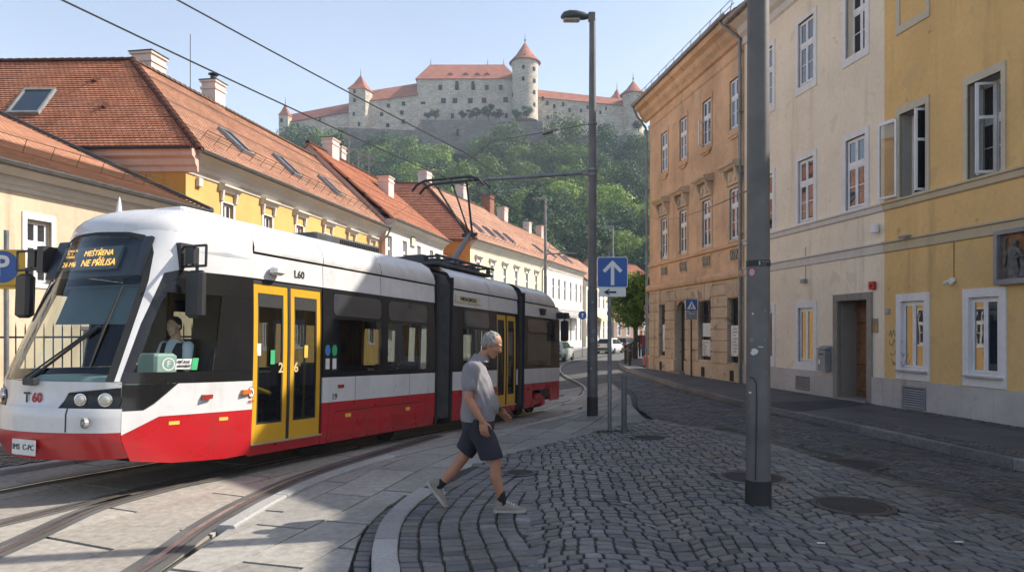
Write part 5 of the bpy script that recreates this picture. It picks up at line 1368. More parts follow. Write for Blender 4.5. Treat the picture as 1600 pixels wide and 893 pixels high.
def both(name,mat,polys,off=0,thick=.03,parent=tram):
    a=P_(name,mat,polys,Sd,off,thick,.6,.3,parent); b=P_(name,mat,polys,SdL,-off if off else 0,-thick,.6,.3,parent); return a,b
def flip(poly): return [(-p,z) for p,z in reversed(poly)]
def nose(name,mat,polys,off=0,thick=.03,mirror=True,du=.05,dv=.12,parent=tram):
    out=None
    for pp in ([list(polys)]+([[flip(p) for p in polys]] if mirror else [])):
        k=MB()
        for p in pp: patch(k,p,N,off,thick,du,dv)
        o=k.build(name,mat,parent,smooth=True,angle=40); out=out or o
    return out
# --- nose: p=-1 right side start ... -0.45 corner ... 0 centre
cor=-.45
nose('lower_panel',tred,[[(-1,.27),(-.86,.26),(-.62,.30),(-.472,.37),(-.472,.66),(-.60,.845),(-1,.845)]])
nose('waist_panel',tw,[[(-1,.848),(-.60,.848),(-.472,.665),(-.472,.925),(-.545,.925),(-.66,1.215),(-1,1.215)]])
nose('waist_wedge',tblk,[[(-.542,.928),(-.458,.928),(-.458,1.215),(-.657,1.215)]],.001)
# bumper
k=MB(); patch(k,[(-.468,.70),(.468,.70),(.468,.945),(-.468,.945)],N,.03,.06,.05,.06); k.build('bumper',tw,tram,smooth=True)
k=MB(); patch(k,[(-.468,.42),(0,.40),(.468,.42),(.468,.697),(-.468,.697)],N,.03,.06,.05,.06); k.build('lower_bumper',tred,tram,smooth=True)
k=MB(); patch(k,[(-.262,.71),(-.256,.71),(-.256,.95),(-.262,.95)],N,.033,.004,.05,.05); k.build('bumper_seam',ink,tram)
nose('front_panel',tw,[[(-.20,.95),(0,.95),(0,1.245),(-.455,1.245),(-.455,1.185),(-.24,1.13)]],0,.03,False)
nose('front_panel',tw,[flip([(-.20,.95),(0,.95),(0,1.245),(-.455,1.245),(-.455,1.185),(-.24,1.13)])],0,.03,False)
# windscreen, pillars
ws=[(-.395,1.25),(0,1.25),(0,2.965),(-.22,2.955),(-.30,2.92),(-.345,2.85),(-.375,2.72),(-.395,2.4)]
wpoly=[(-.395,1.25),(.395,1.25),(.395,2.4),(.375,2.72),(.345,2.85),(.30,2.92),(.22,2.955),(0,2.965),(-.22,2.955),(-.30,2.92),(-.345,2.85),(-.375,2.72),(-.395,2.4)]
wsn=P_('windscreen',twsh,[wpoly],N,.0,.008,.05,.15)
edge=[(-.425,1.25),(-.395,1.25),(-.395,2.4),(-.375,2.72),(-.345,2.85),(-.30,2.92),(-.22,2.955),(0,2.965),(0,3.0),(-.24,2.99),(-.33,2.955),(-.375,2.88),(-.405,2.74),(-.425,2.4)]
nose('windscreen_seal',trub,[edge],.002,.03)
pil=[(-.446,1.25),(-.428,1.25),(-.428,2.4),(-.408,2.74),(-.378,2.885),(-.332,2.96),(-.24,2.995),(0,3.005),(0,3.03),(-1,3.03),(-1,2.553),(-.55,2.553),(-.487,2.505),(-.455,1.9)]
nose('front_pillar',tw,[pil])
# cab side
nose('cab_black_frame',tblk,[[(-1,1.22),(-.448,1.22),(-.4475,1.35),(-1,1.35)],[(-1,2.28),(-.475,2.28),(-.486,2.50),(-.55,2.55),(-1,2.55)],[(-1,1.353),(-.80,1.353),(-.80,2.277),(-1,2.277)],[(-.485,1.353),(-.4475,1.353),(-.457,1.9),(-.475,2.277),(-.52,2.277),(-.50,1.9)]])
cg=nose('cab_window',tcab,[[(-.797,1.353),(-.488,1.353),(-.503,1.9),(-.523,2.277),(-.797,2.277)]],-.004,.008)
# shade under the roof bulge, painted on the side as a flat grey patch
nose('crease_shade',plain('crease_shade_grey',(.42,.42,.43),.4),[[(-.985,2.79),(-.80,2.83),(-.62,2.80),(-.80,2.775)]],.002,.004)
# roof dome of the nose
k=MB(); ps=[-1+.04*j for j in range(51)]; rings=[]
for j in range(11):
    a=j/10*PI/2; c_=math.cos(a)**.72; zz=3.03+.40*math.sin(a)
    ring=[]
    for p in ps:
        b=N(p,3.03); ring.append((.1+(b.x-.1)*c_,1.25+(b.y-1.25)*c_,zz))
    rings.append(ring)
k.loft(rings,False); k.build('front_roof',tw,tram,smooth=True)
k=MB(); k.lathe([(.05,0),(.042,.05),(.02,.22),(.004,.28)],(-.55,1.75,3.33),10); k.build('roof_antenna',tw,tram,smooth=True)
k=MB(); k.bbox((-.25,.95,3.40),(.5,1.55,3.50),.03); k.build('roof_hatch',tw,tram)
# --- passenger sections
def ring_roof(s): 
    h=[(.035,2.90),(.03,2.95),(.06,3.06),(.17,3.22),(.36,3.33),(.7,3.40),(1.25,3.43)]
    pts=h+[(W2-t,z) for t,z in reversed(h[:-1])]
    return [(s,t,z) for t,z in pts]
def roof_panels(cuts,mat=twd):
    for a,b in zip(cuts,cuts[1:]):
        k=MB(); k.loft([ring_roof(a+.006),ring_roof(b-.006)],False); A=[Vector(q) for q in ring_roof(a+.006)]; k.build('roof_panel',mat,tram,smooth=True,angle=50)
roof_panels([.1,1.5,3.0,4.8]); roof_panels([5.5,7.2,8.8]); roof_panels([9.2,11.0])
# rear end cap of the roof and back wall
k=MB(); R0=[ring_roof(11.0)]
for j in range(1,7):
    a=j/6*PI/2; R0.append([(11.0+.75*math.sin(a)*(1 if True else 0),1.25+(t-1.25)*(1-.12*(1-math.cos(a))),2.9+(z-2.9)*math.cos(a)**.6) for _,t,z in ring_roof(11.0)])
k.loft(R0,False); k.build('rear_roof',twd,tram,smooth=True)
zt0,zt1=2.55,2.87
def section(s0,s1,doors,wins,rear=False):
    # solid panels between doors
    spans=[]; c=s0
    for a,b in doors: spans.append((c,a)); c=b
    spans.append((c,s1)); spans=[q for q in spans if q[1]-q[0]>.03]
    both('upper_side_panel',tw,[rect(s0,s1,zt0+.003,zt1)]); both('roof_seam',trub,[rect(s0,s1,zt1,2.905)],-.02,.02)
    for a,b in spans:
        both('waist_panel',tw,[rect(a+.003,b-.003,.843,1.217)])
    k=[]
    for a,b in spans:
        ww=[q for q in wins if q[0]>=a-.01 and q[1]<=b+.01]
        k.append(rect(a,b,1.22,1.30)); k.append(rect(a,b,2.50,2.55)); c=a
        for x0,x1 in ww: k.append(rect(c,x0,1.302,2.498)); c=x1
        k.append(rect(c,b,1.302,2.498))
        k=[p for p in k if p[1][0]-p[0][0]>.01]
    both('window_band',tblk,k)
    for x0,x1 in wins:
        a,b=both('window',tgls,[rect(x0,x1,1.302,2.10)],-.004,.006)
        f,f2=both('hopper_window',thop,[rr_poly(x0+.02,x1-.02,2.15,2.48,.09)],.004,.02)
        k=MB()
        for fn,oo,th in ((Sd,.002,.02),(SdL,-.002,-.02)): patch(k,rect(x0,x1,2.10,2.14),fn,oo,th); patch(k,rect(x0,x1,2.14,2.498),fn,oo*.5-.003*(1 if oo>0 else -1),th)
        k.build('window_transom',tblk,tram)
    return spans
sp1=section(.1,4.8,[(.1,1.50)],[(1.72,3.02),(3.2,4.52)])
sp2=section(5.5,8.8,[(7.6,8.74)],[(5.95,7.2)])
sp3=section(9.2,11.75,[],[(9.42,11.15)])
# red lower panels
both('lower_panel',tred,[rect(1.503,4.8,.235,.84)]); both('lower_panel',tred,[rect(5.5,7.597,.235,.84)])
both('lower_panel',tred,[[(9.2,.235),(9.65,.235),(9.75,.66),(10.95,.66),(11.05,.33),(11.75,.33),(11.75,.84),(9.2,.84)]])
k=MB()
patch(k,[(1.75,.33),(2.99,.33),(2.99,.70),(1.85,.70),(1.75,.60)],Sd,.004,.006); patch(k,[(3.0,.33),(4.35,.33),(4.35,.62),(4.25,.70),(3.0,.70)],Sd,.004,.006); k.build('service_hatch',tred,tram)
k=MB(); patch(k,[(1.85,.705),(4.25,.705),(4.30,.69),(4.28,.685),(4.25,.692),(1.85,.692),(1.80,.655),(1.79,.66)],Sd,.006,.006); k.build('hatch_gap',ink,tram)
def flat(name,mat,s0,s1,z0,z1,off=.004,fn=Sd,th=.004,parent=tram):
    k=MB(); patch(k,rect(s0,s1,z0,z1),fn,off,th,.3,.3); return k.build(name,mat,parent)
for s,z in ((2.12,.62),(3.85,.60)): flat('yellow_label',gold,s-.07,s+.07,z-.028,z+.028,.009)
# --- doors
def door(sa,sb,z0,z1,fn=Sd,sg=1,full=True):
    w_=(sb-sa)/2
    for j in range(2):
        a=sa+w_*j+.025; b=sa+w_*(j+1)-.025; f=.085
        k=MB()
        for p in (rect(a,a+f,z0,z1),rect(b-f,b,z0,z1),rect(a+f,b-f,z0,z0+.24),rect(a+f,b-f,z1-.12,z1)): patch(k,p,fn,-.03*sg,.03*sg,.5,.5)
        d=k.build('door',tyel,tram)
        k=MB()
        for p in (rect(a+f,a+f+.025,z0+.24,z1-.12),rect(b-f-.025,b-f,z0+.24,z1-.12),rect(a+f+.025,b-f-.025,z0+.24,z0+.265),rect(a+f+.025,b-f-.025,z1-.30,z1-.12)): patch(k,p,fn,-.034*sg,.02*sg,.5,.5)
        k.build('seal',trub,d)
        k=MB(); patch(k,rect(a+f+.025,b-f-.025,z0+.265,z1-.30),fn,-.045*sg,.008*sg,.5,.5); k.build('pane',tgls,d)
    k=MB()
    for p in (rect(sa-.02,sa+.025,z0-.02,z1+.05),rect(sb-.025,sb+.02,z0-.02,z1+.05),rect(sa+w_-.025,sa+w_+.025,z0,z1),rect(sa,sb,z1,z1+.06)): patch(k,p,fn,-.02*sg,.05*sg,.5,.5)
    k.build('door_frame',trub,tram)
    k=MB(); patch(k,rect(sa,sb,z0-.16,z0-.02),fn,-.01*sg,.05*sg,.5,.5); k.build('door_sill',tred,tram)
    k=MB(); patch(k,rect(sa,sb,z0-.022,z0-.001),fn,.012*sg,.05*sg,.5,.5); k.build('sill_strip',plain('sill_strip_metal',(.55,.48,.30),.4,.1,5,0,metal=.5),tram)
door(.1,1.50,.395,2.49); door(7.6,8.74,.395,2.49); door(.1,1.50,.395,2.49,SdL,-1); door(7.6,8.74,.395,2.49,SdL,-1)
# --- bellows
def bellows(s0,s1,n):
    k=MB(); rings=[]
    for j in range(2*n+1):
        s=s0+(s1-s0)*j/(2*n); d=.03 if j%2 else .10
        rings.append([(s,d,.32),(s,d,2.95),(s,d+.12,3.15),(s,.5,3.22),(s,W2-.5,3.22),(s,W2-d-.12,3.15),(s,W2-d,2.95),(s,W2-d,.32)])
    k.loft(rings,False); 
    k.build('bellows',plain('bellows_rubber',(.055,.052,.05),.7,.25,5,.1,30),tram)
    for s in (s0,s1):
        k=MB(); k.box((s-.035,-.006,.24),(s+.035,.12,3.1)); k.box((s-.035,W2-.12,.24),(s+.035,W2+.006,3.1)); k.build('end_frame',trub,tram)
bellows(4.86,5.44,6); bellows(8.85,9.15,3)
# --- floor, ceiling, back wall, interior fittings
k=MB()
for a,b in ((-.35,4.8),(5.5,8.8),(9.2,11.7)):
    k.box((a,.16,.35),(b,W2-.16,.38))
k.build('floor',tint,tram)
k=MB()
for a,b in ((.1,4.8),(5.5,8.8),(9.2,11.7)): k.box((a,.2,2.60),(b,W2-.2,2.63))
k.build('ceiling',plain('ceiling_panel',(.35,.35,.34),.6),tram)
k=MB(); k.box((11.70,.08,.33),(11.76,W2-.08,2.9)); k.build('rear_wall',tw,tram)
k=MB(); k.box((.02,.12,.38),(.07,1.0,2.6)); k.box((.02,1.5,.38),(.07,W2-.12,2.6)); k.build('cab_bulkhead',plain('bulkhead_dark',(.05,.05,.055),.5),tram)
polem=plain('yellow_handrail',(.65,.40,.03),.4,.1,5,0)
def seat(s,t,yaw):
    M_=Matrix.Translation((s,t,.38))@Matrix.Rotation(rad(yaw),4,'Z')
    k=MB(M_); k.bbox((-.22,-.21,.36),(.22,.21,.46),.03); k.bbox((.17,-.21,.42),(.25,.21,1.0),.03); k.box((-.12,-.05,0),(.1,.05,.36)); return k.build('seat',tseat,tram)
for s in (1.9,2.7,3.5,4.3,6.1,6.9,9.6,10.4,11.1):
    for t in (.42,W2-.42): seat(s,t,0)
for s in (.32,.55,1.62,3.1,7.4,8.9): 
    k=MB(); k.tube([(s,.45 if s>1 else 1.1,.38),(s,.45 if s>1 else 1.1,2.6)],.018,6); k.build('grab_pole',polem,tram)
k=MB(); k.tube([(.2,.18,1.15),(.62,.18,1.02)],.03,8); k.build('handrail',polem,tram)
k=MB(); k.bbox((-1.42,.45,.38),(-.72,2.05,1.28),.05); k.prism([(-1.62,1.2),(-1.0,1.32),(-1.0,1.22),(-1.62,1.1)],.5,2.0,'y') if False else None; k.build('dashboard',tdash,tram)
k=MB(); k.bbox((-1.12,.30,.40),(-.80,.62,1.56),.03); k.build('control_box',tdash,tram)
k=MB(); k.bbox((-.35,.85,.38),(.0,1.5,.95),.06); k.bbox((-.08,.88,.9),(.02,1.46,1.75),.05); k.build('driver_seat',tseat,tram)
# --- destination display behind the windscreen
dM=MT((-1.235+.02,1.25,2.70),(0,-1,0),(.36,0,1))
k=MB(dM); k.box((-.62,-.16,-.03),(.42,.145,0)); dsp=k.build('destination_display',screen,tram)
k=MB(dM); k.box((-.86,-.24,-.08),(.80,.27,-.04)); k.build('display_housing',plain('display_dark',(.012,.017,.028),.3),tram)
def onD(s,x,y,size,m=led): return text_mesh('display_lettering',s,size,m,dsp,dM@Matrix.Translation((x,y,.004)),.001,'LEFT',.0)
onD('MEŠTŘENA',-.22,.055,.105); onD('NE PŘÍLISA',-.21,-.075,.125); onD('LINKA  M',-.54,.105,.04); onD('28    L',-.54,.065,.04); onD('STANICE',-.54,.020,.04); onD('26 M6',-.55,-.085,.095)
# sun visor and roller blind
k=MB(MT((-1.02,1.25,2.36),(0,-1,0),(.40,0,1))); k.box((-.80,-.02,0),(.78,.02,.02)); k.box((-.70,-.50,.0),(.62,-.02,.008)); k.build('roller_blind',plain('blind_blue_grey',(.10,.145,.165),.7,.12,2),tram)
# --- headlights
for p0,sgn in ((-.335,1),(.335,1)):
    poly=[(-.453,.95),(-.205,.95),(-.243,1.125),(-.453,1.182)] if p0<0 else flip([(-.453,.95),(-.205,.95),(-.243,1.125),(-.453,1.182)])
    h=P_('headlight',tblk,[poly],N,.012,.04,.04,.08)
    for pc,r in ((.40,.062),(.30,.055)):
        pc=-pc if p0<0 else pc
        c=N(pc,1.055); e=.01; nn=((N(pc+e,1.055)-N(pc-e,1.055)).cross(N(pc,1.065)-N(pc,1.045))).normalized()
        if nn.x>0: nn=-nn
        q=nn.to_track_quat('Z','Y').to_matrix().to_4x4(); M_=Matrix.Translation(c)@q
        k=MB(M_); k.lathe([(r+.012,.01),(r+.012,.03),(r,.032),(r*.75,.018),(.001,.016)],(0,0,0),18,False); k.build('reflector',chrome,h)
        k=MB(M_); k.lathe([(r,.022),(r*.8,.036),(r*.4,.044),(.001,.046)],(0,0,0),18,False); k.build('lens',lampg,h)
# fog lamp hole, plate
c=N(-.345,.81); M_=Matrix.Translation(c+Vector((-.045,-.02,0)))@Matrix.Rotation(rad(-12),4,'Z')
k=MB(M_@Matrix.Rotation(rad(-90),4,'Y')); k.lathe([(.055,-.02),(.058,.02),(.045,.02),(.04,0),(.001,0)],(0,0,0),14,False); fl=k.build('coupling_cover',plain('cover_grey',(.30,.29,.29),.5),tram)
pm=MT(N(-.035,.53)+Vector((-.075,0,0)),(0,-1,0),(0,0,1)); k=MB(pm); k.bbox((-.20,-.085,-.012),(.20,.085,0),.006); lp_=k.build('licence_plate',paper_m,tram)
text_mesh('plate_lettering','IMS  C-PC',.085,ink,lp_,pm@Matrix.Translation((.0,0,.003)))
tm=MT(N(-.015,1.06)+Vector((-.012,-.02,0)),(.10,-1,0),(0,0,1))
text_mesh('number_letter','T',.155,ink,tram,tm@Matrix.Translation((-.045,0,0)),bold=.003); text_mesh('number_digits','60',.15,redink,tram,tm@Matrix.Translation((.105,0,0)),bold=.003)
# --- wipers
base=N(-.03,1.26)+Vector((-.03,0,0))
def wiper(p0,z0,p1,z1,q0,r0,q1,r1):
    a=N(p0,z0)+Vector((-.05,0,0)); b=N(p1,z1)+Vector((-.05,0,0)); k=MB(); k.tube([a,b],.016,6); k.tube([a+Vector((0,.05,.03)),b+Vector((0,.04,.0))],.011,5); w_=k.build('wiper',black_m,tram)
    a,b=N(q0,r0)+Vector((-.025,0,0)),N(q1,r1)+Vector((-.025,0,0)); k=MB(); k.tube([a,a.lerp(b,.5)+Vector((-.012,0,0)),b],[.008,.018,.008],6); k.build('wiper_blade',trub,w_)
wiper(-.02,1.24,-.30,1.86,-.315,1.40,-.325,2.33)
k=MB(); k.bbox((base.x-.05,base.y-.12,1.20),(base.x+.02,base.y+.06,1.28),.01); k.build('wiper_motor',black_m,tram)
# --- mirrors
def mirror(side):
    y0=-.0 if side>0 else W2; sg=-1 if side>0 else 1
    Y=lambda a: (.28+sg*a) if side>0 else (W2-.28+sg*a)
    s0=-.82 if side>0 else -1.2
    k=MB()
    for z in (2.60,2.84):
        k.tube([(s0,Y(-.04),z),(s0-.05,Y(.46),z-.01)],.016,6)
    k.tube([(s0-.05,Y(.46),2.59),(s0-.05,Y(.46),2.83)],.016,6); k.tube([(s0-.02,Y(.22),2.60),(s0-.02,Y(.22),2.84)],.014,6); k.tube([(s0-.01,Y(.1),2.60),(s0-.02,Y(.22),2.84)],.014,6)
    k.box((s0-.06,Y(-.06),2.55),(s0+.14,Y(.06),2.88)); k.box((s0-.05,Y(.12),2.62),(s0+.03,Y(.26),2.82))
    k.tube([(s0-.03,Y(.30),2.62),(s0-.03,Y(.30),2.52)],.02,6)
    m=k.build('mirror_arm',black_m,tram)
    k=MB(); k.bbox((s0-.10,Y(.17),1.98),(s0+.02,Y(.43),2.54),.035); mm=k.build('mirror',black_m,tram)
    k=MB(); k.box((s0+.021,Y(.20),2.02),(s0+.025,Y(.40),2.50)); k.build('mirror_glass',chrome,mm)
mirror(1); mirror(-1)
# rear mirror folded at the far end
k=MB(); k.bbox((11.55,-.30,1.95),(11.67,-.08,2.52),.03); k.tube([(11.6,.05,2.62),(11.6,-.18,2.62),(11.6,-.18,2.5)],.02,6); k.box((11.5,-.28,2.58),(11.72,.02,2.74)); k.build('rear_mirror',black_m,tram)
k=MB(); k.prism([(10.25,2.78),(10.6,2.78),(10.53,2.62),(10.32,2.62)],-.03,.05,'y'); k.build('camera_housing',ink,tram)
# --- little things on the flank
k=MB(); k.bbox((.36,-.11,2.62),(.56,.03,2.74),.03); k.build('side_camera',tw,tram)
for p,z in ((-.77,1.04),(-.955,1.075)):
    c=N(p,z); k=MB(); k.prism([(c.x-.06,z-.03),(c.x+.07,z-.02),(c.x+.08,z+.03),(c.x-.05,z+.03)],c.y-.05,c.y+.01,'y'); k.build('side_marker',redl if p>-.9 else amber,tram)
flat('side_marker',redl,1.86,2.0,1.05,1.10,.012,Sd,.02)
for p in (-.655,-.86):
    k=MB(); patch(k,rect(p-.020,p+.020,.74,.78),N,.004,.004,.05,.05); k.build('yellow_label',gold,tram)
tS=lambda s,z,o=.004:MT((s,inset(z)-o,z),(1,0,0),(0,0,1))
text_mesh('fleet_number','L60',.145,ink,tram,tS(.98,2.68),bold=.004)
text_mesh('side_number','19',.13,ink,tram,tS(1.78,.92),bold=.001)
dm=MT(N(-1,1.05)+Vector((-.03,-.012,0)),(1,0,0),(0,0,1))
k=MB(dm); k.prism([(.055*math.cos(2*PI*j/20),.02+.07*math.sin(2*PI*j/20)) for j in range(20)],0,.003); k.build('emblem',redink,tram); k=MB(dm); k.prism([(.045*math.cos(2*PI*j/20),.02+.06*math.sin(2*PI*j/20)) for j in range(20)],.003,.005); k.build('emblem_face',paper_m,tram)
text_mesh('emblem_letter','A',.085,ink,tram,dm@Matrix.Translation((0,.02,.007))); text_mesh('emblem_lettering','MEST',.045,redink,tram,dm@Matrix.Translation((0,-.10,.002)))
# stickers on cab glass and doors
def sticker(fn,u,z,w_,h,mat,off=.006,name='sticker'):
    k=MB(); patch(k,rect(u-w_/2,u+w_/2,z-h/2,z+h/2),fn,off,.002,.05,.1); return k.build(name,mat,tram)
sticker(N,-.665,1.44,.062,.12,paper_m); sticker(N,-.712,1.44,.026,.14,grn)
c=N(-.605,1.44); m_=MT(c+Vector((-.004,-.012,0)),N(-.615,1.44)-N(-.595,1.44),(0,0,1))
k=MB(m_); n=24
for j in range(n):
    a0,a1=2*PI*j/n,2*PI*(j+1)/n; k.face([(.062*math.cos(a0),.062*math.sin(a0),0),(.062*math.cos(a1),.062*math.sin(a1),0),(.074*math.cos(a1),.074*math.sin(a1),0),(.074*math.cos(a0),.074*math.sin(a0),0)])
k.build('round_sticker',paper_m,tram); text_mesh('sticker_letter','F',.10,paper_m,tram,m_)
c=N(-.665,1.44); m_=MT(c+Vector((-.004,-.014,0)),N(-.675,1.44)-N(-.655,1.44),(0,0,1)); text_mesh('sticker_lettering','PRŮKAZ',.040,ink,tram,m_@Matrix.Translation((0,.025,0)),.0005,bold=.002); text_mesh('sticker_lettering','ABONENT',.036,ink,tram,m_@Matrix.Translation((0,-.025,0)),.0005,bold=.002)
def sts(s,z,w_,h,mat,y=.035): 
    k=MB(); k.box((s-w_/2,y-.003,z-h/2),(s+w_/2,y,z+h/2)); return k.build('sticker',mat,tram)
sts(.235,1.62,.07,.16,paper_m); sts(.49,1.52,.08,.19,grn); sts(1.16,1.60,.075,.18,gold)
for s,ch in ((.645,'2'),(.95,'6')): text_mesh('door_number',ch,.19,plain('pale_gold_ink',(.62,.45,.22),.5),tram,MT((s,.028,1.37),(1,0,0),(0,0,1)),bold=.004)
for s,z,m_ in ((1.60,1.62,blu),(1.76,1.62,grn)):
    k=MB(); k.prism([(s+.06*math.cos(2*PI*j/20),z+.085*math.sin(2*PI*j/20)) for j in range(20)],inset(1.6)-.006,inset(1.6)-.002,'y'); q=k.build('round_sticker',m_,tram)
    k=MB(); k.box((s-.045,inset(1.4)-.006,1.34),(s+.045,inset(1.4)-.002,1.50)); k.build('sticker',paper_m,tram)
k=MB(); k.box((5.62,inset(2.7)-.02,2.63),(6.75,inset(2.7)-.002,2.78)); q=k.build('route_board',plain('cream_board',(.62,.56,.40),.6),tram); text_mesh('route_lettering','WRVACMODO',.11,ink,tram,MT((6.18,inset(2.7)-.023,2.705),(1,0,0),(0,0,1)),bold=.003)
# --- running gear
def wheel(s,t):
    k=MB(Matrix.Translation((s,t,.29))@Matrix.Rotation(rad(90),4,'X')); k.lathe([(.05,-.06),(.20,-.06),(.26,-.05),(.29,-.05),(.29,.05),(.26,.03),(.22,.01),(.10,.02),(.06,.05),(.001,.05)],(0,0,0),24); return k.build('wheel',plain('wheel_steel',(.06,.055,.05),.6,.2,5,.1,30,metal=.5),tram,smooth=True)
for s in (1.75,3.9,9.95,10.75):
    for t in (.5,W2-.5): wheel(s,t)
k=MB()
for a,b in ((1.2,4.5),(5.7,7.5),(9.4,11.4)): k.bbox((a,.35,.14),(b,W2-.35,.36),.04)
k.bbox((-1.2,.5,.3),(1.2,W2-.5,.5),.04); k.build('underframe',ink,tram)
k=MB(); k.bbox((9.72,.10,.26),(10.92,.24,.46),.03); k.bbox((10.1,.06,.40),(10.55,.22,.56),.03)
for s in (9.95,10.7): k.bbox((s-.12,.06,.22),(s+.12,.24,.38),.03)
k.build('bogie_frame',tred,tram)
# --- roof gear and pantograph
dgm=plain('dark_roof_gear',(.055,.057,.06),.55,.2,4,.1,40)
k=MB(); k.bbox((2.55,1.05,3.40),(4.45,2.15,3.62),.03); ru=k.build('roof_unit',dgm,tram); k=MB()
for j in range(22): k.box((3.2+j*.055,1.035,3.44),(3.225+j*.055,1.05,3.58))
k.build('cooling_slats',ink,ru)
k=MB(); k.bbox((5.7,.5,3.42),(8.4,2.0,3.48),.02)
for s in (5.8,6.6,7.4,8.2):
    for t in (.55,1.95): k.lathe([(.05,3.42),(.07,3.47),(.05,3.5),(.07,3.53),(.05,3.57),(.04,3.6)],(s,t,0),8)
k.tube([(5.7,.55,3.62),(8.5,.55,3.62)],.03,6); k.tube([(5.7,1.95,3.62),(8.5,1.95,3.62)],.03,6)
for s in (5.9,6.5,7.1,7.7,8.3): k.tube([(s,.55,3.62),(s,1.95,3.62)],.028,6); k.bbox((s-.1,.9,3.48),(s+.12,1.4,3.66),.02)
k.build('pantograph_base',dgm,tram)
b0=Vector((7.55,1.25,3.62)); j0=Vector((8.55,1.25,4.52)); t0=Vector((7.55,1.25,5.65))
k=MB(); k.tube([b0,j0],[.08,.055],8); k.tube([b0+Vector((.25,.12,0)),j0+Vector((.0,.1,-.02))],.018,6); k.bbox((7.4,1.05,3.6),(7.8,1.45,3.78),.03); k.build('lower_arm',plain('arm_grey',(.20,.20,.21),.5,.1,4),tram)
k=MB(); 
for t in (-.42,.42): k.tube([j0+Vector((0,t*.18,0)),t0+Vector((0,t,-.05))],.028,6)
k.tube([j0+Vector((-.05,0,.05)),t0+Vector((.1,0,-.08))],.022,5); k.tube([t0+Vector((0,-.42,-.4)),t0+Vector((0,.42,-.4))] if False else [j0+Vector((0,-.2,0)),j0+Vector((0,.2,0))],.045,8); k.build('upper_arm',dgm,tram)
k=MB()
for ds in (-.17,.17):
    k.tube([t0+Vector((ds,-.95,-.22)),t0+Vector((ds,-.82,-.08)),t0+Vector((ds,-.6,0)),t0+Vector((ds,.6,0)),t0+Vector((ds,.82,-.08)),t0+Vector((ds,.95,-.22))],.032,6)
for t in (-.55,.55): k.tube([t0+Vector((-.19,t,-.03)),t0+Vector((.19,t,-.03))],.02,5)
k.tube([t0+Vector((0,-.5,-.06)),t0+Vector((0,.5,-.06))],.022,6)
k.build('collector_head',black_m,tram)

# panel joints, rivets and grab points on the flank
k=MB()
for s_ in (2.3,3.9): patch(k,rect(s_-.004,s_+.004,.845,1.215),Sd,.0015,.004)
for s_ in (6.5,10.3): patch(k,rect(s_-.004,s_+.004,.845,1.215),Sd,.0015,.004)
for s_ in (1.5,3.0,7.2): patch(k,rect(s_-.004,s_+.004,2.56,2.868),Sd,.0015,.004)
patch(k,rect(4.45,4.458,.24,.838),Sd,.0015,.004); patch(k,rect(1.64,1.648,.24,.838),Sd,.0015,.004); k.build('panel_joint',ink,tram)
k=MB()
for s_ in (1.6,2.2,2.8,3.4,4.0,4.6,5.65,6.3,6.9,7.5): k.lathe([(.001,0),(.014,.0),(.014,.01),(.001,.012)],(s_,-.004,.30),8) if False else k.box((s_-.012,-.008,.285),(s_+.012,.0,.309))
k.build('skirt_fasteners',ink,tram)
# ================================================================= people
skin=plain('tanned_skin',(.38,.175,.105),.5,.12,6,.1,80); skin_p=plain('pale_skin',(.62,.38,.27),.5,.1,6,.1,80)
hair_g=plain('grey_hair',(.25,.238,.22),.8,.35,60,.5,160); hair_d=plain('dark_hair',(.03,.022,.016),.7,.3,40,.3,120)
shirt_m=plain('lilac_grey_polo',(.215,.202,.215),.85,.08,3,.25,220); short_m=plain('dark_navy_shorts',(.022,.022,.032),.9,.2,3,.25,200)
sock_m=plain('black_sock',(.012,.012,.013),.9,.2,8,.2,120); shoe_m=plain('beige_trainer',(.23,.195,.165),.75,.2,14,.3,120); sole_m=plain('pale_sole',(.36,.33,.30),.7,.15,10,.1,80)
vest_m=plain('navy_waistcoat',(.012,.014,.03),.85,.15,4,.1,120); shirt_b=plain('light_blue_shirt',(.62,.70,.80),.8,.1,4,.1,120)
dark_cl=plain('dark_jacket',(.03,.03,.035),.85,.2,4,.1); jean=plain('blue_jeans',(.06,.09,.16),.85,.2,4,.1); red_cl=plain('dusky_top',(.20,.05,.05),.85,.2,4,.1)
def fused(name,k,mat,par,vox=.009,smooth=3,noise_amp=0,noise_sc=12,cut=None):
    "join overlapping volumes into one continuous skin"
    o=k.build(name,mat,par,recalc=True)
    r=o.modifiers.new('r','REMESH'); r.mode='VOXEL'; r.voxel_size=vox; r.use_smooth_shade=True
    s=o.modifiers.new('s','SMOOTH'); s.factor=.5; s.iterations=smooth
    dg=bpy.context.evaluated_depsgraph_get(); dg.update()
    me=bpy.data.meshes.new_from_object(o.evaluated_get(dg)); o.modifiers.clear(); old=o.data; o.data=me; bpy.data.meshes.remove(old)
    if noise_amp:
        me.calc_loop_triangles() if False else None
        ns=[v.normal.copy() for v in me.vertices]
        for v,n in zip(me.vertices,ns):
            q=v.co; h=mnoise.noise((q.x*noise_sc,q.y*noise_sc,q.z*noise_sc*.45))+.5*mnoise.noise((q.x*noise_sc*2.3+q.z*9,q.y*noise_sc*2.3,q.z*noise_sc))
            v.co=q+n*noise_amp*h
    if cut:
        bm=bmesh.new(); bm.from_mesh(me)
        for co,no in cut: bmesh.ops.bisect_plane(bm,geom=bm.verts[:]+bm.edges[:]+bm.faces[:],plane_co=co,plane_no=no,clear_outer=True)
        bm.to_mesh(me); bm.free()
    if not me.materials: me.materials.append(mat)
    for p in me.polygons: p.use_smooth=True
    return o
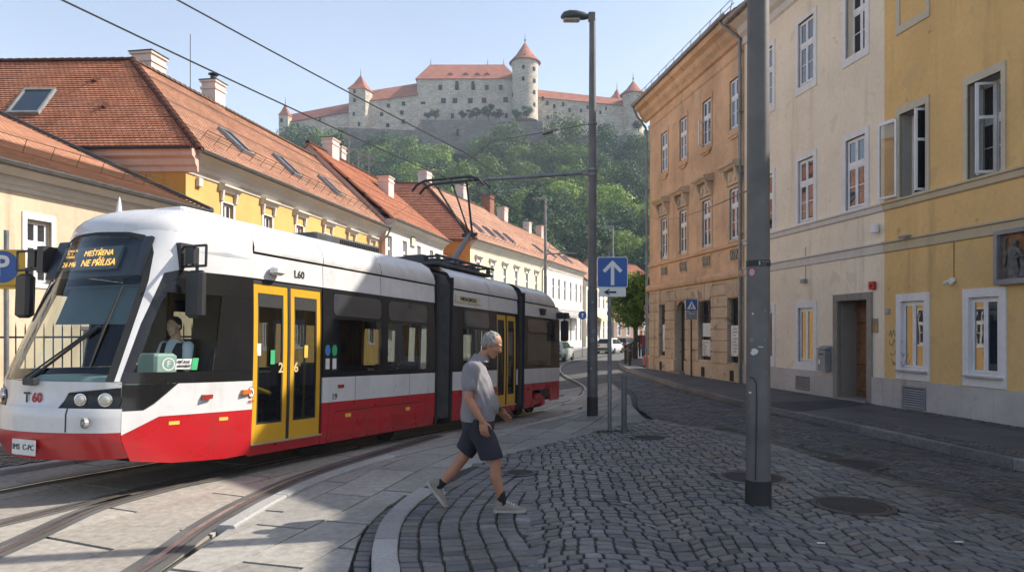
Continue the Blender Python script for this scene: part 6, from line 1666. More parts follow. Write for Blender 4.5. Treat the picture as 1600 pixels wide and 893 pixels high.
def rings(k,rs,n=20):
    "torso style loft: (x,y,z,rx,ry)"
    k.loft([[(x+rx*math.cos(2*PI*j/n),y+ry*math.sin(2*PI*j/n),z) for j in range(n)] for x,y,z,rx,ry in rs],True,True)
def limb(k,pts,rs,n=14):
    k.tube(pts,rs,n)
    for p,r in zip(pts,rs): k.ell(p,(r,r,r),12,8)
def hand(k,wrist,dirv,palmn,thumbv,L=.18,curl=.5,spread=.1):
    "palm, four unequal bent fingers and a thumb leaving the side of the palm"
    w=Vector(wrist); d=Vector(dirv).normalized(); n=Vector(palmn); n=(n-d*n.dot(d)).normalized(); s=Vector(thumbv); s=(s-d*s.dot(d)-n*s.dot(n)).normalized()
    pl=L*.5; c=w+d*pl*.5
    M_=Matrix((d,s,n)).transposed()
    k.ell(w+d*pl*.48,(pl*.62,L*.235,L*.10),14,10,M_); k.ell(w+d*pl*.8,(pl*.35,L*.25,L*.085),12,8,M_)
    for i,(o_,ln) in enumerate(((.18,.44),(.065,.50),(-.055,.46),(-.17,.36))):
        b=w+d*pl*.86+s*L*o_; f=L*ln; a=curl*(1+.12*i); p=[b]; dd=d+s*spread*(o_*3)
        for j,seg in enumerate((.46,.32,.26)):
            ang=a*(.55+.65*j); v=(dd.normalized()*math.cos(ang)+n*math.sin(ang)); p.append(p[-1]+v*f*seg)
        limb(k,p,[.0098,.0090,.0082,.0068],8)
    b=w+d*pl*.22+s*L*.17; p=[b,b+(d*.55+s*.75+n*.2).normalized()*L*.2,b+(d*.55+s*.75+n*.2).normalized()*L*.2+(d*.9+s*.25+n*.35).normalized()*L*.2]
    limb(k,p,[.013,.0105,.0085],8)
def head(k,c,yaw=0,pitch=0,s=1.0):
    M_=Matrix.Rotation(yaw,3,'Z')@Matrix.Rotation(pitch,3,'Y'); c=Vector(c)
    P_=lambda x,y,z: c+M_@Vector((x*s,y*s,z*s))
    E=lambda p,r: k.ell(P_(*p),tuple(q*s for q in r),16,12,M_)
    E((-.008,0,.032),(.098,.076,.088)); E((.028,0,-.012),(.068,.064,.080)); E((.042,0,-.070),(.046,.046,.042)); E((.068,0,-.092),(.024,.026,.022))
    E((.080,0,.030),(.020,.052,.014))                                  # brow
    k.tube([P_(.088,0,.022),P_(.108,0,-.022),P_(.100,0,-.034)],[.009*s,.014*s,.011*s],8); k.ell(P_(.106,0,-.026),(.013*s,.015*s,.011*s),8,6)
    E((.084,0,-.056),(.014,.024,.006)); E((.082,0,-.067),(.014,.021,.007))
    for y in (-1,1):
        E((-.008,y*.076,-.006),(.018,.010,.030)); E((.060,y*.040,-.022),(.022,.018,.022))
    return P_,M_
def face_bits(par,P_,M_,s=1.0):
    for y in (-1,1):
        e=MB(); e.ell(P_(.083,y*.029,.010),(.010*s,.012*s,.009*s),10,8); e.build('eye',plain('eye_white',(.5,.47,.44),.3,.05,5,0) if y<0 else MATS['eye_white'],par,smooth=True)
        e=MB(); e.ell(P_(.0915,y*.029,.009),(.004*s,.006*s,.006*s),8,6); e.build('iris',black_m,par)
    e=MB(); e.tube([P_(.094,-.02,-.061),P_(.0975,0,-.061),P_(.094,.02,-.061)],.0022*s,5); e.build('mouth',plain('lip',(.25,.09,.075),.5,.1,5,0),par)

# --- the walking man, facing +X
man=thing('person','older grey haired man in a lilac polo shirt and dark shorts walking across the setts','person',(-.33,6.85,.125),(0,0,0))
hip=Vector((0,0,.86))
kn_f,an_f=Vector((.17,-.09,.475)),Vector((.235,-.085,.105)); kn_b,an_b=Vector((-.145,.09,.475)),Vector((-.385,.09,.215))
k=MB()
rings(k,[(0,0,.84,.13,.165),(0,0,.93,.145,.172),(.01,0,1.03,.15,.165),(.0,0,1.14,.135,.165),(-.015,0,1.25,.12,.18),(-.03,0,1.35,.10,.18),(-.02,0,1.415,.075,.12),(.015,0,1.46,.058,.062),(.06,0,1.52,.056,.058),(.085,0,1.555,.05,.055)])
limb(k,[(0.02,-.085,.84),kn_f+Vector((0,0,.02)),kn_f.lerp(an_f,.35)+Vector((-.022,0,0)),an_f],[.088,.056,.056,.037])
limb(k,[(-.02,.085,.84),kn_b+Vector((0,0,.02)),kn_b.lerp(an_b,.35)+Vector((-.02,0,-.02)),an_b],[.088,.056,.056,.037])
# feet inside the shoes
limb(k,[an_f,an_f+Vector((.05,0,-.055)),an_f+Vector((.12,0,-.072))],[.034,.024,.016]); limb(k,[an_b,an_b+Vector((.0,0,-.06)),an_b+Vector((.04,0,-.11))],[.034,.022,.014])
shR,elR,wrR=Vector((-.04,-.185,1.375)),Vector((-.085,-.225,1.105)),Vector((.055,-.235,.885))
shL,elL,wrL=Vector((-.02,.185,1.375)),Vector((.05,.235,1.12)),Vector((.185,.225,.935))
limb(k,[shR,shR.lerp(elR,.5),elR,elR.lerp(wrR,.35),wrR],[.056,.047,.040,.041,.027]); limb(k,[shL,shL.lerp(elL,.5),elL,elL.lerp(wrL,.35),wrL],[.056,.047,.040,.041,.027])
hand(k,wrR,(.12,.02,-1),(.25,1,.0),(1,.1,.1),.185,.42); hand(k,wrL,(.80,-.05,-.55),(-.35,-.9,-.4),(.3,-.3,.9),.185,.30)
P_h,M_h=head(k,(.128,0,1.603),rad(-6),rad(27),1.02)
fused('body',k,skin,man,.0062,3)
face_bits(man,P_h,M_h,1.03)
k=MB(); k.ell(P_h(-.012,0,.034),(.0975,.0785,.088),20,14,M_h); k.ell(P_h(-.048,0,-.004),(.058,.0725,.062),18,12,M_h)
for y in (-1,1): k.ell(P_h(.006,y*.066,.022),(.034,.016,.036),10,8,M_h)
for q in range(30):
    a=R.uniform(0,6.28); b_=R.uniform(.1,1.3); k.ell(P_h(-.015+.086*math.cos(a)*math.sin(b_),.067*math.sin(a)*math.sin(b_),.036+.080*math.cos(b_)),(.016,.016,.012),8,6)
hc_=P_h(.048,0,.066); hn=M_h@Vector((.93,0,-.36)); hn2=M_h@Vector((.35,0,-1)); 
fused('hair',k,hair_g,man,.006,1,.0045,85,[(hc_+M_h@Vector((.022,0,0)),hn),(P_h(-.03,0,-.055),hn2)])
# polo shirt
k=MB()
rings(k,[(-.01,0,.845,.170,.19),(-.005,0,.90,.170,.192),(.005,0,1.0,.172,.19),(.005,0,1.08,.168,.188),(-.008,0,1.18,.155,.195),(-.025,0,1.28,.146,.205),(-.035,0,1.36,.120,.200),(-.03,0,1.415,.090,.145),(-.002,0,1.455,.072,.085),(.012,0,1.475,.070,.072)])
for sh,el in ((shR,elR),(shL,elL)):
    d=(el-sh).normalized(); limb(k,[sh+Vector((.0,0,-.005)),sh+d*.10,sh+d*.165],[.073,.071,.074])
k.ell((.10,0,1.02),(.10,.15,.12),14,8)
cutS=[((0,0,.868),(0,0,-1))]
shirt=fused('polo_shirt',k,shirt_m,man,.0085,1,.017,9,cutS)
k=MB(); k.loft([[(.014+.075*math.cos(2*PI*j/20),.078*math.sin(2*PI*j/20),1.452+.012*math.cos(2*PI*j/20)*-1) for j in range(20)],[(.030+.066*math.cos(2*PI*j/20),.070*math.sin(2*PI*j/20),1.502-.018*math.cos(2*PI*j/20)) for j in range(20)],[(.034+.072*math.cos(2*PI*j/20),.076*math.sin(2*PI*j/20),1.492-.02*math.cos(2*PI*j/20)) for j in range(20)],[(.018+.090*math.cos(2*PI*j/20),.096*math.sin(2*PI*j/20),1.448-.02*math.cos(2*PI*j/20)) for j in range(20)]],True); k.build('collar',shirt_m,shirt,smooth=True)
k=MB(); k.box((-.055,-.262,1.262),(-.030,-.255,1.274)); k.build('sleeve_badge',paper_m,shirt)
# shorts
k=MB(); rings(k,[(0,0,.90,.150,.178),(0,0,.84,.158,.185),(0,0,.78,.16,.186)])
limb(k,[(0.0,-.085,.84),Vector((.085,-.095,.66)),Vector((.135,-.098,.535))],[.120,.112,.110]); limb(k,[(-.01,.085,.84),Vector((-.07,.09,.68)),Vector((-.125,.09,.56))],[.120,.110,.108])
fused('shorts',k,short_m,man,.010,2,.009,12,[((.135,0,.515),(.12,0,-1)),((-.14,0,.545),(-.62,0,-.80))])
# socks and shoes
for an,d in ((an_f,(kn_f-an_f).normalized()),(an_b,(kn_b-an_b).normalized())):
    k=MB(); limb(k,[an-d*.03,an+d*.045,an+d*.075],[.044,.043,.043]); fused('sock',k,sock_m,man,.008,1)
def shoe(M_):
    k=MB(M_); 
    k.loft([[(x,y0*w_,z) for x,y0,z in ()] for w_ in ()] ,True) if False else None
    prof=[(-.082,.036,.095),(-.055,.043,.108),(0,.047,.108),(.06,.050,.092),(.12,.051,.070),(.17,.046,.054),(.205,.030,.036)]
    rg=[]
    for x,w_,h in prof: rg.append([(x,w_*math.cos(a)*1.0,.028+ (h-.028)*max(0,math.sin(a))) for a in [PI*j/10 for j in range(11)]]+[(x,-w_*.9,.024),(x,w_*.9,.024)])
    k.loft(rg,True,True); k.ell((-.02,0,.085),(.055,.046,.045),12,8); o=fused('trainer',k,shoe_m,man,.007,1)
    k=MB(M_); out=[]
    prof=[(-.095,.022),(-.08,.038),(0,.042),(.06,.047),(.12,.052),(.17,.047),(.205,.034),(.222,.012)]
    pl=[(x,w_) for x,w_ in prof]+[(x,-w_) for x,w_ in reversed(prof)]
    k.prism(pl,0,.030,'z'); k.build('sole',sole_m,o)
    k=MB(M_); 
    for j in range(4): k.tube([(.03+.022*j,-.032,.098-.008*j),(.04+.022*j,0,.110-.010*j),(.03+.022*j,.032,.098-.008*j)],.0035,5)
    k.build('laces',paper_m,o)
shoe(Matrix.Translation(an_f+Vector((.01,0,-.108))))
M_=Matrix.Translation((-.335,.09,.008))@Matrix.Rotation(rad(52),4,'Y')@Matrix.Translation((-.20,0,0)); shoe(M_)
d=(elL-wrL).normalized(); k=MB(); k.tube([wrL+d*.015,wrL+d*.045],[.032,.033],14); k.bbox((wrL.x+.005,wrL.y-.045,wrL.z-.0),(wrL.x+.035,wrL.y-.022,wrL.z+.04),.005); k.build('wristwatch',black_m,man)

# --- tram driver, seated
drv=bpy.data.objects.new('person',None); C.objects.link(drv)
q=Matrix.Translation((TA.x,TA.y,0))@tram.rotation_euler.to_matrix().to_4x4()@Matrix.Translation((-.46,.70,.19))@Matrix.Rotation(rad(180),4,'Z')
drv.matrix_world=q; tag(drv,'tram driver in navy waistcoat and pale blue shirt seated behind the cab window','person')
k=MB(); rings(k,[(0,0,.92,.14,.17),(.02,0,1.15,.13,.17),(.03,0,1.40,.11,.19),(.03,0,1.50,.08,.14),(.04,0,1.56,.055,.06),(.05,0,1.66,.052,.055)])
for y in (-1,1):
    limb(k,[(0,y*.10,1.0),(.42,y*.13,.98),(.46,y*.13,.52)],[.085,.06,.04]); limb(k,[(.46,y*.13,.50),(.60,y*.13,.44)],[.038,.03])
    limb(k,[(.03,y*.20,1.46),(.10,y*.27,1.20),(.36,y*.20,1.24)],[.055,.042,.03]); hand(k,(.36,y*.20,1.24),(1,-.1*y,.05),(0,0,-1),(0,-y,0),.18,.5)
P_d,M_d=head(k,(.075,0,1.705),rad(18),rad(8),1.0); fused('body',k,skin_p,drv,.010,2); face_bits(drv,P_d,M_d)
k=MB(); k.ell(P_d(-.018,0,.045),(.098,.082,.085),18,12,M_d); k.ell(P_d(-.05,0,0),(.06,.076,.07),14,10,M_d); fused('hair',k,hair_d,drv,.009,1,.003,60,[(P_d(.05,0,.06),M_d@Vector((.93,0,-.36))),(P_d(-.03,0,-.05),M_d@Vector((.3,0,-1)))])
k=MB(); rings(k,[(.0,0,.95,.155,.185),(.02,0,1.15,.145,.185),(.03,0,1.40,.125,.205),(.03,0,1.49,.095,.15),(.035,0,1.55,.07,.075)])
for y in (-1,1): limb(k,[(.03,y*.20,1.46),(.10,y*.27,1.20),(.30,y*.215,1.235)],[.07,.056,.042])
fused('shirt',k,shirt_b,drv,.011,2,.006,12)
k=MB()
for y in (-1,1): rings(k,[(.0,y*.095,.95,.165,.10),(.02,y*.095,1.15,.155,.10),(.03,y*.11,1.40,.135,.095),(.03,y*.125,1.50,.10,.05)])
fused('waistcoat',k,vest_m,drv,.011,2,.004,12)
k=MB(); limb(k,[(0,-.10,1.0),(.42,-.13,.98),(.46,-.13,.50)],[.095,.072,.055]); limb(k,[(0,.10,1.0),(.42,.13,.98),(.46,.13,.50)],[.095,.072,.055]); fused('trousers',k,dark_cl,drv,.012,2)

# --- distant walkers on the right pavement
def walker(label,x,y,yaw,h,top,leg,hairm,bagm=None):
    o=thing('person',label,'person',(x,y,.125),(0,0,yaw),'people walking on the far right pavement'); s=h/1.75
    k=MB(Matrix.Scale(s,4)); rings(k,[(0,0,.86,.11,.16),(0,0,1.1,.10,.15),(0,0,1.35,.10,.19),(0,0,1.43,.06,.09),(.01,0,1.50,.05,.05),(.02,0,1.56,.05,.05)])
    for y_,st in ((-1,.16),(1,-.16)):
        limb(k,[(0,y_*.09,.86),(st*.7,y_*.09,.47),(st*1.3-(.05 if st<0 else 0),y_*.09,.09)],[.08,.055,.038]); limb(k,[(st*1.3-(.05 if st<0 else 0),y_*.09,.05),(st*1.3+.13,y_*.09,.035)],[.035,.03])
        limb(k,[(0,y_*.19,1.38),(-st*.4,y_*.23,1.12),(-st*.9+.05,y_*.23,.90)],[.05,.04,.03]); hand(k,(-st*.9+.05,y_*.23,.90),(.2,0,-1),(0,-y_,0),(1,0,0),.18,.4)
    P_,M_=head(k,(.03,0,1.625)); fused('body',k,skin_p,o,.016,2); face_bits(o,lambda a,b,c:Vector((.03+a,b,1.625+c))*s,Matrix.Identity(3),s)
    k=MB(Matrix.Scale(s,4)); k.ell((.01,0,1.66),(.10,.084,.085),14,10); k.ell((-.03,0,1.61),(.065,.08,.08),12,8); fused('hair',k,hairm,o,.014,1,0,1,[(Vector((.085,0,1.66))*s,(.93,0,-.36))])
    k=MB(Matrix.Scale(s,4)); rings(k,[(0,0,.84,.14,.18),(0,0,1.1,.13,.17),(0,0,1.35,.125,.205),(0,0,1.44,.075,.10)])
    for y_,st in ((-1,.16),(1,-.16)): limb(k,[(0,y_*.19,1.38),(-st*.4,y_*.23,1.12),(-st*.8+.04,y_*.23,.95)],[.066,.055,.045])
    fused('jacket',k,top,o,.016,2,.006,10)
    k=MB(Matrix.Scale(s,4))
    for y_,st in ((-1,.16),(1,-.16)): limb(k,[(0,y_*.09,.86),(st*.7,y_*.09,.47),(st*1.25-(.05 if st<0 else 0),y_*.09,.12)],[.095,.07,.055])
    fused('trousers',k,leg,o,.016,2)
    for y_,st in ((-1,.16),(1,-.16)):
        k=MB(Matrix.Scale(s,4)); limb(k,[(st*1.3-.07,y_*.09,.05),(st*1.3+.14,y_*.09,.04)],[.048,.042]); fused('shoe',k,black_m,o,.014,1)
    return o
walker('distant walker in a dark jacket on the right pavement near the street tree',8.25,45,rad(-100),1.72,dark_cl,dark_cl,hair_d)
walker('distant walker in a dusky red top and jeans close to the orange house corner',7.75,41,rad(-95),1.74,red_cl,jean,hair_d)
# ================================================================= street furniture
pole_m=plain('grey_pole_paint',(.13,.125,.125),.55,.28,2.5,.12,50)
pole_b=plain('brown_grey_pole_paint',(.13,.122,.115),.6,.3,2.0,.15,40)
base_m=plain('black_pole_base',(.025,.024,.023),.7,.3,4,.2,40)
galv=plain('galvanised_steel',(.20,.205,.21),.5,.25,5,.1,60,metal=.5)
sblue=plain('sign_blue',(.015,.085,.33),.4,.08,3,0); swhite=plain('sign_white',(.70,.70,.68),.45,.06,3,0); sred=plain('sign_red',(.45,.02,.02),.4,.06,3,0); syel=plain('sign_yellow',(.60,.36,.02),.45,.06,3,0)
# thick grey pole close on the right
PX,PY=2.49,7.12
o=thing('thick_pole','thick grey pole with stickers and a black base, close on the right','pole',(PX,PY,.115))
k=MB(); k.lathe([(.121,.0),(.121,.23),(.1195,.231),(.105,5.3),(.085,10)],(0,0,0),32); k.build('pole',pole_b,o,smooth=True)
k=MB(); k.lathe([(.128,-.1),(.128,.24),(.122,.245)],(0,0,0),32); k.build('base_sleeve',base_m,o,smooth=True)
zb=ZC+(HY-412)/F*PY-.115
def wrap(a0,a1,z0,z1,r,n=10,M=None):
    q=MB(M); q.loft([[(r*math.cos(a0+(a1-a0)*j/n),r*math.sin(a0+(a1-a0)*j/n),z) for j in range(n+1)] for z in (z0,z1)],False); return q
k=MB(); k.lathe([(.1175,zb-.03),(.1178,zb-.03),(.1178,zb+.03),(.1175,zb+.03)],(0,0,0),32); bd=k.build('black_band',ink,o)
wrap(rad(-106),rad(-99),zb-.018,zb+.018,.1185).build('band_symbol',paper_m,bd,recalc=False)
def curved_text(s,size,mat,par,r,a_c,z):
    t=text_mesh('band_lettering',s,size,mat,par,Matrix.Identity(4),.0005,'LEFT')
    for v in t.data.vertices:
        a=a_c+v.co.x/r; h=v.co.y; v.co=Vector(((r+.0006)*math.cos(a),(r+.0006)*math.sin(a),z+h))
    return t
curved_text('ROZNÁ',.026,paper_m,bd,.1182,rad(-93),zb+.010); curved_text('výstup',.016,paper_m,bd,.1182,rad(-93),zb-.014); curved_text('8',.034,ink,bd,.1188,rad(-105.5),zb)
zs=ZC+(HY-426)/F*PY-.115
def sticker_p(name,a,z,rw,rh,mat,rr=.1185,seed=0,n=14,par=o):
    q=MB(); r_=random.Random(seed); pts=[]
    for j in range(n):
        t=2*PI*j/n; f=1 if seed==0 else r_.uniform(.65,1.1); aa=a+rw*f*math.cos(t)/.118; pts.append((rr*math.cos(aa),rr*math.sin(aa),z+rh*f*math.sin(t)))
    q.face(pts); return q.build(name,mat,par,recalc=False)
s_=sticker_p('round_sticker',rad(-140),zs,.038,.043,sred); sticker_p('sticker_face',rad(-140),zs,.031,.036,plain('pale_pink_paper',(.5,.36,.36),.6),.1192,par=s_)
for a,y,w_,h,m_,sd in ((-135,490,.014,.013,plain('pale_yellow_paper',(.55,.52,.36),.7),3),(-128,549,.042,.035,paper_m,5),(-98,541,.03,.005,paper_m,6),(-150,612,.02,.012,paper_m,8),(-75,485,.015,.02,plain('faded_grey_paper',(.2,.2,.2),.8),9),(-78,530,.012,.012,MATS['faded_grey_paper'],10),(-70,580,.012,.02,MATS['faded_grey_paper'],11),(-140,530,.03,.03,MATS['faded_grey_paper'],12)):
    sticker_p('torn_sticker',rad(a),ZC+(HY-y)/F*PY-.115,w_,h,m_,.1186,sd)
z0=ZC+(HY-588)/F*PY-.115; r=.124; k=MB(); k.tube([(r*math.cos(rad(-150)),r*math.sin(rad(-150)),z0),(r*math.cos(rad(-130)),r*math.sin(rad(-130)),z0-.01),(r*math.cos(rad(-118)),r*math.sin(rad(-118)),z0-.06),(r*math.cos(rad(-116)),r*math.sin(rad(-116)),z0-.25),(r*math.cos(rad(-122)),r*math.sin(rad(-122)),.26)],.006,6); k.build('cable',black_m,o)
# tram pole with street lamp and bracket arm
TX,TY=1.92,16.8; tz=zwalk(TX,TY)
o=thing('tram_pole','tall slim tram pole with street lamp on top and long bracket arm','pole',(TX,TY,tz))
zz=lambda y: ZC+(HY-y)/F*TY-tz
k=MB(); k.lathe([(.125,0),(.12,3.0),(.105,3.02),(.095,zz(270)),(.075,zz(30)),(.07,zz(22))],(0,0,0),24); k.build('pole',pole_m,o,smooth=True)
k=MB(); k.lathe([(.132,-.1),(.132,.45),(.125,.46)],(0,0,0),24); k.build('base_sleeve',base_m,o,smooth=True)
za=zz(270)
k=MB(); 
for dz in (-.07,.05): k.lathe([(.115,za+dz),(.115,za+dz+.05),(.1,za+dz+.05)],(0,0,0),20)
k.bbox((-.24,-.05,za-.06),(-.09,.05,za+.06),.01); k.build('clamp',galv,o); k=MB(); k.lathe([(.11,zz(195)),(.11,zz(192)),(.09,zz(192))],(0,0,0),20); k.build('clamp',galv,o)
k=MB(); A=Vector((-.2,0,za)); B=Vector((-2.45,.3,za-.09)); k.tube([A,B],[.045,.038],10); k.tube([B+Vector((.15,0,.03)),B+Vector((-.1,.02,.0)),B+Vector((-.36,.05,-.10))],.035,8); k.tube([B+Vector((1.1,-.13,-.0)),B+Vector((.95,-.1,-.16)),B+Vector((.4,0,-.2))],.014,6); k.lathe([(.03,0),(.045,.03),(.03,.06),(.045,.09),(.03,.12)],B+Vector((.9,-.1,-.2)),8); k.build('bracket_arm',galv,o)
lt=Vector((0,0,zz(22))); k=MB(); k.bbox((-.10,-.07,lt.z-.18),(.07,.07,lt.z+.03),.015); k.build('lamp_bracket',pole_m,o)
rg=[]
for x,w_,h0,h1 in ((-.11,.06,-.13,.0),(-.2,.10,-.15,.04),(-.40,.135,-.15,.08),(-.55,.135,-.15,.085),(-.68,.10,-.145,.05),(-.74,.05,-.12,-.02),(-.76,.01,-.09,-.06)):
    rg.append([(x,w_*math.cos(2*PI*j/14),lt.z+(h0+h1)/2+(h1-h0)/2*math.sin(2*PI*j/14)*(1 if math.sin(2*PI*j/14)>0 else .9)) for j in range(14)])
k=MB(); k.loft(rg,True,True); lh=k.build('lamp_head',plain('lamp_head_grey',(.06,.068,.075),.5,.15,4),o,smooth=True)
k=MB(); k.bbox((-.70,-.10,lt.z-.175),(-.30,.10,lt.z-.125),.02); k.build('lamp_lens',plain('lamp_cover',(.45,.40,.33),.25,.15,18,.2,40),lh)
for a,y,w_,h,sd in ((-95,472,.03,.03,2),(-85,517,.06,.05,3),(-95,530,.05,.06,4),(-110,575,.03,.03,5),(-80,600,.03,.02,6)):
    q=MB(); r_=random.Random(sd); pts=[]
    for j in range(12): t=2*PI*j/12; f=r_.uniform(.6,1.1); aa=rad(a)+w_*f*math.cos(t)/.12; pts.append((.1235*math.cos(aa),.1235*math.sin(aa),zz(y)+h*f*math.sin(t)))
    q.face(pts); q.build('torn_sticker',plain('grey_sticker',(.28,.29,.31),.7),o,recalc=False)
# blue arrow sign
SX,SY=1.83,13.2; sz=zwalk(SX,SY)
o=thing('arrow_sign','square blue sign with a white upward arrow above a small white arrow plate','traffic sign',(SX,SY,sz))
k=MB(); k.lathe([(.038,-.1),(.038,3.35),(.001,3.36)],(0,0,0),14); k.build('post',galv,o,smooth=True)
def rrect(w_,h,r,cx=0,cz=0): return [(cx+a,cz+b) for a,b in rr_poly(-w_/2,w_/2,-h/2,h/2,r)]
zc=ZC+(HY-425.5)/F*SY-sz; cxs=.045
k=MB(); k.prism(rrect(.57,.57,.04,cxs,zc),-.065,-.055,'y'); pn=k.build('sign_panel',swhite,o)
k=MB(); k.prism(rrect(.545,.545,.035,cxs,zc),-.0675,-.0655,'y'); k.build('blue_field',sblue,pn)
k=MB(); k.prism([(cxs-.032,zc-.24),(cxs+.032,zc-.24),(cxs+.032,zc+.10),(cxs+.14,zc-.01),(cxs+.185,zc+.035),(cxs,zc+.225),(cxs-.185,zc+.035),(cxs-.14,zc-.01),(cxs-.032,zc+.10)],-.0705,-.068,'y'); k.build('arrow',swhite,pn)
z2=ZC+(HY-456.5)/F*SY-sz
k=MB(); k.prism(rrect(.50,.165,.02,cxs+.0,z2),-.065,-.055,'y'); p2=k.build('arrow_plate',swhite,o)
k=MB(); k.prism([(cxs-.17,z2),(cxs-.07,z2+.055),(cxs-.04,z2+.055),(cxs-.085,z2+.018),(cxs+.07,z2+.018),(cxs+.07,z2-.018),(cxs-.085,z2-.018),(cxs-.04,z2-.055),(cxs-.07,z2-.055)],-.0685,-.0655,'y'); k.build('small_arrow',ink,p2)
k=MB(); 
for z in (zc-.12,zc+.14,z2): k.box((-.045,-.056,z-.015),(.045,.045,z+.015))
k.build('clips',galv,o)
# bollard
BX,BY=2.07,13.0; o=thing('bollard','slim grey steel bollard beside the post of the arrow sign','bollard',(BX,BY,zwalk(BX,BY)))
k=MB(); k.lathe([(.052,-.1),(.052,1.03),(.045,1.05),(.001,1.055)],(0,0,0),18); k.build('post',plain('dark_bollard_grey',(.11,.112,.115),.6,.25,4,.1),o,smooth=True); k=MB(); k.lathe([(.085,-.05),(.085,.012),(.052,.02)],(0,0,0),18); k.build('base_plate',iron,o)
# bollards by the far pavement kerb
b0=None
for i,(x,y) in enumerate([(5.85,35.0),(6.0,37.2),(6.55,39.6),(7.15,42.4),(8.0,46.5)]):
    if b0 is None:
        b0=thing('kerb_bollard','x','bollard',(x,y,.12),group='dark bollards along the far right kerb'); k=MB(); k.lathe([(.075,-.1),(.075,.85),(.085,.86),(.085,.92),(.05,.98),(.001,.99)],(0,0,0),14); k.build('post',black_m,b0,smooth=True); k=MB(); k.lathe([(.0765,.70),(.0775,.70),(.0775,.76),(.0765,.76)],(0,0,0),14); k.build('ring',grey_pt,b0); c=b0
    else: c=copy_tree(b0); c.location=(x,y,.12)
    c['label']='dark cast bollard in the row along the far right kerb'
# no parking sign by the orange corner
o=thing('no_parking_sign','round blue and red no stopping sign with small plate at the orange house corner','traffic sign',(6.45,33.3,.12))
k=MB(); k.lathe([(.04,-.1),(.04,3.25)],(0,0,0),10); k.build('post',galv,o)
zc=ZC+(HY-482)/F*33.3-.12
def disc(par,nm,r,y,m,z,x=0,n=28,th=.006): q=MB(); q.prism([(x+r*math.cos(2*PI*j/n),z+r*math.sin(2*PI*j/n)) for j in range(n)],y-th,y,'y'); return q.build(nm,m,par)
d_=disc(o,'sign_disc',.24,-.05,plain('sign_ring_orange',(.50,.26,.08),.5),zc); disc(d_,'blue_field',.195,-.058,sblue,zc)
k=MB(); 
for s in (-1,1): k.prism([(-.13,zc-s*.10-.02),(-.10,zc-s*.13-.02),(.13,zc+s*.10),(.10,zc+s*.13)],-.069,-.066,'y')
k.build('cross_bars',sred,d_)
k=MB(); k.prism(rrect(.40,.17,.02,0,zc-.36),-.06,-.05,'y'); k.build('plate',plain('pale_plate',(.52,.46,.38),.6),o)
# crossing sign on the pavement
o=thing('crossing_sign','blue pedestrian crossing sign on a thin post before the rusticated wall','traffic sign',(6.62,26.0,.12))
k=MB(); k.lathe([(.03,-.1),(.03,2.85)],(0,0,0),10); k.build('post',black_m,o); zc=ZC+(HY-476.5)/F*26-.12
k=MB(); k.prism(rrect(.42,.42,.03,0,zc),-.05,-.04,'y'); pn=k.build('sign_panel',sblue,o); k=MB(); k.prism([(-.17,zc-.15),(.17,zc-.15),(0,zc+.16)],-.054,-.051,'y'); tr=k.build('white_triangle',swhite,pn)
k=MB(); k.ell((.01,-.056,zc+.06),(.022,.003,.022),8,6); k.prism([(-.01,zc+.03),(.03,zc+.03),(.02,zc-.05),(.06,zc-.13),(.03,zc-.13),(0,zc-.06),(-.05,zc-.13),(-.08,zc-.13),(-.02,zc-.04)],-.058,-.055,'y'); k.build('walking_figure',ink,tr)
k=MB(); k.prism(rrect(.40,.30,.02,0,zc-.38),-.05,-.04,'y'); pn=k.build('plate',plain('grey_plate',(.24,.245,.25),.6),o); text_mesh('plate_lettering','50 m',.11,paper_m,pn,MT((0,-.053,zc-.31),(1,0,0),(0,0,1)))
# red case at the corner
o=thing('red_suitcase','red upright suitcase on the pavement at the orange house corner','suitcase',(6.28,32.75,.125),(0,0,.3))
k=MB(); k.bbox((-.17,-.12,.04),(.17,.12,.56),.04); k.build('shell',red_m,o); k=MB(); k.tube([(-.08,.05,.55),(-.08,.05,.78),(.08,.05,.78),(.08,.05,.55)],.012,6); k.build('handle',black_m,o)
for x in (-.12,.12):
    for y in (-.08,.08): k=MB(); k.lathe([(.001,0),(.03,0),(.03,.05),(.001,.05)],(x,y,-.005),8); k.build('wheel',black_m,o)
# parking sign at the far left
gp=-.0; o=thing('parking_sign','blue and yellow sign with a white letter P at the left edge','traffic sign',(-9.05,12.6,.05))
k=MB(); k.lathe([(.04,-.1),(.04,3.6)],(0,0,0),12); k.build('post',galv,o,smooth=True)
zc=ZC+(HY-421)/F*12.6-.05; k=MB(); k.prism(rrect(.86,.70,.03,-.05,zc),-.06,-.05,'y'); pn=k.build('sign_panel',syel,o); k=MB(); k.prism([(-.03+.30*math.cos(2*PI*j/30),zc+.045+.285*math.sin(2*PI*j/30)) for j in range(30)],-.064,-.061,'y'); q=k.build('blue_disc',sblue,pn); text_mesh('letter','P',.50,swhite,q,MT((-.03,-.067,zc+.05),(1,0,0),(0,0,1)),bold=.012)
k=MB(); k.prism([(.22,zc-.285),(-.25,zc-.285),(-.25,zc-.295),(.22,zc-.295)],-.063,-.061,'y'); k.prism([(.20,zc-.27),(.26,zc-.29),(.20,zc-.31)],-.063,-.061,'y'); k.build('small_arrow',ink,pn)
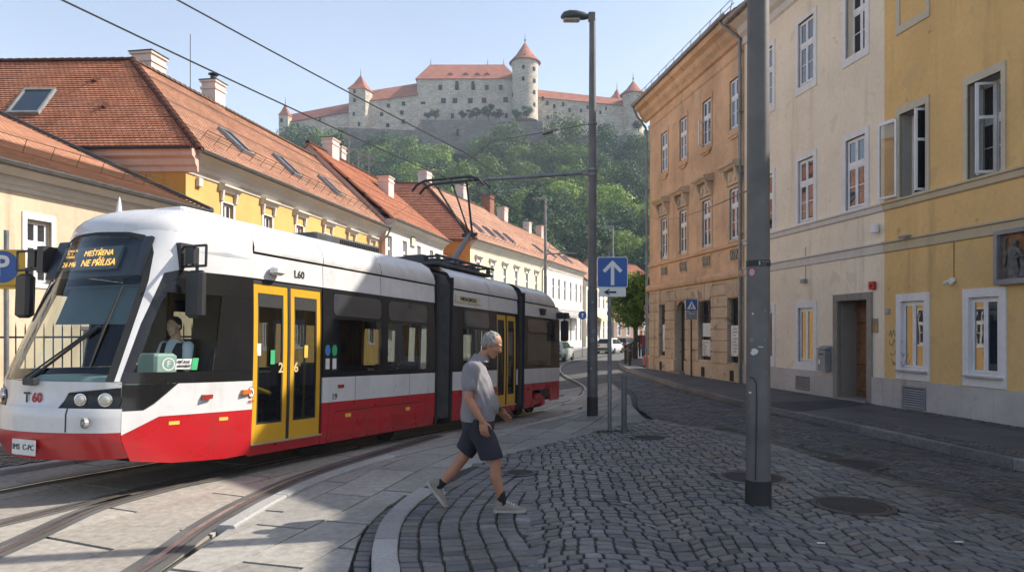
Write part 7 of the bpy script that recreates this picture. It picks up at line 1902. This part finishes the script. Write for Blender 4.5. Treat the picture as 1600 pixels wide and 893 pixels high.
# iron fence on a low plinth in front of the beige house
fo=thing('iron_fence','black iron railing with pointed bars in front of the beige house','fence',(-12.4,11.4,0),(0,0,math.atan2(2.6,6.9)))
Lf=7.4; k=MB(); k.bbox((0,-.14,-.3),(Lf,.14,.55),.02); k.build('plinth',beige_pl,fo)
k=MB()
for z in (.72,1.72): k.box((0,-.02,z),(Lf,.02,z+.035))
x=.06
while x<Lf:
    k.tube([(x,0,.55),(x,0,1.90),(x,0,2.0)],[.012,.012,.002],6); x+=.145
k.build('bars',black_m,fo)
for x in (.0,2.45,4.9,7.35): k=MB(); k.bbox((x-.14,-.16,-.3),(x+.14,.16,1.85),.02); k.bbox((x-.17,-.19,1.85),(x+.17,.19,1.95),.02); k.build('pier',beige_pl,fo)
sb=make_tree('fence_bush','small dark bush behind the iron railing at the left edge','x' and 61,1.5,2.2,.2,14,90,.13,lf[0],'round'); sb.location=(-11.9,12.6,.05)
# ---------------------------------------------------------------- overhead wires
wire=plain('copper_wire',(.03,.03,.032),.5,.1,4,0)
def cable(label,pts,r=.011,name='overhead_wire',cat='wire'):
    k=MB(); P_=[]; 
    for a,b in zip(pts,pts[1:]):
        a,b=Vector(a),Vector(b); n=10; sag=(b-a).length**2*.0004
        for j in range(n): t=j/n; p=a.lerp(b,t); p.z-=4*sag*t*(1-t); P_.append(p)
    P_.append(Vector(pts[-1])); o0=P_[0].copy(); k.tube([p-o0 for p in P_],r,5); q=k.build(name,wire,None); q.location=o0; return tag(q,label,cat)
cable('contact wire touching the raised tram pantograph',[(-9.6,-2.0,5.62),(-5.0,7.75,5.52),(-1.02,17.4,5.36),(2.2,26,5.4),(2.0,40,5.4),(4.2,52,5.4)],.012)
cable('higher overhead wire running to the right of the contact wire',[(-8.4,-2.0,6.2),(-4.2,8.8,6.0),(-1.11,16.3,5.98),(1.5,24,5.95),(2.3,51.6,6.5)],.012)
cable('span wire from the tall tram pole across to the left houses',[(1.85,16.8,zz(194)+tz),(-.55,19.0,6.95),(-7.6,40.6,8.1)],.009)
k=MB(); p=Vector((.9,17.6,6.78)); k.tube([p-Vector((.12,-.11,.0)),p+Vector((.12,-.11,.0))],.024,8); q=k.build('wire_insulator',black_m); tag(q,'black insulator on the span wire left of the tall tram pole','insulator')
cable('thin span wire crossing in front of the orange facade',[(6.2,31.9,ZC+178/F*31.9),(2.52,7.2,ZC+225/F*7.2)],.008)
# far street lamps
def far_lamp(label,x,y,h,arm):
    o=thing('street_lamp',label,'street lamp',(x,y,gz(x,y)+.02)); k=MB(); k.lathe([(.13,-.1),(.12,h*.5),(.08,h)],(0,0,0),12); k.build('pole',galv,o,smooth=True); k=MB(); k.bbox((-.95,-.13,h-.02),(.05,.13,h+.10),.03); k.build('lamp_head',grey_pt,o)
    if arm: k=MB(); k.tube([(0,0,h*.66),(2.3,0,h*.66+.05)],.05,8); k.tube([(0,0,h*.66+.5),(2.0,0,h*.66+.05)],.02,6); k.build('bracket_arm',galv,o)
far_lamp('far grey street lamp with wire bracket standing left of the tall tram pole',2.46,52,11.9,True); far_lamp('farthest street lamp pole rising above the blue arrow sign',10.75,75,13.2,False)
far_lamp('thin lamp post among the low trees at the foot of the hill',24.3,125,14.0,False)
# small far signs
def far_round(label,x,y,z,m1,m2,h):
    o=thing('round_sign',label,'traffic sign',(x,y,gz(x,y)+.05)); k=MB(); k.lathe([(.04,-.1),(.04,h+.3)],(0,0,0),8); k.build('post',galv,o); d_=disc(o,'sign_disc',.36,-.05,m1,h); disc(d_,'sign_face',.27,-.06,m2,h)
    k=MB(); k.prism([(-.05,h-.18),(.05,h-.18),(.05,h+.05),(.14,h+.05),(0,h+.2),(-.14,h+.05),(-.05,h+.05)],-.07,-.067,'y'); k.build('symbol',swhite,d_)
far_round('round blue sign in front of the far white house',6.05,60.5,3,sblue,sblue,3.5)
far_round('round red rimmed sign seen past the arrow sign post',9.9,71,3,sred,plain('faded_red',(.45,.18,.16),.6),3.9)
# ---------------------------------------------------------------- cars
tyre=plain('tyre',(.02,.02,.02),.85,.2,8,.1); rim_m=plain('alloy_rim',(.45,.45,.46),.3,.1,6,0,metal=.8); cgl=glass_pane('car_glass',(.012,.014,.016),1.7,.03); tail=plain('tail_light',(.40,.01,.012),.25,.1,5,0,coat=.6); headl=plain('head_light',(.6,.6,.58),.15,.1,5,0,coat=.8)
def car_paint(n,c): return plain(n,c,.25,.05,2,0,coat=.7)
def make_car(label,paint,L=4.2,W=1.78,H=1.5,est=True):
    o=thing('parked_car',label,'car'); hw=W/2
    # x forward; body loft
    st=[(-L/2,.42,.78,.80),(-L/2+.12,.25,.92,.93),(-L/2+.6,.20,.96,.99),(-.4,.18,.95,1.0),(.6,.18,.93,1.0),(1.15,.19,.90,.98),(L/2-.35,.22,.78,.93),(L/2-.06,.30,.66,.82),(L/2,.40,.56,.70)]
    rg=[]
    for x,z0,z1,f in st:
        w_=hw*f; h=z1-z0
        rg.append([(x,-w_*.86,z0),(x,-w_*.99,z0+h*.22),(x,-w_,z0+h*.55),(x,-w_*.96,z0+h*.9),(x,-w_*.88,z1),(x,w_*.88,z1),(x,w_*.96,z0+h*.9),(x,w_,z0+h*.55),(x,w_*.99,z0+h*.22),(x,w_*.86,z0)])
    k=MB(); k.loft(rg,True,True); k.build('body',paint,o,smooth=True,angle=45)
    rb=-L/2+.12
    cab=[(rb+.02,.92,.93,.80),(rb+.22,1.30,.93,.72),(rb+.42,H-.05,.93,.68),(-.3,H,.93,.69),(.35,H-.04,.92,.68),(.75,1.22,.92,.74),(1.18,.90,.90,.80)]
    rg=[]
    for x,zt,zb_,f in cab: w_=hw*f; wb=hw*.90; t=(zt-.9)/(H-.9); wt=hw*(.90-.20*max(0,t)); rg.append([(x,-wb,.88),(x,-wt,max(zt,.885)),(x,wt,max(zt,.885)),(x,wb,.88)])
    k=MB(); k.loft(rg,True,True); k.build('cabin',paint,o,smooth=True,angle=40)
    # glass panels slightly proud
    k=MB(); a,b=Vector((rb-.005,0,1.0)),Vector((rb+.335,0,H-.10)); k.face([(a.x-.0+.03,-.66,a.z),(a.x+.03,.66,a.z),(b.x+.02,.52,b.z),(b.x+.02,-.52,b.z)]); g_=k.build('rear_window',cgl,o,recalc=False); g_.location=(-.035,0,.015)
    k=MB(); k.face([(1.14,-.64,.97),(1.14,.64,.97),(.48,.52,H-.10),(.48,-.52,H-.10)]); g_=k.build('windscreen',cgl,o,recalc=False); g_.location=(.05,0,.03)
    for s in (-1,1):
        k=MB(); y0=s*(hw*.895+.006); y1=s*(hw*.735+.012)
        for x0,x1,x2,x3 in ((-1.45,-.12,-.14,-1.22),(-.04,.98,.42,-.06)): k.face([(x0,y0,.96),(x1,y0,.96),(x2,y1,H-.12),(x3,y1,H-.12)])
        k.build('side_window',cgl,o,recalc=False)
        k=MB(); k.bbox((.78,s*(hw+.02)-.09,.93),(.95,s*(hw+.02)+.09,1.07),.03); k.build('wing_mirror',paint,o)
        k=MB(); k.bbox((-L/2-.004,s*hw*.60-.17,.70),(-L/2+.16,s*hw*.60+.19,.90),.03); k.build('tail_light',tail,o)
        k=MB(); k.bbox((L/2-.24,s*hw*.60-.17,.56),(L/2-.02,s*hw*.60+.17,.70),.03); k.build('headlight',headl,o)
        for x in (-L/2+.82,L/2-.82):
            k=MB(Matrix.Translation((x,s*(hw-.10),.31))@Matrix.Rotation(rad(-90*s),4,'X')); k.lathe([(.001,-.08),(.25,-.09),(.31,-.06),(.31,.08),(.26,.105),(.2,.10)],(0,0,0),20); w_=k.build('wheel',tyre,o,smooth=True); k=MB(Matrix.Translation((x,s*(hw-.10),.31))@Matrix.Rotation(rad(-90*s),4,'X')); k.lathe([(.205,.10),(.19,.08),(.10,.075),(.05,.095),(.001,.095)],(0,0,0),16); k.build('rim',rim_m,w_)
    k=MB(); k.bbox((-L/2-.05,-hw*.86,.36),(-L/2+.16,hw*.86,.60),.05); k.build('rear_bumper',plain('bumper_grey',(.06,.06,.062),.6,.1,4),o)
    k=MB(); k.box((-L/2-.022,-.26,.66),(-L/2-.0,.26,.77)); k.build('licence_plate',paper_m,o); k=MB(); k.bbox((L/2-.14,-hw*.7,.28),(L/2+.03,hw*.7,.42),.04); k.build('front_bumper',MATS['bumper_grey'],o)
    return o
def park(o,x,y,yaw): o.location=(x,y,gz(x,y)-.03); o.rotation_euler=(0,0,yaw)
park(make_car('white hatchback seen from behind, driving away past the tall tram pole',car_paint('car_white',(.70,.70,.70)),4.0,1.8,1.52),9.75,70,rad(63))
park(make_car('dark estate car just ahead of the white hatchback',car_paint('car_dark',(.045,.03,.035)),4.4,1.8,1.48),12.6,78,rad(62))
park(make_car('pale silver car farthest along the street beyond the dark estate',car_paint('car_silver',(.38,.40,.42)),4.2,1.78,1.5),17.0,90,rad(60))
park(make_car('pale green white car half hidden behind the back of the tram',car_paint('car_pale_green',(.50,.56,.52)),4.1,1.75,1.5),3.35,51.5,rad(72))
# ---------------------------------------------------------------- weeds and litter
k=MB(); rr=random.Random(8)
def tuft(x,y,z,n,s):
    for _ in range(n):
        a=rr.uniform(0,6.28); l=rr.uniform(.5,1)*s; dx,dy=math.cos(a)*l*.6,math.sin(a)*l*.6; px_,py_=x+rr.uniform(-1,1)*s*.8,y+rr.uniform(-1,1)*s*.8; w_=.006
        k.face([(px_-w_,py_,z),(px_+w_,py_,z),(px_+dx*.5+w_*.7,py_+dy*.5,z+l*.6),(px_+dx*.5-w_*.7,py_+dy*.5,z+l*.6)]); k.face([(px_+dx*.5-w_*.7,py_+dy*.5,z+l*.6),(px_+dx*.5+w_*.7,py_+dy*.5,z+l*.6),(px_+dx,py_+dy,z+l*.8)])
for x in [1.55+.06*j for j in range(12)]: tuft(x,13.1+rr.uniform(-.08,.08),zisl(x,13.1)-.02,14,.075)
for _ in range(120):
    a=rr.uniform(0,6.28); d=rr.uniform(.1,1.3); x,y=2.1+d*math.cos(a)*1.2,7.5+d*math.sin(a)*.9; tuft(x,y,zisl(x,y)-.012,5,.022)
for _ in range(40): x=rr.uniform(.3,3.2); y=rr.uniform(5.5,9); tuft(x,y,zisl(x,y)-.012,4,.02)
tag(k.build('weeds',leaf_mat('weed_leaves',[(0,(.03,.06,.012)),(1,(.08,.12,.03))],.2),recalc=False),kind='stuff')
for i,(px,y) in enumerate([(1283,850),(1498,848)]):
    D=1.75*F/(y-HY); x=(px-CX)/F*D; q=MB(); q.prism([(-.035,-.012),(.03,-.014),(.036,.01),(-.03,.014)],0,.004,'z'); c=q.build('paper_scrap',paper_m); c.location=(x,D,(zisl if x<IRx(D) else zlane)(x,D)+.012); tag(c,['white paper scrap on the setts below the thick grey pole','tiny white scrap lying near the bottom right'][i],'litter')
